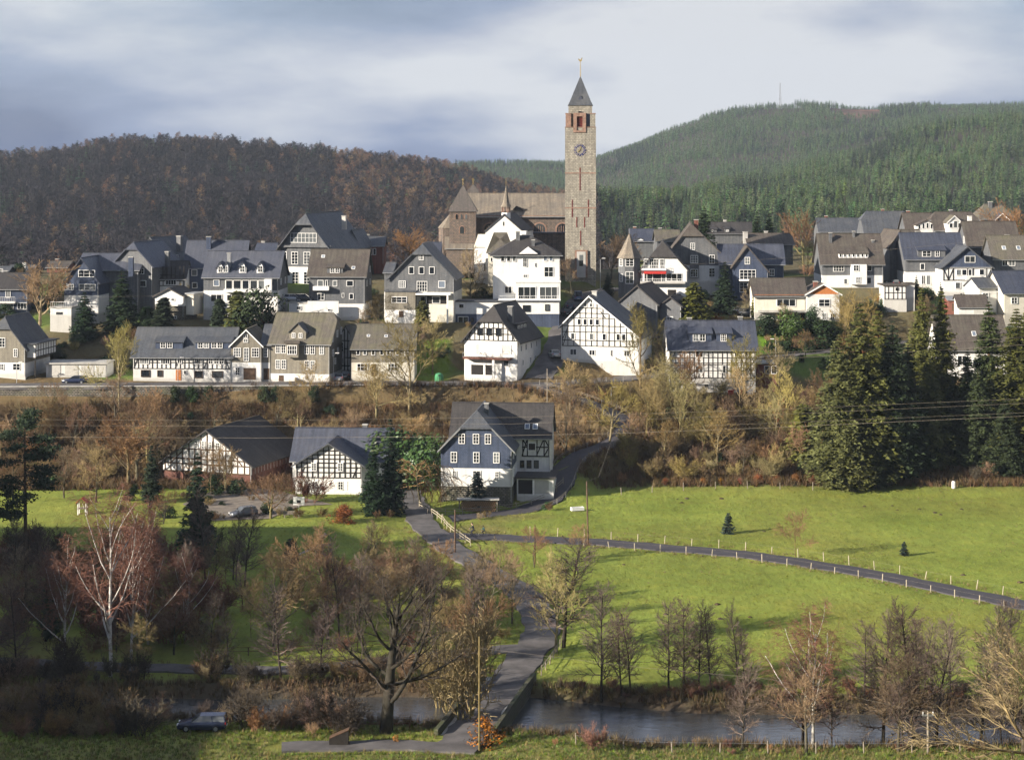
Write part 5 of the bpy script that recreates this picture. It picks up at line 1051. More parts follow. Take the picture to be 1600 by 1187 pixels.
SHRUB = dict(seg=[5,4,3,2], n=[7,6,5], start=[.25,.2,.15], ang=[.6,.65,.7], ratio=[.5,.5,.5], fall=[.3,.3,.2], wig=[.1,.16,.2,.2], trop=[.3,.3,.2,.1], trunk=.8, twig=.019)
WEEP = dict(seg=[6,7,5,4], n=[12,10,7], start=[.55,.2,.1], ang=[1.1,.7,.5], ratio=[.75,.5,.6], fall=[.2,.2,.2], wig=[.05,.12,.15,.15], trop=[.1,-1.1,-1.6,-1.5], trunk=.75, twig=.024)
ROUND = dict(seg=[6,6,5,4,2], n=[10,8,7,6], start=[.25,.25,.15,.15], ang=[.8,.7,.7,.7], ratio=[.75,.5,.45,.45], fall=[.2,.3,.3,.2], wig=[.05,.12,.16,.2,.2], trop=[.1,.3,.3,.2,.1], trunk=.7, twig=.026)
def conifer_meshes(name, seed, H, Rm, bmat, nmat_, whorls=36, per=7, tri=16, bare=.04, power=.8, droop=.35, size=1.0, top=1.0, irregular=.25):
    rng = random.Random(seed); V, Fc = [], []; tubes([([(0,0,-.4), (0,0,H*.5), (0,0,H*.99)], [H*.016, H*.010, .02])], V, Fc, 6)
    tm = uvmesh(name+'_trunk', V, Fc, bmat, uv=False); V, Fc = [], []
    for w in range(whorls):
        t = bare+(1-bare)*(w+rng.random()*.8)/whorls; z0 = t*H; R0 = Rm*((1-t)**power)*min(1, .55+t*3)+.12
        for b in range(per):
            L = R0*(1-irregular+2*irregular*rng.random()); az = rng.random()*6.283; ca, sa = math.cos(az), math.sin(az)
            nt = max(5, int(tri*(.35+.65*L/Rm)))
            for q in range(nt):
                u = .12+.88*((q+rng.random())/nt); r = L*u; zz = z0-droop*r*(1.1-.55*u)+.10*L*u*u
                lw = L*.42*(1-u*.55)*size+.10; sp = (rng.random()-.5)*2*lw*.75
                x, y = ca*r-sa*sp, sa*r+ca*sp; s_ = (.16+.16*rng.random())*lw**.5*1.5*size
                a2 = az+rng.gauss(0, .7); dx, dy = math.cos(a2)*s_, math.sin(a2)*s_; tl = rng.gauss(0, .45)
                c = Vector((x, y, zz+rng.gauss(0, .08*L))); i = len(V)
                V += [tuple(c+Vector((dx*1.5, dy*1.5, -s_*.45))), tuple(c+Vector((-dx*.7-dy*.85, -dy*.7+dx*.85, s_*tl))), tuple(c+Vector((-dx*.7+dy*.85, -dy*.7-dx*.85, -s_*tl*.6+s_*.25)))]
                Fc.append((i, i+1, i+2))
    return [('trunk', tm), ('crown', uvmesh(name+'_crown', V, Fc, nmat_, uv=False))]
def leaf_meshes(name, seed, rx, rz, n, leaf, lmat, bmat, clumps=14, shape=0.):
    """evergreen bush / hedge: leaf faces crowded in clumps, twigs inside"""
    rng = random.Random(seed); V, Fc = [], []; cl = []
    for c in range(clumps):
        a, u = rng.random()*6.283, rng.random()**.5; zz = rng.random()**.8; k = math.sqrt(max(0, 1-(zz*.95)**2)) if not shape else 1-zz*shape
        cl.append((math.cos(a)*u*rx*.8*k, math.sin(a)*u*rx*.8*k, zz*rz*.86, (.28+.25*rng.random())*min(rx, rz)))
    for q in range(n):
        cx, cy, cz, cr = cl[q % clumps]; v = Vector((rng.gauss(0,1), rng.gauss(0,1), rng.gauss(0,1))).normalized()*cr*(.6+.5*rng.random())
        c = Vector((cx, cy, max(cz, cr*.2)))+v
        if c.z < 0: c.z = -c.z*.3
        d1 = (v.normalized()+Vector((rng.gauss(0,.7), rng.gauss(0,.7), rng.gauss(0,.7)))).normalized().orthogonal().normalized(); d2 = d1.cross(v.normalized()); s_ = leaf*(.6+.8*rng.random()); i = len(V)
        V += [tuple(c+d1*s_), tuple(c+d2*s_*.55), tuple(c-d1*s_), tuple(c-d2*s_*.55)]; Fc.append((i, i+1, i+2, i+3))
    V1, F1 = [], []
    for cx, cy, cz, cr in cl: tubes([([(cx*.1, cy*.1, -.2), (cx*.6, cy*.6, cz*.55), (cx, cy, cz)], [.05, .035, .02])], V1, F1, 3)
    return [('stems', uvmesh(name+'_stems', V1, F1, bmat, uv=False)), ('foliage', uvmesh(name+'_foliage', V, Fc, lmat, uv=False))]
PROTO = {}
def proto(key, meshes, h): PROTO[key] = (meshes, h)
for i in range(2):
    proto(f'broad{i}', tree_meshes('broad_tree', 11+i, BROAD, 12, .22, bark_pale, tw_olive), 12)
    proto(f'brown{i}', tree_meshes('brown_tree', 21+i, BROAD, 12, .20, bark_grey, tw_brown), 12)
    proto(f'alder{i}', tree_meshes('alder', 31+i, ALDER, 14, .15, bark_dark, tw_grey, split=1), 14)
    proto(f'shrub{i}', tree_meshes('shrub', 41+i, SHRUB, 3.5, .04, tw_brown, tw_brown, stems=9, spread=.55, split=1), 3.5)
    proto(f'shrubo{i}', tree_meshes('shrub_orange', 45+i, SHRUB, 3.5, .04, tw_orange, tw_orange, stems=9, spread=.55, split=1), 3.5)
    proto(f'shrubg{i}', tree_meshes('shrub_olive', 48+i, SHRUB, 4.5, .045, bark_pale, tw_olive, stems=10, spread=.45, split=1), 4.5)
    proto(f'shrubr{i}', tree_meshes('shrub_red', 52+i, SHRUB, 3.0, .03, tw_red, tw_red, stems=12, spread=.5, split=1), 3.0)
    proto(f'shrubd{i}', tree_meshes('shrub_dark', 55+i, SHRUB, 3.5, .035, tw_dark, tw_dark, stems=9, spread=.5, split=1), 3.5)
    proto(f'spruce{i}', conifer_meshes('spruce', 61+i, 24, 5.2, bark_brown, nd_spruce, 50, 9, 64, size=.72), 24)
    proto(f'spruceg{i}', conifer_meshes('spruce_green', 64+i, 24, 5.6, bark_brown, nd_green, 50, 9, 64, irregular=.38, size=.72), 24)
    proto(f'fir{i}', conifer_meshes('fir', 66+i, 14, 2.9, bark_brown, nd_dark, 36, 8, 40, size=.8, irregular=.3), 14)
proto('oak', tree_meshes('old_tree', 5, OAK, 19, .62, bark_dark, tw_dark), 19)
proto('birch0', tree_meshes('birch', 71, BIRCH, 18, .19, bark_birch, tw_red), 18); proto('birch1', tree_meshes('birch', 74, BIRCH, 15, .15, bark_birch, tw_red), 15)
proto('weep', tree_meshes('weeping_tree', 81, WEEP, 5.5, .14, bark_grey, tw_orange, split=1), 5.5)
proto('round', tree_meshes('round_tree', 84, ROUND, 10, .22, bark_pale, tw_orange), 10)
proto('apple', tree_meshes('apple_tree', 88, OAK, 6, .17, bark_pale, tw_brown), 6)
proto('sapling', tree_meshes('sapling', 89, dict(BROAD, twig=.012), 7, .06, bark_pale, tw_brown), 7)
proto('twoleaf', tree_meshes('beech_tree', 90, ROUND, 12, .22, bark_grey, tw_orange), 12)
proto('yellowfir', conifer_meshes('yellow_fir', 91, 8, 3.0, bark_brown, nd_yellow, 26, 8, 20, power=.55, droop=.1), 8)
proto('youngfir', conifer_meshes('young_fir', 92, 3.2, 1.1, bark_brown, nd_blue, 14, 6, 12, size=.9), 3.2)
proto('thuja', conifer_meshes('thuja', 93, 5, .95, bark_brown, nd_dark, 30, 7, 10, power=.42, droop=-.5, size=1.2), 5)
proto('thujag', conifer_meshes('thuja_green', 94, 6, 1.5, bark_brown, nd_green, 30, 7, 12, power=.45, droop=-.3, size=1.2), 6)
proto('laurel', leaf_meshes('laurel', 95, 2.2, 3.0, 3200, .13, lf_laurel, bark_dark), 3.0); proto('evergreen', leaf_meshes('evergreen', 96, 1.8, 2.2, 2400, .11, lf_dark, bark_dark), 2.2)
proto('beechbush', leaf_meshes('beech_bush', 97, 2.0, 2.3, 2600, .10, lf_beech, bark_dark), 2.3); proto('orangebush', leaf_meshes('orange_bush', 98, 1.3, 3.2, 700, .12, lf_orange, bark_dark, 22), 3.2)
# pine with bare trunk and flat cushions
def pine():
    rng = random.Random(7); H = 27; V, Fc = [], []; tubes([([(0,0,-.4), (.2,0,H*.4), (0,.2,H*.95)], [.38, .3, .08])], V, Fc, 7); V2, F2 = [], []
    for k in range(30):
        t = .36+.62*k/30+.02*rng.random(); az = rng.random()*6.28; L = (5.2 if t < .75 else 5.2*(1-t)/.25+1.4)*(.55+.6*rng.random()); b = Vector((0,0,H*t)); e_ = b+Vector((math.cos(az)*L, math.sin(az)*L, L*.12*rng.gauss(0,1)-.25*L*(.8-t)))
        tubes([([b, (b+e_)/2+Vector((0,0,.3)), e_], [.10, .07, .03])], V, Fc, 4)
        for q in range(330):
            u = .3+.75*rng.random()**.7; c = b.lerp(e_, u)+Vector((rng.gauss(0,.75), rng.gauss(0,.75), rng.gauss(.2,.32))); s_ = .26*(.6+.7*rng.random()); d1 = Vector((rng.gauss(0,1), rng.gauss(0,1), rng.gauss(0,.5))).normalized(); d2 = d1.orthogonal().normalized(); i = len(V2)
            V2 += [tuple(c+d1*s_), tuple(c-d1*s_*.6+d2*s_*.6), tuple(c-d1*s_*.6-d2*s_*.6)]; F2.append((i, i+1, i+2))
    return [('trunk', uvmesh('pine_trunk', V, Fc, bark_brown, uv=False)), ('crown', uvmesh('pine_crown', V2, F2, nd_dark, uv=False))]
proto('pine', pine(), 27)
VR = random.Random(99)
def plant(key, name, loc, H, label, cat='tree', group=None, rz=None, sx=1.0, lean=0., kind=None):
    meshes, h0 = PROTO[key]; r = empty(name, loc, VR.random()*6.28 if rz is None else rz); s_ = H/h0; r.scale = (s_*sx, s_*sx, s_)
    if lean: r.rotation_euler = (0, lean, r.rotation_euler[2])
    for nm, me in meshes: link(nm, me, r)
    return tag(r, label, cat, group, kind)
def stand(key, name, px, pyb, pyt, label, cat='tree', group=None, d=None, sx=1.0, rz=None, lean=0.):
    """plant standing at photo column px with foot row pyb and top row pyt; d fixes the distance"""
    if d: x = (px-800)*d/F; p = Vector((x, d, t1(x, d)-.05))
    else: p = hit(px, pyb); p.z -= .05
    H = max(.4, HC-(pyt-YH)*p.y/F-p.z); return plant(key, name, p, H, label, cat, group, rz, sx, lean)
# ---------------------------------------------------------------- woods on the far hills (one mass each)
HID = bpy.data.collections.new('wood_sources')
def scatter(name, label, pts, sc, meshes, seed=0):
    """points -> instanced trees; the trees themselves are never linked to the scene"""
    V, Fc, mats, fm = [], [], [], []
    for _, me_ in meshes:
        b = len(V); V += [tuple(v.co) for v in me_.vertices]; mi = len(mats); mats.append(me_.materials[0])
        for p in me_.polygons: Fc.append(tuple(i+b for i in p.vertices)); fm.append(mi)
    src = bpy.data.objects.new(name+'_source', uvmesh(name+'_source', V, Fc, mats, fm, uv=False)); HID.objects.link(src)
    me_ = bpy.data.meshes.new(name); me_.from_pydata([tuple(p) for p in pts], [], [])
    rg = np.random.default_rng(seed)
    a = me_.attributes.new('size', 'FLOAT', 'POINT'); a.data.foreach_set('value', np.asarray(sc, np.float32))
    a = me_.attributes.new('turn', 'FLOAT_VECTOR', 'POINT'); tv = np.zeros((len(pts), 3), np.float32); tv[:, 2] = rg.random(len(pts))*6.28; a.data.foreach_set('vector', tv.ravel())
    o = link(name, me_); g = bpy.data.node_groups.new(name+'_scatter', 'GeometryNodeTree')
    g.interface.new_socket('Geometry', in_out='INPUT', socket_type='NodeSocketGeometry'); g.interface.new_socket('Geometry', in_out='OUTPUT', socket_type='NodeSocketGeometry')
    gi, go = g.nodes.new('NodeGroupInput'), g.nodes.new('NodeGroupOutput'); oi = g.nodes.new('GeometryNodeObjectInfo'); oi.inputs['Object'].default_value = src
    m2p = g.nodes.new('GeometryNodeMeshToPoints'); ins = g.nodes.new('GeometryNodeInstanceOnPoints')
    a1 = g.nodes.new('GeometryNodeInputNamedAttribute'); a1.data_type = 'FLOAT'; a1.inputs[0].default_value = 'size'
    a2 = g.nodes.new('GeometryNodeInputNamedAttribute'); a2.data_type = 'FLOAT_VECTOR'; a2.inputs[0].default_value = 'turn'
    L_ = g.links.new; L_(gi.outputs[0], m2p.inputs[0]); L_(m2p.outputs[0], ins.inputs['Points']); L_(oi.outputs['Geometry'], ins.inputs['Instance']); L_(a1.outputs[0], ins.inputs['Scale']); L_(a2.outputs[0], ins.inputs['Rotation']); L_(ins.outputs[0], go.inputs[0])
    md = o.modifiers.new('scatter', 'NODES'); md.node_group = g
    return tag(o, label, None, None, 'stuff')
def wood_tree(name, seed, H, rx, n, tmat, bmat, z0=.25, up=.5, ln=2.4, wd=.16):
    rng = random.Random(seed); V, Fc = [], []; tubes([([(0,0,-1), (0,0,H*.6), (0,0,H*.9)], [H*.014, H*.009, .05])], V, Fc, 4); t_ = uvmesh(name+'_t', V, Fc, bmat, uv=False); V, Fc = [], []
    for q in range(n):
        zz = rng.random(); k = math.sin(math.pi*min(1, (.18+zz*.85)))**.7; a = rng.random()*6.28; r = rx*k*(rng.random()**.45)
        c = Vector((math.cos(a)*r, math.sin(a)*r, H*(z0+(1-z0)*zz*.93))); d = Vector((math.cos(a)*.6+rng.gauss(0,.4), math.sin(a)*.6+rng.gauss(0,.4), up+rng.gauss(0,.3))).normalized(); s_ = d.orthogonal().normalized(); s_ = rot_about(s_, d, rng.random()*6.28); l = ln*(.6+.8*rng.random()); i = len(V)
        V += [tuple(c+s_*wd), tuple(c-s_*wd), tuple(c+d*l)]; Fc.append((i, i+1, i+2))
    return [('t', t_), ('c', uvmesh(name+'_c', V, Fc, tmat, uv=False))]
wd_beech = bark('wood_beech_twigs', (.034,.030,.036)); wd_beech2 = bark('wood_oak_twigs', (.040,.035,.036)); wd_larch = bark('wood_larch_twigs', (.14,.09,.058)); wd_bark = bark('wood_bark', (.11,.098,.092))  # beech and oak twigs darkened to stand for cloud shadow on the left hill
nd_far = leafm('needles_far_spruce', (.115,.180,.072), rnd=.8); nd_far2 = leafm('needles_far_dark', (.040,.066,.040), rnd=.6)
RG = np.random.default_rng(5)
def sample(u0, u1, d0, d1, n):
    u = u0+(u1-u0)*RG.random(n); d = np.sqrt(d0*d0+(d1*d1-d0*d0)*RG.random(n)); x = (u-800)*d/F; return u, d, x, tz(x, d, False)
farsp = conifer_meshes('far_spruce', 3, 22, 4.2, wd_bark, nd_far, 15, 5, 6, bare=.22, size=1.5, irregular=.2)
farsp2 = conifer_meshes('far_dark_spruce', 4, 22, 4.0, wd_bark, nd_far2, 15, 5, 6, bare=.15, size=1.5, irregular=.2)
be1, be2, la1 = wood_tree('beech', 1, 21, 4.6, 330, wd_beech, wd_bark), wood_tree('oakw', 2, 19, 5.0, 330, wd_beech2, wd_bark), wood_tree('larch', 3, 23, 3.0, 300, wd_larch, wd_bark, .15, .15, 1.9, .14)
# right hill: spruce
u, d, x, z = sample(600, 1680, 1000, 3050, 56000)
clear = ((u > 1296) & (u < 1375) & (d > 2740) & (d < 2862)) | ((u > 1440) & (u < 1520) & (d > 2040) & (d < 2130) & (RG.random(len(u)) < .8))
brown = (u < 890) & (d < 1900+vnoise(u, d, 90)*200)
dens = RG.random(len(u)) < np.where(brown, .12, .96)
k = dens & ~clear; sz = (.40+.36*RG.random(len(u)))*(1+.25*np.sign(vnoise(u, d*.5, 38, 7)))*np.interp(d, [1000, 1300, 1800, 2900], [.95, .9, .72, .62])
track = (np.abs(vnoise(u*.6, d*.35, 60, 11)-.1) < .022) | (np.abs(vnoise(u*.3, d*.8, 95, 4)+.15) < .016); clear |= track
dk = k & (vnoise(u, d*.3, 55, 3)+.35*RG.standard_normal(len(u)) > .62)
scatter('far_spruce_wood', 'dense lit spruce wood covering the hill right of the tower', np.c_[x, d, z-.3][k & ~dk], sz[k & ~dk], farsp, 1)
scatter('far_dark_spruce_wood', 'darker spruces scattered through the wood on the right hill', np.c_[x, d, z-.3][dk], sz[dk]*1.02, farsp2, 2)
u, d, x, z = sample(700, 905, 1080, 1900, 1200); k = d < 1850
scatter('brown_hillside_wood', 'bare brown trees on the slope left and right of the tower', np.c_[x, d, z-.3][k], (.5+.4*RG.random(len(u)))[k], be2, 3)
# left hill: bare beech with dark spruces, larches along the right crest
u, d, x, z = sample(-60, 930, 720, 1600, 11500)
r_ = RG.random(len(u)); cl = vnoise(u*1.4, d*.6, 45, 1)
spr = (cl+.5*RG.standard_normal(len(u)) > .95) & (u < 760); larch = (~spr) & (RG.random(len(u)) < np.where(u > 520, .5, .10)+.35*(d > 1470)); bee = ~spr & ~larch
s0 = .5+.62*RG.random(len(u))**1.3
scatter('beech_wood', 'bare purple brown beech wood on the left hill', np.c_[x, d, z-.3][bee & (r_ < .55)], s0[bee & (r_ < .55)], be1, 4)
scatter('oak_wood', 'bare grey brown oaks mixed into the left hill wood', np.c_[x, d, z-.3][bee & (r_ >= .55)], s0[bee & (r_ >= .55)], be2, 5)
scatter('larch_wood', 'russet larches along the crest of the left hill', np.c_[x, d, z-.3][larch], s0[larch]*.95, la1, 6)
scatter('dark_spruce_wood', 'dark spruces dotted through the left hill wood', np.c_[x, d, z-.3][spr], s0[spr]*1.02, farsp2, 7)
u, d, x, z = sample(-40, 940, 560, 720, 700); scatter('plateau_scrub', 'bare scrub at the back of the town plateau', np.c_[x, d, z-.3], .28+.2*RG.random(len(u)), be2, 8)
u, d, x, z = sample(940, 1700, 620, 820, 350); scatter('plateau_thicket', 'brown thicket between the back roofs and the spruce hill', np.c_[x, d, z-.3], .25+.2*RG.random(len(u)), be2, 9)
# foot of the spruce hill: trunks stand out one by one
fo_sp = conifer_meshes('edge_spruce', 12, 24, 3.8, bark_grey, nd_far, 18, 6, 8, bare=.45, size=1.4)
for i in range(56):
    uu = 1005+i*11.1+VR.random()*6; dd = 1165+VR.random()*26; xx = (uu-800)*dd/F; r = empty('edge_spruce', (xx, dd, t1(xx, dd)-.3), VR.random()*6); s_ = .55+.25*VR.random(); r.scale = (s_, s_, s_*1.05)
    for nm, me_ in fo_sp: link(nm, me_, r)
    tag(r, 'tall spruce with bare pale trunk on the far wood edge', 'tree', 'spruces along the wood edge')
# hill-top cross mast
mp_ = Vector(((1219-800)*2890/F, 2890, 0)); mp_.z = t1(mp_.x, mp_.y); ht = HC-(130-YH)*2890/F-mp_.z
mast = tag(empty('hilltop_mast', mp_), 'thin lattice mast on top of the right hill', 'mast'); V, Fc = [], []
for sx, sy in ((-1,-1),(1,-1),(1,1),(-1,1)): tubes([([(sx*1.6, sy*1.6, -1), (sx*.35, sy*.35, ht)], [.3, .22])], V, Fc, 4)
link('lattice_leg', uvmesh('lattice_leg', V, Fc, metal_grey, uv=False), mast); V, Fc = [], []
for j in range(14):
    z0, z1 = ht*j/14, ht*(j+1)/14; w0, w1 = 1.6-1.25*j/14, 1.6-1.25*(j+1)/14; sg = 1 if j % 2 else -1
    tubes([([(-sg*w0, -w0, z0), (sg*w1, -w1, z1)], [.14, .14]), ([(-w0, -sg*w0, z0), (-w1, sg*w1, z1)], [.14, .14]), ([(-w0, -w0, z0), (w0, -w0, z0)], [.14, .14])], V, Fc, 4)
link('lattice_brace', uvmesh('lattice_brace', V, Fc, metal_grey, uv=False), mast)
boxo('platform', -2.2, 2.2, -2.2, 2.2, ht*.36, ht*.36+.5, metal_grey, mast)
# ---------------------------------------------------------------- individual trees, back to front
S = stand
# town
S('round','round_tree', 62, 498, 402, 'round red brown bare tree with pale trunk on the left above the corner house', d=377, sx=1.25)
S('fir0','garden_fir', 190, 500, 422, 'broad dark green conifer in front of the grey slate houses', d=374, sx=1.5)
S('fir1','garden_fir', 132, 512, 455, 'dark conifer beside the white terrace base', d=371, sx=1.5)
S('thuja','slim_cypress', 343, 512, 468, 'slim pointed cypress below the white balcony house', d=371)
S('thujag','garden_conifer', 372, 515, 455, 'left of two rounded dark conifers below the white balcony house', d=370.5, sx=1.1)
S('evergreen','garden_conifer', 402, 515, 464, 'right of two rounded dark conifers below the white balcony house', d=370.5, sx=.9)
S('thuja','slim_cypress', 256, 505, 466, 'small dark cypress beside the tiny white cottage', d=371, sx=1.4)
S('broad0','roadside_tree', 186, 620, 497, 'olive bare tree growing from the retaining wall at left', d=341.5, sx=.75)
S('broad1','roadside_tree', 486, 622, 560, 'crooked bare tree in front of the mossy roofed house', d=341.5, sx=1.0)
S('broad1','roadside_tree', 640, 640, 484, 'wide olive bare tree in front of the low cream house', d=340.5, sx=.95)
S('broad0','roadside_tree', 588, 650, 560, 'low spreading bare tree below the road wall', d=338, sx=1.3)
S('brown0','churchyard_tree', 735, 445, 382, 'bare brown tree in front of the white chapel', d=396, sx=.9)
S('twoleaf','orange_tree', 640, 405, 346, 'orange brown tree between school and church', d=425, sx=1.2)
S('twoleaf','orange_tree', 955, 440, 352, 'orange leaved tree directly right of the tower', d=426, sx=1.0)
S('twoleaf','orange_tree', 985, 445, 372, 'small rusty tree behind the pointed turret', d=430, sx=1.2)
S('twoleaf','orange_bush_tree', 858, 445, 385, 'rusty bush tree left of the tower foot', d=420, sx=1.2)
S('brown1','churchyard_tree', 893, 452, 398, 'slim bare tree at the foot of the tower', d=405, sx=.7)
S('round','willow_tree', 1255, 400, 322, 'golden round bare willow behind the blue gable house', d=470, sx=.95)
S('broad0','willow_bush', 1262, 430, 372, 'olive bush below the golden willow', d=440, sx=1.3)
S('twoleaf','orange_tree', 1598, 370, 308, 'rusty tree at the right edge above the roofs', d=460, sx=1.3)
S('fir0','dark_spruce', 1100, 380, 322, 'bright green fir rising above the roofs', d=500, sx=1.3)
S('fir1','dark_spruce', 1183, 375, 330, 'left of the two dark spruces behind the blue house', d=490, sx=1.0)
S('fir0','dark_spruce', 1202, 375, 332, 'right of the two dark spruces behind the blue house', d=492, sx=1.0)
S('fir1','dark_spruce', 1133, 478, 408, 'dark spruce between turret house and blue gable house', d=388, sx=1.3)
S('fir0','dark_spruce', 950, 455, 425, 'small dark spruce beside the turret', d=400, sx=1.3)
S('yellowfir','yellow_fir', 1085, 503, 441, 'broad yellow green conifer below the turret house', d=378, sx=1.05)
S('broad0','lit_tree', 1000, 600, 468, 'tall pale bare tree in front of the big half timbered gable', d=347, sx=.8)
S('brown0','lit_tree', 1032, 600, 520, 'thin brown bare tree beside the grid timbered house', d=349, sx=.6)
S('thujag','thuja', 1182, 505, 455, 'yellowish clipped thuja beside the bungalow', d=383, sx=.8)
S('laurel','laurel_bush', 1233, 533, 488, 'large bright laurel bush below the bungalow', d=375, sx=.95)
S('evergreen','dark_bush', 1195, 530, 496, 'dark bush left of the large laurel', d=376, sx=1.3)
S('evergreen','dark_bush', 1271, 525, 486, 'pointed dark bush at the white bungalow wing', d=377, sx=.55)
S('evergreen','dark_bush', 1290, 530, 505, 'dark bush right of the large laurel', d=375.5, sx=1.4)
for px in (1202, 1216, 1233, 1252, 1268, 1283): S('shrubo0','garden_shrub', px, 534, 520, 'small rusty garden shrub in the bed above the bright lawn', 'shrub', 'shrubs above the bright lawn', d=373.8)
for px in (1205, 1217, 1230, 1254, 1268): S('evergreen','clipped_ball', px, 541, 535, 'small round clipped ball along the lawn edge', 'shrub', 'clipped balls along the lawn', d=369.3)
S('broad1','bank_tree', 1340, 560, 446, 'broad golden bare tree left of the tall spruces', d=366, sx=1.1)
# right spruces
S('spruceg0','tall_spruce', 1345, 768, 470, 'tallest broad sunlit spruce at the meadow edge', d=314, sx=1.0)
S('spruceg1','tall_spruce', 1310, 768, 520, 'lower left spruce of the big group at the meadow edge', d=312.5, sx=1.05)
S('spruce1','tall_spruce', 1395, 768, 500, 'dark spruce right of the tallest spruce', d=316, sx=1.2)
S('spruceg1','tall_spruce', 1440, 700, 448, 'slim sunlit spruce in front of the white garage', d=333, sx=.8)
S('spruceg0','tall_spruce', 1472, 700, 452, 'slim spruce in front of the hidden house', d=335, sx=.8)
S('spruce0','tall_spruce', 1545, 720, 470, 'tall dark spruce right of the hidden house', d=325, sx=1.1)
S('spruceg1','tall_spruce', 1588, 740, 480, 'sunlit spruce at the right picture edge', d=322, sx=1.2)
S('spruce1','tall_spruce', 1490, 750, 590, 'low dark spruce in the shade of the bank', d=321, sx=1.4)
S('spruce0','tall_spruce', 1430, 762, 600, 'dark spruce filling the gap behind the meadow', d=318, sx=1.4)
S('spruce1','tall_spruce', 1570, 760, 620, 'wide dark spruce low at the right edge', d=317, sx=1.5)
S('fir0','tall_spruce', 1432, 480, 430, 'small slim spruce beside the timbered shed', d=392, sx=.8)
S('fir1','tall_spruce', 1470, 500, 440, 'slim green spruce in front of the timbered balcony house', d=389, sx=.9)
S('thujag','big_thuja', 1255, 735, 632, 'tall rounded thuja left of the spruce group', d=320, sx=1.0)
# bank trees
S('broad0','bank_tree', 952, 730, 590, 'leaning olive bare tree beside the ramp road', d=325, sx=1.1, lean=.12)
S('broad1','bank_tree', 1010, 735, 560, 'tall olive bare tree left of the grid timbered house', d=327, sx=.8)
S('broad0','bank_tree', 1062, 730, 570, 'tall olive bare tree below the grid timbered house', d=326, sx=.8)
S('broad1','bank_tree', 1100, 735, 612, 'bare tree at the foot of the bank above the hedge', d=324, sx=.9)
S('round','bank_tree', 1145, 712, 618, 'round golden bare tree on the bank', d=327, sx=.8)
S('brown1','bank_tree', 1160, 738, 680, 'small brown fruit tree behind the red hedge', d=318, sx=.9)
S('brown0','bank_tree', 885, 690, 590, 'thin bare tree beside the farmhouse annex', d=326, sx=.8)
S('brown1','bank_tree', 215, 760, 625, 'dense brown thicket tree left of the barn', d=318, sx=1.4)
S('brown0','bank_tree', 265, 752, 650, 'brown tree at the left corner of the barn', d=323, sx=1.1)
S('brown1','bank_tree', 60, 740, 622, 'wide bare brown tree on the bank at far left', d=330, sx=1.2)
S('orangebush','copper_shrub', 1217, 668, 618, 'slim copper leaved shrub on the bank', d=330, sx=.5)
# farm
S('fir0','farm_spruce', 583, 818, 690, 'left of the two dark spruces in front of the farm cottage', d=289, sx=.9)
S('fir1','farm_spruce', 610, 818, 652, 'right and taller of the two dark spruces in front of the farm cottage', d=291, sx=.85)
S('fir0','garden_spruce', 308, 915, 707, 'slender dark spruce on the shaded lawn', d=252, sx=.85)
S('fir1','garden_spruce', 237, 800, 695, 'small dark spruce left of the barn', d=300, sx=1.0)
S('pine','pine_tree', 40, 890, 640, 'tall pine with bare trunk at the left edge', d=246, sx=.95)
S('thuja','dark_thuja', 455, 888, 842, 'pointed dark thuja on the lawn beside the slide', d=254, sx=1.35)
S('weep','weeping_tree', 657, 795, 716, 'weeping red brown tree beside the slate farmhouse', d=298, sx=1.25)
S('apple','apple_tree', 423, 820, 735, 'crooked bare apple tree between yard and lawn', d=287, sx=1.15)
S('sapling','courtyard_tree', 330, 775, 690, 'thin bare tree in front of the barn door', d=307, sx=1.1)
S('shrubr0','maple_shrub', 484, 790, 735, 'pinkish bare multi stemmed shrub in front of the farm cottage', d=300, sx=1.2)
for px, t, l in ((640,680,'largest bright rhododendron left of the slate farmhouse'),(672,686,'bright rhododendron next to the slate farmhouse wall'),(610,678,'rhododendron behind the two dark spruces'),(655,698,'low rhododendron in front of the larger ones')):
    S('laurel','rhododendron', px, 712, t, l, 'shrub', d=316+(.5 if px < 640 else 0), sx=1.1)
S('beechbush','beech_hedge', 538, 828, 792, 'orange rounded beech bush at the cottage garden', 'hedge', d=283, sx=1.3)
for i, px in enumerate((440, 468, 500)): S('shrubo1','garden_hedge', px, 812, 790, 'dry brown hedge section between yard and lawn', 'hedge', 'hedge between yard and lawn', d=289-i*.6, sx=1.4)
for px, t in ((338,745),(362,752),(375,748)): S('laurel' if px > 370 else 'evergreen','yard_bush', px, 770, t, 'low green bush in front of the barn', 'shrub', 'bushes in front of the barn', d=308, sx=.8)
S('youngfir','young_spruce', 1138, 834, 800, 'young blue green spruce alone in the meadow', sx=.95)
S('youngfir','young_spruce', 1413, 868, 845, 'tiny young spruce nearest the path at right', sx=.95)
S('sapling','meadow_sapling', 1243, 870, 790, 'single bare sapling standing in the meadow', sx=1.0)
# hedge at the meadow edge
for i in range(9): S('beechbush','red_hedge', 1040+i*29, 768, 742 if i > 4 else 748, 'dark red clipped beech hedge section along the meadow edge', 'hedge', 'red hedge along the meadow', d=313.5+(i > 4)*.6, sx=1.0)
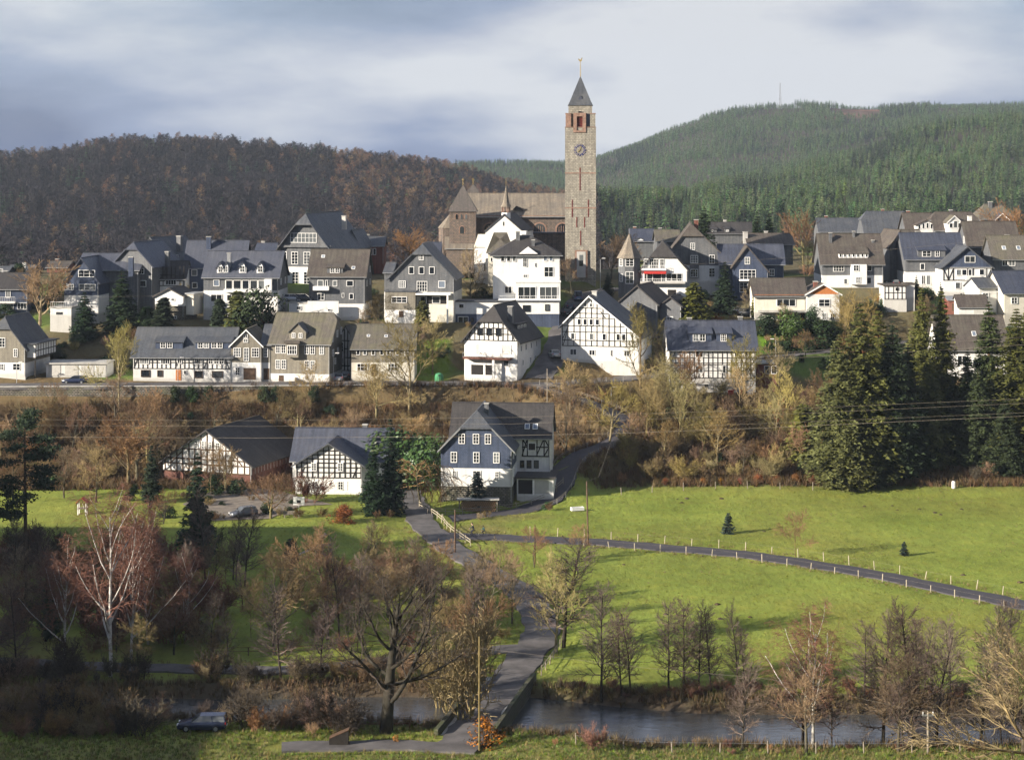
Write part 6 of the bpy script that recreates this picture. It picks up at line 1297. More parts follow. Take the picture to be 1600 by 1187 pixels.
# river side
S('oak','old_tree', 603, 1172, 838, 'big old bare tree with thick trunk in the centre foreground', d=178.5, sx=1.12, rz=2.2)
S('birch0','birch', 172, 1085, 742, 'tall white stemmed birch with reddish twigs at left', d=199, sx=1.0, rz=.6)
S('birch0','birch', 232, 1000, 765, 'second birch leaning right behind the tall left one', d=212, sx=.9, rz=3.9, lean=.1)
S('birch1','birch', 100, 1040, 830, 'smaller birch left of the tall white stemmed one', d=205, sx=1.2, rz=2.4, lean=-.12)
S('birch1','birch', 1270, 1190, 935, 'white birch with reddish crown on the near bank at right', d=174.3, sx=1.25, rz=1.0)
S('alder0','alder', 880, 1010, 828, 'dark alder beside the lane above the bridge', d=211, sx=1.8)
S('broad1','lane_tree', 868, 1015, 850, 'spreading bare tree leaning over the lane', d=209, sx=.9)
for (px, t, l, k) in ((940,905,'left alder of the pair by the bridge','alder1'),(985,940,'right alder of the pair by the bridge','alder0'),(1045,930,'leftmost slim alder of the river clump','alder0'),(1068,925,'second slim alder of the river clump','alder1'),(1092,945,'third slim alder of the river clump','alder0'),(1112,935,'leaning rightmost alder of the river clump','alder1'),(1165,975,'lone slim alder right of the river clump','alder1')):
    S(k, 'alder', px, 1115, t, l, d=192+VR.random()*2.5, sx=1.15, lean=.03*VR.gauss(0,1))
for (px, t, l, k) in ((1380,940,'pale straight alder on the near bank','alder0'),(1430,930,'dense dark alder on the near bank at right','alder1'),(1462,960,'bushy alder close to the right utility pole','alder0'),(1530,985,'last alder before the right edge','alder1'),(1350,960,'thin alder behind the white birch','alder1')):
    S(k, 'alder', px, 1160, t, l, d=175.6 if px != 1350 else 190, sx=1.3)
S('broad0','near_tree', 1640, 1187, 930, 'olive branched tree reaching in from the right edge', d=150, sx=1.3)
S('shrubg0','willow', 720, 1085, 905, 'tall olive multi stemmed willow at the bridge', d=184, sx=.62); S('shrubg1','willow', 690, 1085, 965, 'lower olive willow behind the big old tree', d=190, sx=.8)
S('alder1','ivy_tree', 72, 1005, 850, 'dark ivy clad tree at far left', d=213, sx=1.2); S('thuja','ivy_column', 78, 1005, 905, 'dark ivy column on the far left tree', d=213, sx=.6)
S('brown0','lane_tree', 690, 960, 838, 'reddish round tree on the lawn by the lane', d=232, sx=1.1); S('twoleaf','lane_tree', 620, 950, 838, 'rusty crowned tree behind the big old tree', d=236, sx=1.0)
S('brown1','lane_tree', 765, 965, 858, 'left pollard tree along the lane fence', d=229, sx=1.1); S('brown0','lane_tree', 800, 985, 870, 'right pollard tree along the lane fence', d=222, sx=1.0)
S('sapling','lawn_tree', 392, 1010, 895, 'thin lone tree on the shaded lawn', d=215, sx=.8); S('sapling','lawn_tree', 352, 940, 850, 'slim tree beside the slender spruce', d=243, sx=.9)
S('brown1','orchard_tree', 520, 1000, 880, 'bare fruit tree on the lawn left of the old tree', d=222, sx=1.0)
S('orangebush','orange_shrub', 760, 1187, 1112, 'orange leaved shrub beside the utility pole', 'shrub', d=174, sx=1.3); S('orangebush','orange_shrub', 618, 1187, 1145, 'small orange shrub at the foot of the old tree', 'shrub', d=175, sx=1.0)
S('shrubr1','rose_bush', 930, 1190, 1128, 'red berried wild rose bush at the bottom edge', 'shrub', d=171.5, sx=1.2); S('orangebush','orange_shrub', 1128, 1187, 1168, 'tiny orange shrub on the near bank', 'shrub', d=175, sx=.7)
# more of the crowd
for k, px, t, dd, sx, l in (('round',200,640,315,1.3,'large round brown tree between pine and barn'),('brown0',150,690,300,1.3,'brown tree behind the play tower'),('brown1',100,700,305,1.2,'brown tree left of the play tower'),('brown0',20,700,300,1.2,'bare tree behind the pine'),('brown1',255,760,283,1.0,'bare tree before the barn corner'),('round',352,690,311,.9,'golden bare tree right at the barn gable'),('sapling',470,740,300,1.0,'thin tree before the farm cottage'),('brown1',370,850,262,.9,'small tree in the lit lawn'),('brown0',415,880,245,.9,'small tree at the lawn middle'),('brown1',460,900,240,1.0,'bare shrub tree below the dark thuja'),('alder0',330,900,228,1.4,'dark thin tree under the slender spruce'),('brown0',500,830,270,1.0,'bare tree beside the slide'),('alder1',250,880,235,1.4,'dark thin tree right of the birches'),('alder1',545,940,215,1.3,'dark thin tree left behind the old tree'),('alder0',660,930,213,1.2,'dark thin tree right behind the old tree')):
    S(k, 'orchard_tree', px, 700, t, l, d=dd, sx=sx)
S('birch1','birch', 205, 1050, 800, 'birch between the two tall left birches', d=206, sx=1.1, rz=5.1, lean=.06)
S('birch1','birch', 290, 1010, 850, 'small birch right of the left birch group', d=214, sx=1.2, rz=.3)
S('brown1','thicket_tree', 30, 1010, 850, 'bare brown tree below the pine', d=216, sx=1.1); S('brown0','thicket_tree', 130, 985, 860, 'bare brown tree behind the left birches', d=224, sx=1.2)
S('alder1','alder', 440, 1100, 905, 'thin alder on the far bank left of the old tree', d=197, sx=1.3); S('alder0','alder', 500, 1100, 930, 'second thin alder on the far bank left of the old tree', d=198, sx=1.2)
S('brown1','pollard_tree', 655, 955, 845, 'reddish pollard above the old tree crown', d=233, sx=1.2); S('twoleaf','pollard_tree', 730, 950, 860, 'rusty pollard beside the lane bend', d=231, sx=1.0); S('brown0','pollard_tree', 575, 960, 850, 'brown pollard left of the rusty crowned tree', d=230, sx=1.1)
S('brown1','path_tree', 835, 900, 822, 'small bare tree beside the path', d=252, sx=1.1); S('brown0','path_tree', 905, 880, 815, 'low bare bush tree at the path pole', d=258, sx=1.2); S('broad1','path_tree', 780, 905, 835, 'light bare tree at the lane fence', d=246, sx=1.0)
for px, t, dd, l in ((965,598,338,'olive tree above the ramp road curve'),(1035,606,334,'olive tree in the middle of the bank clump'),(1085,592,336,'olive tree directly below the grey basement wall'),(1120,640,330,'short olive tree right in the bank clump'),(985,640,322,'leaning tree at the ramp bend'),(1040,650,321,'low spreading tree at the foot of the clump'),(1190,600,343,'golden tree below the brick annex'),(1235,590,345,'golden bushy tree right of the brick annex'),(1275,600,340,'brown tree between annex and spruces')):
    S(VR.choice(['broad0','broad1','round']), 'bank_tree', px, 700, t, l, d=dd, sx=.85+.3*VR.random())
S('broad1','garden_tree', 676, 600, 492, 'bushy bare tree in the garden left of the balcony house', d=358, sx=.9); S('brown1','garden_tree', 590, 500, 455, 'small bare tree below the brown roofed house', d=373, sx=1.1)
S('thujag','garden_conifer', 660, 520, 470, 'round green bush before the grey gable house', d=372, sx=.9); S('broad0','garden_tree', 1320, 520, 455, 'pale bare tree right of the bungalow', d=378, sx=1.1); S('broad1','garden_tree', 1225, 505, 470, 'thin bare bush before the bungalow terrace', d=378, sx=1.2)
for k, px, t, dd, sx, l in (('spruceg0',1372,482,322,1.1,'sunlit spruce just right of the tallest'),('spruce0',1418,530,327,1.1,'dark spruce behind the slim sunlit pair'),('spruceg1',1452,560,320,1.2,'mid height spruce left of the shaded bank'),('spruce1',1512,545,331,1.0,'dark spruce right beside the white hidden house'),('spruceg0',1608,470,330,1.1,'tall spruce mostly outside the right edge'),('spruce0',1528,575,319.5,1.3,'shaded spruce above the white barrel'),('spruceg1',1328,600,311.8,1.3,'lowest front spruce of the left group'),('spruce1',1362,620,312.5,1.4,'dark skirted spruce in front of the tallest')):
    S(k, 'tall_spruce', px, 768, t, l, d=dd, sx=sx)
# ---------------------------------------------------------------- scrub: many alike shrubs, each a thing, sharing a group
KN = {'alder': 'slim dark bare tree', 'brown': 'spreading brown bare tree', 'broad': 'pale olive bare tree', 'round': 'round golden bare tree', 'shrub': 'bare brown shrub', 'shrubo': 'bare tawny shrub', 'shrubg': 'bare olive shrub', 'shrubr': 'bare reddish shrub', 'shrubd': 'bare dark shrub', 'evergreen': 'dark leafy evergreen shrub', 'laurel': 'bright leafy evergreen shrub', 'beechbush': 'rusty leaved shrub'}
TOWN = [(160, 'between the blue slate gable and the corner house'), (300, 'around the tiny white cottage'), (450, 'below the white balcony house'), (600, 'below the brown roofed slate house'), (720, 'below the grey gable house'), (880, 'below the white villa'), (1070, 'below the turret house'), (1180, 'beside the yellow green conifer'), (1330, 'around the orange clad bungalow'), (1480, 'around the little timbered shed'), (9999, 'near the right edge of town')]
BANK = [(120, 'on the bank at the far left'), (260, 'on the bank left of the barn'), (450, 'on the bank above the barn'), (600, 'on the bank above the farm cottage'), (700, 'on the bank left of the slate farmhouse'), (880, 'on the bank behind the slate farmhouse'), (990, 'inside the curve of the ramp road'), (1060, 'on the slope left below the grid timbered house'), (1180, 'on the slope below the grid timbered house'), (1300, 'on the slope below the brick annex'), (1450, 'under the left spruces of the meadow edge'), (9999, 'under the right spruces of the meadow edge')]
RIVR = [(200, 'near the tall left birch'), (340, 'near the parked estate car'), (480, 'left of the old tree'), (640, 'around the old tree'), (840, 'beside the bridge'), (1000, 'at the bridge alders'), (1150, 'below the river alder clump'), (1330, 'around the right birch'), (1480, 'at the right utility pole'), (9999, 'at the lower right edge')]
FARM = [(300, 'left of the barn'), (450, 'in front of the barn'), (600, 'before the farm cottage'), (700, 'left of the slate farmhouse'), (9999, 'right of the slate farmhouse')]
def brush(keys, name, where, n, u0, u1, d0, d1, h0, h1, sx=1.2, places=BANK, cat='shrub'):
    c = 0; tries = 0; made = {}
    while c < n and tries < n*12:
        tries += 1; d = d0+(d1-d0)*VR.random(); px = u0+(u1-u0)*VR.random(); x = (px-800)*d/F
        bad = any((abs(x-cx) < hw_+1.2 and abs(d-cy) < hd_+1.2) for cx, cy, cz, hw_, hd_ in PADS) or any(((rp[:, 0]-x)**2+(rp[:, 1]-d)**2).min() < (hw_+1.6)**2 for hw_, rp in RP.values())
        bad = bad or ((x+29)**2+(d-176.5)**2 < 25)
        z = -9 if bad else t1(x, d)
        if z < -.6: continue
        k = VR.choice(keys); H = h0+(h1-h0)*VR.random(); pl = next(t_ for m_, t_ in places if px < m_); kn = KN[k.rstrip('01')]
        o = plant(k, name, Vector((x, d, z-.05)), H, '', cat, None, sx=sx*(.8+.5*VR.random())); made.setdefault((kn, (where+' '+pl).strip()), []).append((H, o)); c += 1
    for (kn, pl), L_ in made.items():
        L_.sort(key=lambda t_: -t_[0])
        for i, (H, o) in enumerate(L_):
            pre = '' if len(L_) == 1 else 'tallest ' if i == 0 else 'lowest ' if i == len(L_)-1 else 'second tallest ' if i == 1 else ''
            tag(o, pre+kn+' '+pl, group=kn+'s '+pl)
brush(['shrubo0','shrubo1','shrub0','shrub1'], 'bank_shrub', '', 120, -20, 700, 319, 337.5, 1.6, 4.2, 1.25, places=BANK)
brush(['shrubg0','shrubg1','shrub0','shrubo0'], 'slope_shrub', '', 105, 850, 1290, 314, 346, 1.8, 5.0, 1.15, places=BANK)
brush(['evergreen','laurel'], 'evergreen_shrub', '', 34, 20, 1290, 316, 341, .9, 2.0, 1.1, places=BANK)
brush(['shrubd0','shrubd1','shrub0'], 'shade_shrub', '', 30, 1290, 1610, 313, 335, 1.8, 4, 1.1, places=BANK)
brush(['shrub0','shrubo0','evergreen','evergreen','evergreen','laurel','shrubg0','beechbush'], 'garden_shrub', 'planted', 230, 0, 1600, 356, 402, .9, 2.6, 1.2, places=TOWN)
brush(['shrub1','shrubo1','evergreen','evergreen'], 'plateau_shrub', 'high', 30, 0, 1600, 405, 440, 1.2, 3, 1.1, places=TOWN)
brush(['shrubr0','shrubr1','shrubd0','shrub0'], 'far_bank_shrub', 'across the river', 80, 830, 1600, 189.4, 195, .5, 1.5, 1.2, places=RIVR)
brush(['shrubd0','shrubd1','shrub0','shrub1'], 'far_bank_thicket', 'across the river', 55, -10, 700, 195.6, 204, 1.2, 3.2, 1.1, places=RIVR)
brush(['shrubd0','shrub0','shrubo0','shrubd1'], 'near_bank_shrub', 'by the near road', 55, -10, 560, 175.5, 182.5, 1.0, 2.8, 1.1, places=RIVR)
brush(['shrubo1','shrubr0'], 'near_right_shrub', 'on the near bank', 14, 850, 1600, 171, 175.2, .4, 1.0, 1.2, places=RIVR)
brush(['shrubd1','shrub1','shrubr0','shrubd0'], 'lawn_shrub', 'in the garden', 65, -10, 340, 197, 262, 1.5, 5.5, 1.15, places=RIVR)
brush(['shrub1','shrubr1','shrubo0'], 'lane_shrub', 'on the lawn', 40, 440, 830, 200, 250, .9, 2.4, 1.2, places=RIVR)
brush(['shrub0','shrubo1'], 'left_edge_shrub', 'at lower left', 12, -10, 120, 176, 186, 2.5, 4.5, 1.0, places=RIVR)
brush(['shrub0','shrubo1','evergreen'], 'farm_shrub', 'around the farm', 40, 180, 900, 284, 318, .6, 1.8, 1.1, places=FARM)
T_ = 'tree'
brush(['alder0','alder1','brown0','brown1','alder0'], 'thicket_tree', 'standing', 32, -10, 580, 196, 248, 6, 12.5, 1.05, places=RIVR, cat=T_)
brush(['brown0','brown1','alder1'], 'lane_side_tree', 'growing', 18, 580, 840, 200, 246, 5, 9, 1.1, places=RIVR, cat=T_)
brush(['alder0','alder1'], 'river_alder', 'across the river', 9, 870, 1610, 189.5, 194, 6, 11, 1.0, places=RIVR, cat=T_)
brush(['alder0','alder1','brown0'], 'near_alder', 'on the near bank', 9, 1140, 1610, 171, 175.5, 6, 11, 1.1, places=RIVR, cat=T_)
brush(['alder1','shrubd0','shrub0'], 'near_thicket', 'by the near water', 14, -10, 560, 176, 182, 2.5, 5, 1.1, places=RIVR)
brush(['broad0','broad1','round','broad1'], 'slope_tree', 'standing', 22, 870, 1290, 318, 347, 6, 12, .95, places=BANK, cat=T_)
brush(['brown0','broad0','round','brown1'], 'bank_wood_tree', 'standing', 20, -10, 690, 321, 338, 5, 9.5, 1.05, places=BANK, cat=T_)
brush(['brown0','broad1','round'], 'town_tree', 'standing', 14, 100, 1560, 357, 400, 4, 7, 1.0, places=TOWN, cat=T_)
# molehills in the meadow
moleh = bark('molehill_earth', (.07,.05,.035)); rngm = random.Random(8); V, Fc = [], []; n = 7
for a in range(3):
    for i in range(n): r_ = (.42,.28,.08)[a]*(.8+.4*rngm.random()); V.append((r_*math.cos(6.283*i/n), r_*math.sin(6.283*i/n), (0,.12,.2)[a]))
Fc = [(a*n+i, a*n+(i+1) % n, a*n+n+(i+1) % n, a*n+n+i) for a in (0, 1) for i in range(n)]+[tuple(range(2*n, 3*n))]
u, d, x, z = sample(860, 1620, 215, 308, 110); k = (vnoise(x, d, 9, 3) > .38); z = tz(x, d)
scatter('molehills', 'small dark molehills sprinkled over the meadow', np.c_[x, d, z-.02][k], (.6+.7*RG.random(len(u)))[k], [('m', uvmesh('molehill', V, Fc, moleh, uv=False))], 12)
for i, px in enumerate((275, 300, 325, 412, 432, 490)):
    p = at(px, 341.9); p.z += 1.0; plant('evergreen', 'wall_ivy', p, 2.4, 'dark ivy clump hanging on the retaining wall left of the crooked tree' if px < 400 else 'dark ivy clump on the retaining wall below the mossy roofed house', 'ivy', 'ivy clumps on the retaining wall', sx=.85)
# grass tufts: stuff
def tuft(name, mat, n=9, h=.45, sp=.22):
    rng = random.Random(3); V, Fc = [], []
    for i in range(n):
        a = rng.random()*6.28; x, y = rng.gauss(0, sp*.5), rng.gauss(0, sp*.5); l = h*(.5+.7*rng.random()); b = len(V); w = .03
        V += [(x-w*math.sin(a), y+w*math.cos(a), 0), (x+w*math.sin(a), y-w*math.cos(a), 0), (x+math.cos(a)*l*.5, y+math.sin(a)*l*.5, l)]; Fc.append((b, b+1, b+2))
    return [('g', uvmesh(name, V, Fc, mat, uv=False))]
def tufts(name, label, n, u0, u1, d0, d1, mat, s0=.6, s1=1.4, mask=None, h=.45):
    u, d, x, _ = sample(u0, u1, d0, d1, n); z = tz(x, d); k = z > -.95
    for hw_, rp in RP.values():
        for c0 in range(0, len(x), 3000):
            sl = slice(c0, c0+3000); k[sl] &= ((x[sl, None]-rp[None, :, 0])**2+(d[sl, None]-rp[None, :, 1])**2).min(1) > (hw_+.2)**2
    if mask is not None: k &= mask(u, d, x)
    scatter(name, label, np.c_[x, d, z-.02][k], (s0+(s1-s0)*RG.random(len(u)))[k], tuft(name+'_tuft', mat, h=h), 11)
tufts('verge_grass', 'rough straw coloured grass along the bottom edge', 3500, -20, 1620, 166, 180, grass_dry, .4, 1.0)
tufts('verge_green_grass', 'green grass on the near bank', 9000, -20, 1620, 166, 182, grass_green, .35, .8)
tufts('meadow_grass', 'short uneven grass of the meadow', 26000, 300, 1640, 200, 312, leafm('grass_meadow', (.19,.215,.04)), .25, .5)
pathp = RP['meadow_path'][1]
tufts('path_verge_grass', 'dry grass strips beside the meadow path', 9000, 690, 1640, 225, 285, grass_dry, .5, 1.0, mask=lambda u, d, x: np.array([((pathp[:, 0]-a)**2+(pathp[:, 1]-b)**2).min() for a, b in zip(x, d)]) < 4.2**2)
lanep = np.concatenate([RP[k_][1][:, :2] for k_ in ('lane', 'river_path', 'river_road', 'ramp_road')])
tufts('lane_verge_grass', 'dead grass and leaves crowding the lane edges', 16000, -20, 1000, 170, 330, grass_dry, .45, 1.0, mask=lambda u, d, x: np.array([((lanep[:, 0]-a)**2+(lanep[:, 1]-b)**2).min() for a, b in zip(x, d)]) < 3.3**2)
tufts('meadow_tussocks', 'tussocks of longer yellowed grass in the meadow', 5000, 640, 1640, 200, 312, grass_dry, .3, .7, mask=lambda u, d, x: vnoise(x, d, 7, 9)+.5*vnoise(x, d, 2.3, 1) > .5)
tufts('bank_grass', 'brown dead grass and bramble on the bank', 22000, -20, 1640, 312, 346, leafm('bramble_dry', (.16,.105,.055)), .8, 2.0, h=.8)
tufts('river_bank_grass', 'dead brown reeds along the river', 14000, -20, 1640, 173, 203, leafm('reed_dry', (.14,.10,.055)), .7, 1.8, mask=lambda u, d, x: np.minimum(np.interp(x, RFX, RFY)-d, d-np.interp(x, RNX, RNY)) > -3.0, h=.55)
# ---------------------------------------------------------------- cars
def car(label, loc, heading, paint, L=4.3, Wd=1.75, Hh=1.45, kind='hatch', group=None):
    r = tag(empty('parked_car', loc, heading), label, 'car', group); hl, hw = L/2, Wd/2
    roofend = {'hatch': -.40, 'estate': -.46, 'van': -.47, 'saloon': -.28}[kind]
    # cross sections along x (front = +x): x, half width, sill z, belt z
    secs = [(hl, .70, .32, .55), (hl*.93, .86, .22, .72), (hl*.55, .98, .20, .86), (hl*.2, 1, .20, .92), (-hl*.3, 1, .20, .94), (-hl*.75, .99, .22, .96), (-hl*.96, .90, .28, .93), (-hl, .80, .36, .80)]
    V, Fc = [], []
    for x, w, z0, z1 in secs: w *= hw; V += [(x, -w*.94, z0), (x, -w, (z0+z1)/2), (x, -w*.95, z1), (x, w*.95, z1), (x, w, (z0+z1)/2), (x, w*.94, z0)]
    for i in range(len(secs)-1):
        a, b = i*6, i*6+6
        for k in range(6): k2 = (k+1) % 6; Fc.append((a+k, a+k2, b+k2, b+k))
    Fc += [(5,4,3,2,1,0), tuple(range(len(V)-6, len(V)))]
    link('body', uvmesh('car_body', V, Fc, paint, smooth_=True, uv=False), r)
    x0, x1, x2, x3 = hl*.42, hl*.08, L*roofend, L*(roofend-.035 if kind != 'saloon' else roofend-.12); zt, zb = Hh, .90; wt, wb = hw*.74, hw*.93
    V = [(x0,-wb,zb),(x0,wb,zb),(x1,-wt,zt-.02),(x1,wt,zt-.02),(x2,-wt,zt),(x2,wt,zt),(max(x3,-hl*.97),-wb,zb+.03),(max(x3,-hl*.97),wb,zb+.03)]
    link('roof_panel', uvmesh('car_roof', [(x1-.02,-wt,zt),(x1-.02,wt,zt),(x2,wt,zt+.02),(x2,-wt,zt+.02),(x1-.02,-wt,zt-.07),(x1-.02,wt,zt-.07),(x2,wt,zt-.06),(x2,-wt,zt-.06)], [(0,1,2,3),(7,6,5,4),(0,4,5,1),(1,5,6,2),(2,6,7,3),(3,7,4,0)], paint, uv=False), r)
    link('windscreen', uvmesh('car_windscreen', [V[0],V[1],V[3],V[2]], [(0,1,2,3)], pane_m, uv=False), r)
    link('rear_window', uvmesh('car_rear', [V[4],V[5],V[7],V[6]], [(0,1,2,3)], pane_m, uv=False), r)
    for k in (0, 1): link('side_window', uvmesh('car_side', [V[0+k],V[2+k],V[4+k],V[6+k]], [(0,1,2,3)], pane_m, uv=False), r)
    Vp, Fp = [], []
    for k in (0, 1):
        tubes([([V[0+k], V[2+k]], [.04, .04]), ([V[4+k], V[6+k]], [.05, .06]), ([((x1+x2)/2, (-1 if k == 0 else 1)*wt, zt), ((x1+x2)/2-.1, (-1 if k == 0 else 1)*wb, zb)], [.05, .05])], Vp, Fp, 4)
    link('pillar', uvmesh('car_pillar', Vp, Fp, paint, uv=False), r)
    for sx in (.30, -.30):
        for sy in (-1, 1):
            w = link('wheel', CAR_T, r, (L*sx, sy*(hw-.08), .31)); link('rim', CAR_R, w)
    for sy in (-1, 1):
        boxo('headlight', hl*.90, hl*.985, sy*hw*.62-.17, sy*hw*.62+.17, .58, .72, lamp_glass, r); boxo('tail_light', -hl*.995, -hl*.94, sy*hw*.72-.12, sy*hw*.72+.12, .68, .92, red_glass, r)
    for x, nm in ((hl*.985, 'number_plate'), (-hl*1.0, 'number_plate')): boxo(nm, x-.03, x+.035, -.26, .26, .42, .53, white_paint, r)
    return r
def disc(name, r, w, mat, n=14):
    V = [(r*math.cos(6.2832*i/n), y, r*math.sin(6.2832*i/n)) for y in (-w/2, w/2) for i in range(n)]
    return uvmesh(name, V, [tuple(range(n)), tuple(reversed(range(n, 2*n)))]+[((i+1) % n, i, n+i, n+(i+1) % n) for i in range(n)], mat, uv=False)
CAR_T, CAR_R = disc('tyre', .31, .19, rubber), disc('rim', .19, .21, car_silver)
def carat(label, px, d, hdg, paint, kind='hatch', L=4.3, H=1.45, dz=0): p = at(px, d); p.z += .10+dz; return car(label, p, R(hdg), paint, L, 1.75, H, kind)
carat('dark blue car parked before the white garages at left', 117, 348.8, 180, car_navy, 'estate', 4.6)
carat('steel blue car parked in the farm yard', 380, 288.5, 215, car_grey, 'hatch')
carat('dark estate car parked by the river at lower left', 316, 178.6, 180, car_navy, 'estate', 4.6)
carat('pale car in the gap behind the mossy roofed house', 529, 352, 95, car_silver); carat('black car beside the black and white timbered house', 541, 353.5, 90, car_black)
carat('white silver car parked on the steep side street', 866, 361, 100, car_silver); carat('blue van at the top of the side street', 902, 399, 95, car_blue, 'van', 4.8, 1.95); carat('dark car halfway up the side street', 884, 386, 100, car_black); carat('second dark car halfway up the side street', 889, 391.5, 98, car_navy)
carat('dark car inside the open farm garage', 818, 306.5, -90, car_black, dz=.0)
carat('silver car on the flat garage deck at left', 459, 381, 0, car_silver, dz=0); carat('dark car on the flat garage deck at right', 476, 381, 0, car_black)
for o in [q for q in bpy.data.objects if q.get('label', '').endswith(('deck at left', 'deck at right'))]: o.location.z = P(0, 330+560/3.9575, 381).z+.1
carat('pale car left of the orange bungalow', 1152, 392, 10, car_silver); carat('silver car behind the yellow thuja at the bungalow', 1167, 391, 5, car_silver)
carat('dark car parked beside the narrow brown gable', 1395, 408, 100, car_black)
# green bottle bank on the pavement
p = at(686, 352); bb = tag(empty('bottle_bank', p), 'green bottle bank on the road left of the balcony house', 'container')
n = 12; V = [(.8*math.cos(6.283*i/n)*k, .8*math.sin(6.283*i/n)*k, z) for z, k in ((0,1),(1.1,1),(1.5,.75),(1.65,.3)) for i in range(n)]
link('shell', uvmesh('shell', V, [(a*n+i, a*n+(i+1) % n, a*n+n+(i+1) % n, a*n+n+i) for a in range(3) for i in range(n)]+[tuple(range(36, 48))], green_paint, uv=False), bb); boxo('bottle_slot', -.15, .15, -.8, -.6, 1.15, 1.35, opening_shade, bb)
# ---------------------------------------------------------------- poles, lamps, wires
def pole(name, label, px, d, ptop, rad=.13, mat=None, arm=False, lean=0):
    p = at(px, d); H = HC-(ptop-YH)*d/F-p.z; r = tag(empty(name, p), label, 'pole'); V, Fc = [], []; tubes([([(0,0,-.4), (lean*.5,0,H*.5), (lean,0,H)], [rad, rad*.9, rad*.75])], V, Fc, 7); link('shaft', uvmesh('pole_shaft', V, Fc, mat or wood_grey, smooth_=True, uv=False), r)
    if arm:
        V, Fc = [], []; boxg(-.55, .55, -.06, .06, H-.45, H-.33, V, Fc); link('cross_arm', uvmesh('cross_arm', V, Fc, metal_grey, uv=False), r)
        for x in (-.45, .45): V, Fc = [], []; tubes([([(x,0,H-.33), (x,0,H-.08)], [.05, .06])], V, Fc, 6); link('insulator', uvmesh('insulator', V, Fc, white_paint, uv=False), r)
    return Vector((p.x+lean, p.y, p.z+H))
pA = pole('utility_pole', 'wooden utility pole in the meadow beside the path', 919, 268, 752, .13, bark_brown, lean=-.2)
pB = pole('utility_pole', 'shorter wooden pole at the fork of lane and path', 711, 262, 796, .13, bark_brown)
pC = pole('utility_pole', 'wooden utility pole in the centre foreground', 749, 172.5, 994, .11, bark_pale)
pD = pole('utility_pole', 'wooden utility pole with fitting at the lower right', 1450, 171.5, 1110, .13, wood_grey, arm=True)
pE = pole('utility_pole', 'thin pole between the lane trees', 836+0, 254, 820, .08, bark_brown); pF = pole('utility_pole', 'grey pole among the trees of the ramp', 855, 334, 576, .09, wood_grey)
def lamp(label, px, d, ptop, side=1):
    p = at(px, d); H = max(3, HC-(ptop-YH)*d/F-p.z); r = tag(empty('street_lamp', p), label, 'street lamp'); V, Fc = [], []; tubes([([(0,0,-.2), (0,0,H), (.3*side,0,H+.15), (1.0*side,0,H+.2)], [.07, .05, .04, .04])], V, Fc, 6); link('shaft', uvmesh('lamp_shaft', V, Fc, metal_grey, uv=False), r); boxo('lamp_head', .7*side-.35, .7*side+.35, -.12, .12, H+.14, H+.25, white_paint, r)
lamp('street lamp with arm between tower and turret house', 938, 402, 405); lamp('street lamp at the road left of the corner', 26, 350, 567); lamp('street lamp at the road below the lawn', 1212, 366, 531, -1); lamp('street lamp at the road in front of the long house', 278, 349.5, 560); lamp('street lamp beside the ramp road at the bank', 955, 341, 606, 1); lamp('street lamp by the mossy roofed house', 521, 349.5, 553)
def wire(label, pts, rad=.018, group='overhead wires'):
    V, Fc = [], []; q = []
    for a, b in zip(pts, pts[1:]):
        for i in range(8): q.append(Vector(a).lerp(Vector(b), i/8))
    q.append(Vector(pts[-1])); tubes([(q, [rad]*len(q))], V, Fc, 4); o = link('overhead_wire', uvmesh('wire', V, Fc, wood_grey, uv=False)); return tag(o, label, 'wire', group)
def sagw(label, L, rad=.02): wire(label, [P(px, py, d) for px, py, d in L], rad)
sagw('uppermost of the long wires crossing before the farm', [(-40,655,268),(400,657,262),(800,652,256),(1200,640,250),(1640,621,244)], .011)
sagw('second of the long wires crossing before the farm', [(-40,664,268),(400,666,262),(800,662,256),(1200,648,250),(1640,628,244)], .011)
sagw('lowest and thickest wire crossing before the farm', [(-40,682,266),(400,684,260),(700,682,256),(960,677,252),(1200,668,248),(1640,648,242)], .016)
sagw('wire just above the lowest one at right', [(1100,665,251),(1300,657,247),(1640,643,243)], .010)
sagw('upper wire in front of the spruce tops', [(1180,553,330),(1400,540,322),(1640,524,314)], .012); sagw('lower wire in front of the spruce tops', [(1180,562,330),(1400,551,322),(1640,536,314)], .015)
sagw('wire passing before the roofs at upper right', [(1040,416,372),(1300,398,368),(1640,367,360)], .012); sagw('wire passing before the houses at upper left', [(-40,468,366),(200,463,366),(440,461,368)], .011)
sagw('low dark wire above the river at right', [(749,1012,172.5),(1000,1042,172),(1200,1060,172),(1450,1113,171.5)], .010); sagw('low wire above the river at far right', [(1450,1113,171.5),(1640,1120,171)], .010)
wire('drooping wire from the meadow pole to the bank', [pA, P(935,745,276), P(955,690,300)], .016)
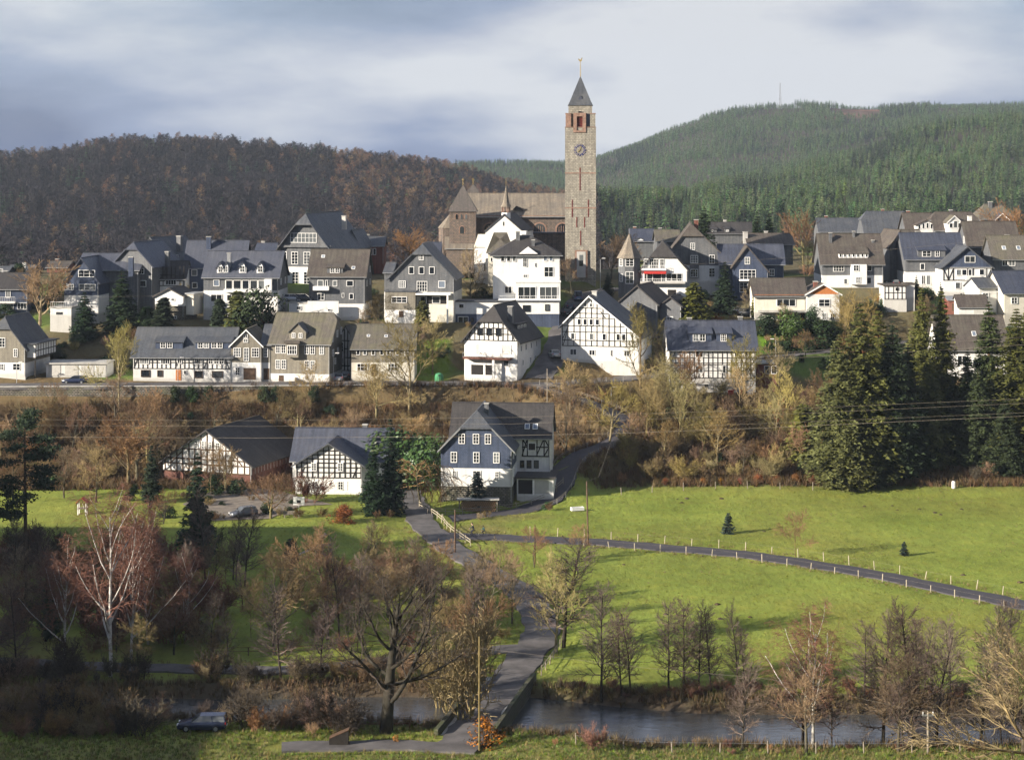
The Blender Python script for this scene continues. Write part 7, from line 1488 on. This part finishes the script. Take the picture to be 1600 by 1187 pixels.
# ---------------------------------------------------------------- fences
def off_path(name, o, s0, s1):
    hw, p = RP[name]; tn = np.gradient(p[:, :2], axis=0); tn /= np.linalg.norm(tn, axis=1)[:, None]; nr = np.c_[-tn[:, 1], tn[:, 0]]; q = p[:, :2]+nr*o; u = 800+F*q[:, 0]/q[:, 1]; return q[(u > s0) & (u < s1)]
post_me = {}
def fence(name, label, pts, step, hgt, wires_, mat, railmat=None, rail_r=.012, prad=.07):
    pts = np.array(pts)[:, :2]; s = np.r_[0, np.cumsum(np.linalg.norm(np.diff(pts, axis=0), axis=1))]; n = max(2, int(s[-1]/step)); q = [(float(np.interp(v, s, pts[:, 0])), float(np.interp(v, s, pts[:, 1]))) for v in np.linspace(0, s[-1], n)]
    b = Vector((q[0][0], q[0][1], t1(*q[0]))); r = tag(empty(name, b), label, 'fence'); rg = random.Random(len(q)); tops = []
    key = (mat.name, hgt, prad)
    if key not in post_me: V, Fc = [], []; tubes([([(0,0,-.3), (0,0,hgt)], [prad, prad*.85])], V, Fc, 6); post_me[key] = uvmesh('fence_post', V, Fc, mat, uv=False)
    for x, y in q:
        g = Vector((x, y, t1(x, y))); o = link('post', post_me[key], r, g-b); o.rotation_euler = (rg.gauss(0,.06), rg.gauss(0,.06), rg.random()*6); o.scale = (1, 1, .85+.3*rg.random()); tops.append(g-b)
    for w in wires_:
        for a, c in zip(tops, tops[1:]):
            if railmat is None: break
            V, Fc = [], []; tubes([([a+Vector((0,0,w*hgt)), c+Vector((0,0,w*hgt))], [rail_r]*2)], V, Fc, 4); link('rail', uvmesh('fence_rail', V, Fc, railmat, uv=False), r)
    return r
post_pale = plain('pale_fence_wood', (.42,.37,.28), .85, .2, 4)
fence('pasture_fence', 'post and wire fence on the far side of the meadow path', off_path('meadow_path', 3.0, 820, 1620), 3.7, 1.15, (.9,), post_pale, wood_grey, .006)
fence('pasture_fence', 'post and wire fence on the near side of the meadow path', off_path('meadow_path', -2.9, 900, 1620), 3.5, 1.05, (.9,), post_pale, wood_grey, .006)
fence('paddock_fence', 'wooden rail fence along the drive before the slate farmhouse', [G0(x, y) for x, y in ((655,792),(680,806),(690,815))]+[], 2.2, 1.1, (.85,.5), post_pale, post_pale, .06)
fence('paddock_fence', 'long wooden rail fence between drive and meadow', [G0(x, y) for x, y in ((668,803),(720,797),(760,793),(800,790),(850,782),(880,772))], 2.6, 1.1, (.85,.5), wood_grey, wood_grey, .05)
fence('lane_fence', 'pale rail fence right of the lane fork', off_path('lane', 2.9, 690, 790)[:14], 2.4, 1.1, (.9,.55), post_pale, post_pale, .05)
fence('hedge_fence', 'old posts along the upper meadow edge', [G0(x, y) for x, y in ((870,777),(960,775),(1040,771),(1160,769),(1270,770))], 4.5, 1.2, (), wood_grey)
fence('river_fence', 'dark rail fence on the near bank left of the old tree', [G0(x, y, .2) for x, y in ((455,1140),(520,1139),(600,1137),(640,1136))], 2.2, 1.1, (.85,.5), bark_brown, bark_brown, .06)
fence('lawn_fence', 'low dark fence behind the river path', [G0(x, y) for x, y in ((330,1025),(450,1025),(600,1012),(720,1000))], 3.2, 1.0, (.9,.5), bark_brown, bark_brown, .035)
fence('bank_fence', 'low post fence on the near right bank', [G0(x, y, .1) for x, y in ((900,1178),(1040,1180),(1250,1180),(1500,1180))], 3.5, 1.0, (.9,), wood_grey, metal_grey, .01)
# guard rail on road edge above the bank
def guard(name, label, path, off, s0, s1, hgt=.85):
    q = off_path(path, off, s0, s1); zs_ = [float(RP[path][1][np.argmin(((RP[path][1][:, :2]-p)**2).sum(1)), 2]) for p in q]; b = Vector((q[0][0], q[0][1], zs_[0])); r = tag(empty(name, b), label, 'guard rail'); pts = [Vector((x, y, z))-b for (x, y), z in zip(q, zs_)]
    V, Fc = [], []
    for a in pts[::2]: tubes([([a-Vector((0,0,.3)), a+Vector((0,0,hgt))], [.04, .04])], V, Fc, 4)
    link('posts', uvmesh('guard_posts', V, Fc, concrete, uv=False), r)['kind'] = 'stuff'
    for hh in (.55, .8): V, Fc = [], []; tubes([([a+Vector((0,0,hh)) for a in pts], [.028]*len(pts))], V, Fc, 4); link('rail', uvmesh('guard_rail', V, Fc, wood_grey, uv=False), r)
guard('guard_rail', 'steel guard rail along the curve of the ramp road', 'ramp_road', -2.3, 835, 990); guard('guard_rail', 'steel guard rail along the inner side of the ramp road', 'ramp_road', 2.3, 835, 990)
guard('guard_rail', 'thin railing on the road edge right of the wall', 'town_road', -3.2, 700, 1000)
# ---------------------------------------------------------------- bridge
bp_ = RP['lane'][1]; sel = bp_[(bp_[:, 1] > 176) & (bp_[:, 1] < 199)]; b = Vector((sel[0][0], sel[0][1], 0)); br = tag(empty('stone_bridge', b), 'stone bridge with mossy parapets carrying the lane over the river', 'bridge')
tn = np.gradient(sel[:, :2], axis=0); tn /= np.linalg.norm(tn, axis=1)[:, None]; nr = np.c_[-tn[:, 1], tn[:, 0]]
moss_stone = bricks('mossy_stone', (.12,.105,.08), (.08,.075,.055), (.035,.035,.025), .5, .3, .05, .9, (.06,.075,.025), .8, 1.0)
def ribbon(name, off, w, z0, z1, mat):
    V, Fc = [], []
    for i, p in enumerate(sel):
        a = p[:2]+nr[i]*(off-w/2); c = p[:2]+nr[i]*(off+w/2); V += [(a[0]-b.x, a[1]-b.y, z0), (c[0]-b.x, c[1]-b.y, z0), (c[0]-b.x, c[1]-b.y, z1), (a[0]-b.x, a[1]-b.y, z1)]
        if i: k = 4*i; Fc += [(k-4+j, k-4+(j+1) % 4, k+(j+1) % 4, k+j) for j in range(4)]
    Fc += [(0,1,2,3), tuple(range(len(V)-1, len(V)-5, -1))]; return link(name, uvmesh(name, V, Fc, mat), br)
ribbon('deck', 0, 4.7, -.5, .04, concrete); ribbon('parapet', 2.62, .4, -1.2, .75, moss_stone); ribbon('parapet', -2.62, .4, -1.2, .75, moss_stone)
for k in (len(sel)//4, len(sel)//2, 3*len(sel)//4): p = sel[k]; boxo('pier', p[0]-b.x-2.4, p[0]-b.x+2.4, p[1]-b.y-.7, p[1]-b.y+.7, -2.4, -.51, moss_stone, br)
fence('bridge_rail', 'pale wooden railing along the bridge embankment', [(p[0]+n_[0]*-3.05, p[1]+n_[1]*-3.05) for p, n_ in zip(bp_[(bp_[:, 1] > 201) & (bp_[:, 1] < 214)], np.array([[1., -.25]]*60))] if False else [(p[0]+3.0, p[1]) for p in bp_[(bp_[:, 1] > 199) & (bp_[:, 1] < 214)]], 1.8, 1.0, (.9,.5), wood_grey, wood_grey, .04)
# ---------------------------------------------------------------- farm and garden things
p = at(747, 297.5); wp = tag(empty('wood_pile', p), 'stacked firewood under a small roof before the slate farmhouse', 'wood pile')
log_c = plain('cut_log_ends', (.36,.22,.12), .85, .3, 5); lm_ = disc('log', .15, .8, log_c, 8); k = 0
for r_ in range(6):
    for c in range(17): link('log', lm_, wp, (-2.55+c*.315+(r_ % 2)*.155, 0, .16+r_*.275)).scale = (.9+.2*VR.random(), 1, .9+.2*VR.random())
for x in (-2.9, 2.95): boxo('post', x-.08, x+.08, -.45, -.3, -.2, 1.9, wood_grey, wp); boxo('post', x-.08, x+.08, .3, .45, -.2, 1.9, wood_grey, wp)
boxo('shelter_roof', -3.3, 3.3, -.9, .9, 1.9, 2.05, concrete, wp)
S('youngfir','christmas_tree', 746, 770, 737, 'small dark fir tree standing before the farmhouse window', d=299, sx=1.0)
p = at(467, 287.6); bh = tag(empty('basketball_hoop', p), 'basketball board with ring at the edge of the lawn', 'basketball hoop'); V, Fc = [], []; tubes([([(0,0,-.3), (0,0,2.6)], [.06, .06])], V, Fc, 6); link('pole', uvmesh('hoop_pole', V, Fc, metal_grey, uv=False), bh)
boxo('backboard', -.85, .85, -.12, -.04, 1.9, 3.1, white_paint, bh); boxo('target_square', -.3, .3, -.128, -.122, 2.2, 2.65, metal_dark, bh); V, Fc = [], []; tubes([([(.22*math.cos(a), -.4+.22*math.sin(a), 2.15) for a in np.linspace(0, 6.28, 13)], [.02]*13)], V, Fc, 4); link('ring', uvmesh('ring', V, Fc, red_awning, uv=False), bh)
p = at(452, 287.8); be = tag(empty('garden_bench', p, .2), 'wooden bench beside the basketball board', 'bench'); boxo('seat', -.9, .9, -.25, .25, .42, .48, wood_grey, be); boxo('backrest', -.9, .9, .2, .26, .5, .95, wood_grey, be)
for x in (-.7, .7): boxo('leg', x-.05, x+.05, -.22, .22, 0, .419, wood_grey, be)
# slide
p = at(503, 259); sl = tag(empty('garden_slide', p, R(200)), 'wooden play frame with metal slide on the lawn', 'slide'); V, Fc = [], []
steel = plain('slide_steel', (.6,.6,.62), .3, .1, 3, metal=.7)
V = [(-.1,-.28,1.6),(-.1,.28,1.6),(3.6,.28,.25),(3.6,-.28,.25),(-.1,-.28,1.75),(-.1,.28,1.75),(3.6,.28,.4),(3.6,-.28,.4)]; link('chute', uvmesh('chute', V, [(0,1,2,3),(0,3,7,4),(1,5,6,2)], steel, uv=False), sl)
for x in (-1.1, 0):
    for y in (-.5, .5): boxo('post', x-.06, x+.06, y-.06, y+.06, -.2, 2.6, wood_grey, sl)
boxo('platform', -1.2, .1, -.56, .56, 1.5, 1.59, wood_grey, sl); V, Fc = slab([[(-1.3,-.75,2.5),(-.55,-.75,3.1),(-.55,.75,3.1),(-1.3,.75,2.5)],[(-.55,-.75,3.1),(.2,-.75,2.5),(.2,.75,2.5),(-.55,.75,3.1)]], .08); link('roof', uvmesh('slide_roof', V, Fc, wood_grey), sl)
p = at(902, 293); tr = tag(empty('water_trough', p, .3), 'white bathtub trough on the sunny meadow', 'trough')
for nm, a in (('side', (-1,1,-.4,-.33,.1,.6)),('side', (-1,1,.33,.4,.1,.6)),('end', (-1,-.93,-.33,.33,.1,.6)),('end', (.93,1,-.33,.33,.1,.6)),('floor_panel', (-.93,.93,-.33,.33,.1,.16))): boxo(nm, *a, white_paint, tr)
p = at(129, 290); pt = tag(empty('playhouse', p), 'small red play tower on the left lawn', 'playhouse')
for x in (-.6, .6):
    for y in (-.5, .5): boxo('post', x-.07, x+.07, y-.07, y+.07, -.1, 1.9, white_paint, pt)
V, Fc = slab([[(-.9,-.8,1.85),(0,-.8,2.6),(0,.8,2.6),(-.9,.8,1.85)],[(0,-.8,2.6),(.9,-.8,1.85),(.9,.8,1.85),(0,.8,2.6)]], .07); link('roof', uvmesh('playhouse_roof', V, Fc, red_awning), pt); boxo('platform', -.7, .7, -.6, .6, .9, 1.0, wood_grey, pt)
p = at(12, 255); ts = tag(empty('covered_stack', p), 'stack under a pink red tarpaulin at the left edge', 'stack'); tarp = plain('pink_tarpaulin', (.45,.06,.10), .5, .15, 2, .4)
V, Fc = slab([[(-4,-1,1.7),(4,-1,1.75),(4,0,2.2),(-4,0,2.15)],[(-4,0,2.15),(4,0,2.2),(4,1,1.7),(-4,1,1.7)]], .12); link('tarpaulin', uvmesh('tarpaulin', V, Fc, tarp), ts)
for i in range(6): boxo('bale', -3.9+i*1.3, -2.7+i*1.3, -.9, .9, 0, 1.55, log_c, ts)
p = at(530, 174.2); ds = tag(empty('bin_shelter', p), 'dark slanted wooden bin shelter at the near road', 'shelter'); ds.scale = (.72, .72, .8); V = [(-1.2,-.6,0),(1.2,-.6,0),(1.2,.6,0),(-1.2,.6,0),(-1.2,-.6,.9),(1.2,-.6,1.9),(1.2,.6,1.9),(-1.2,.6,.9)]
link('box', uvmesh('bin_box', V, [(3,2,1,0),(0,1,5,4),(1,2,6,5),(2,3,7,6),(3,0,4,7)], timber, uv=False), ds); link('lid', uvmesh('bin_lid', [(x*1.05, y*1.1, z+.02+dz) for dz in (0, .07) for x, y, z in V[4:]], [(3,2,1,0),(4,5,6,7),(0,1,5,4),(1,2,6,5),(2,3,7,6),(3,0,4,7)], timber_brown, uv=False), ds)
p = hit(1490, 763); tb = tag(empty('feed_barrel', p), 'white plastic barrel at the shaded meadow edge', 'barrel'); n = 12; V = [(.32*k*math.cos(6.283*i/n), .32*k*math.sin(6.283*i/n), z) for z, k in ((0,.9),(.1,1),(1.0,1),(1.15,.8)) for i in range(n)]
link('drum', uvmesh('drum', V, [(a*n+i, a*n+(i+1) % n, a*n+n+(i+1) % n, a*n+n+i) for a in range(3) for i in range(n)]+[tuple(range(36, 48))], white_paint, uv=False), tb); boxo('cap', -.1, .1, -.1, .1, 1.151, 1.22, metal_grey, tb)
for px, l, c in ((1142, 'red crate at the foot of the grid timbered house', red_awning), (1160, 'red tub at the corner of the grid timbered house', red_awning), (1172, 'white sack pile at the corner of the grid timbered house', white_paint)):
    p = at(px, 347.5); cr = tag(empty('garden_crate' if c is red_awning else 'white_sack', p), l, 'crate' if c is red_awning else 'sack')
    boxo('base', -.5, .5, -.35, .35, 0, .75, c, cr); boxo('rim', -.54, .54, -.39, .39, .751, .83, c, cr)
# ---------------------------------------------------------------- two cyclists on the meadow path
skin = plain('skin', (.55,.36,.27), .6, .05, 5); cl_dark = plain('dark_clothes', (.025,.028,.045), .8, .2, 4); cl_turq = plain('turquoise_jacket', (.06,.25,.28), .75, .15, 4); hair_m = plain('dark_hair', (.03,.02,.015), .7, .2, 6); trousers = plain('dark_trousers', (.03,.03,.05), .8, .2, 4)
def rider(label, loc, hdg, s, jacket):
    j = [(0,0,.92),(.04,0,1.15),(.14,0,1.42),(.19,0,1.53),(.22,0,1.63)]; J = dict(pel=0, sp=1, ch=2, nk=3, hd=4)
    verts = [Vector(v) for v in j]; rad = [.15,.145,.155,.062,.08]; ed = [(0,1),(1,2),(2,3),(3,4)]
    def chain(start, pts, rr):
        a = start
        for p_, r_ in zip(pts, rr): verts.append(Vector(p_)); rad.append(r_); ed.append((a, len(verts)-1)); a = len(verts)-1
    for sy in (-1, 1):
        up = sy > 0
        chain(0, [(.03,.1*sy,.9), (.34,.12*sy,.80 if up else .62), (.12 if up else .16,.12*sy,.42 if up else .18), (.26 if up else .3,.12*sy,.36 if up else .12)], [.11,.075,.05,.045])
        chain(2, [(.15,.17*sy,1.42), (.3,.22*sy,1.18), (.52,.2*sy,1.04), (.60,.2*sy,1.02)], [.07,.05,.04,.038])
    me_ = bpy.data.meshes.new('body'); me_.from_pydata([tuple(v) for v in verts], ed, []); o = bpy.data.objects.new('tmp', me_); COL.objects.link(o); o.modifiers.new('s', 'SKIN'); o.modifiers.new('d', 'SUBSURF').levels = 1
    for i, r_ in enumerate(rad): me_.skin_vertices[0].data[i].radius = (r_, r_)
    me_.skin_vertices[0].data[0].use_root = True
    bpy.context.view_layer.update(); dg = bpy.context.evaluated_depsgraph_get(); bm_ = bpy.data.meshes.new_from_object(o.evaluated_get(dg)); bpy.data.objects.remove(o)
    bm_.materials.clear(); [bm_.materials.append(m_) for m_ in (jacket, trousers, skin)]
    for pl in bm_.polygons: pl.use_smooth = True; c = pl.center; pl.material_index = 2 if (c.z > 1.5 or c.x > .55) else (1 if c.z < .93 else 0)
    r = empty('person', loc, hdg); r.scale = (s, s, s); tag(r, label, 'person'); link('body', bm_, r)
    def sph(name, c, rx, rz_, mat, n=10, par=None):
        V = [(c[0]+rx*math.sin(math.pi*a/6)*math.cos(6.283*i/n), c[1]+rx*.9*math.sin(math.pi*a/6)*math.sin(6.283*i/n), c[2]+rz_*math.cos(math.pi*a/6)) for a in range(7) for i in range(n)]
        return link(name, uvmesh(name, V, [(a*n+i, a*n+n+i, a*n+n+(i+1) % n, a*n+(i+1) % n) for a in range(6) for i in range(n)], mat, smooth_=True, uv=False), par or r)
    hd = sph('head', (.24,0,1.68), .095, .125, skin); sph('hair', (.215,0,1.715), .105, .115, hair_m, par=hd); sph('nose', (.337,0,1.67), .016, .022, skin, 6, hd)
    for sy in (-1, 1): sph('eye', (.322,.035*sy,1.695), .012, .012, hair_m, 6, hd); sph('ear', (.23,.092*sy,1.675), .02, .032, skin, 6, hd)
    return r
tyre_m = {}
def bicycle(label, loc, hdg, s, paint):
    r = tag(empty('bicycle', loc, hdg), label, 'bicycle'); r.scale = (s, s, s)
    for x in (-.5, .55):
        V, Fc = [], []; tubes([([(x+.33*math.cos(a), 0, .34+.33*math.sin(a)) for a in np.linspace(0, 6.2832, 19)], [.02]*19)], V, Fc, 5); w = link('wheel', uvmesh('bike_tyre', V, Fc, rubber, uv=False), r)
        V, Fc = [], []
        for a in np.linspace(0, math.pi, 7)[:-1]: c, s_ = .32*math.cos(a), .32*math.sin(a); tubes([([(x-c, 0, .34-s_), (x+c, 0, .34+s_)], [.004]*2)], V, Fc, 3)
        link('spokes', uvmesh('spokes', V, Fc, metal_grey, uv=False), w)
    V, Fc = [], []; tubes([([a, b_], [.02, .02]) for a, b_ in (((-.5,0,.34),(0,0,.3)),((0,0,.3),(-.15,0,.82)),((-.5,0,.34),(-.13,0,.72)),((0,0,.3),(.42,0,.78)),((-.13,0,.72),(.42,0,.8)),((.55,0,.34),(.40,0,.95)))], V, Fc, 5); link('frame', uvmesh('bike_frame', V, Fc, paint, uv=False), r)
    V, Fc = [], []; tubes([([(.55,-.28,1.0), (.42,-.1,1.0), (.42,.1,1.0), (.55,.28,1.0)], [.015]*4)], V, Fc, 5); link('handlebar', uvmesh('handlebar', V, Fc, metal_dark, uv=False), r); boxo('saddle', -.28, 0, -.08, .08, .84, .90, metal_dark, r)
pz = RP['meadow_path'][1]
for px, l1, l2, s, jk, pc in ((741, 'person in dark clothes riding a bicycle on the path', 'dark bicycle ridden by the person in dark clothes', 1.12, cl_dark, metal_dark), (757, 'smaller person in turquoise jacket riding behind on the path', 'small bicycle ridden by the person in turquoise', .82, cl_turq, car_blue)):
    i = int(np.argmin(np.abs(800+F*pz[:, 0]/pz[:, 1]-px))); loc = Vector((pz[i, 0], pz[i, 1]+(.5 if px > 750 else -.6), pz[i, 2]+.08)); rider(l1, loc, R(178), s, jk); bicycle(l2, loc, R(178), s, pc)
# ---------------------------------------------------------------- air
m = bpy.data.materials.new('haze_air'); m.use_nodes = True; t = m.node_tree; t.nodes.clear(); ou = t.nodes.new('ShaderNodeOutputMaterial'); pv = t.nodes.new('ShaderNodeVolumePrincipled')
pv.inputs['Color'].default_value = (.66,.80,1,1); pv.inputs['Density'].default_value = .00006; pv.inputs['Anisotropy'].default_value = .1
t.links.new(pv.outputs[0], ou.inputs['Volume'])
zlo = float(ZZ.min())-1
hz_ = boxo('haze', -1510, 1510, -65, 3660, zlo, 260, m); tag(hz_, 'thin blue winter haze in the valley air', None, None, 'stuff'); hz_.visible_shadow = True
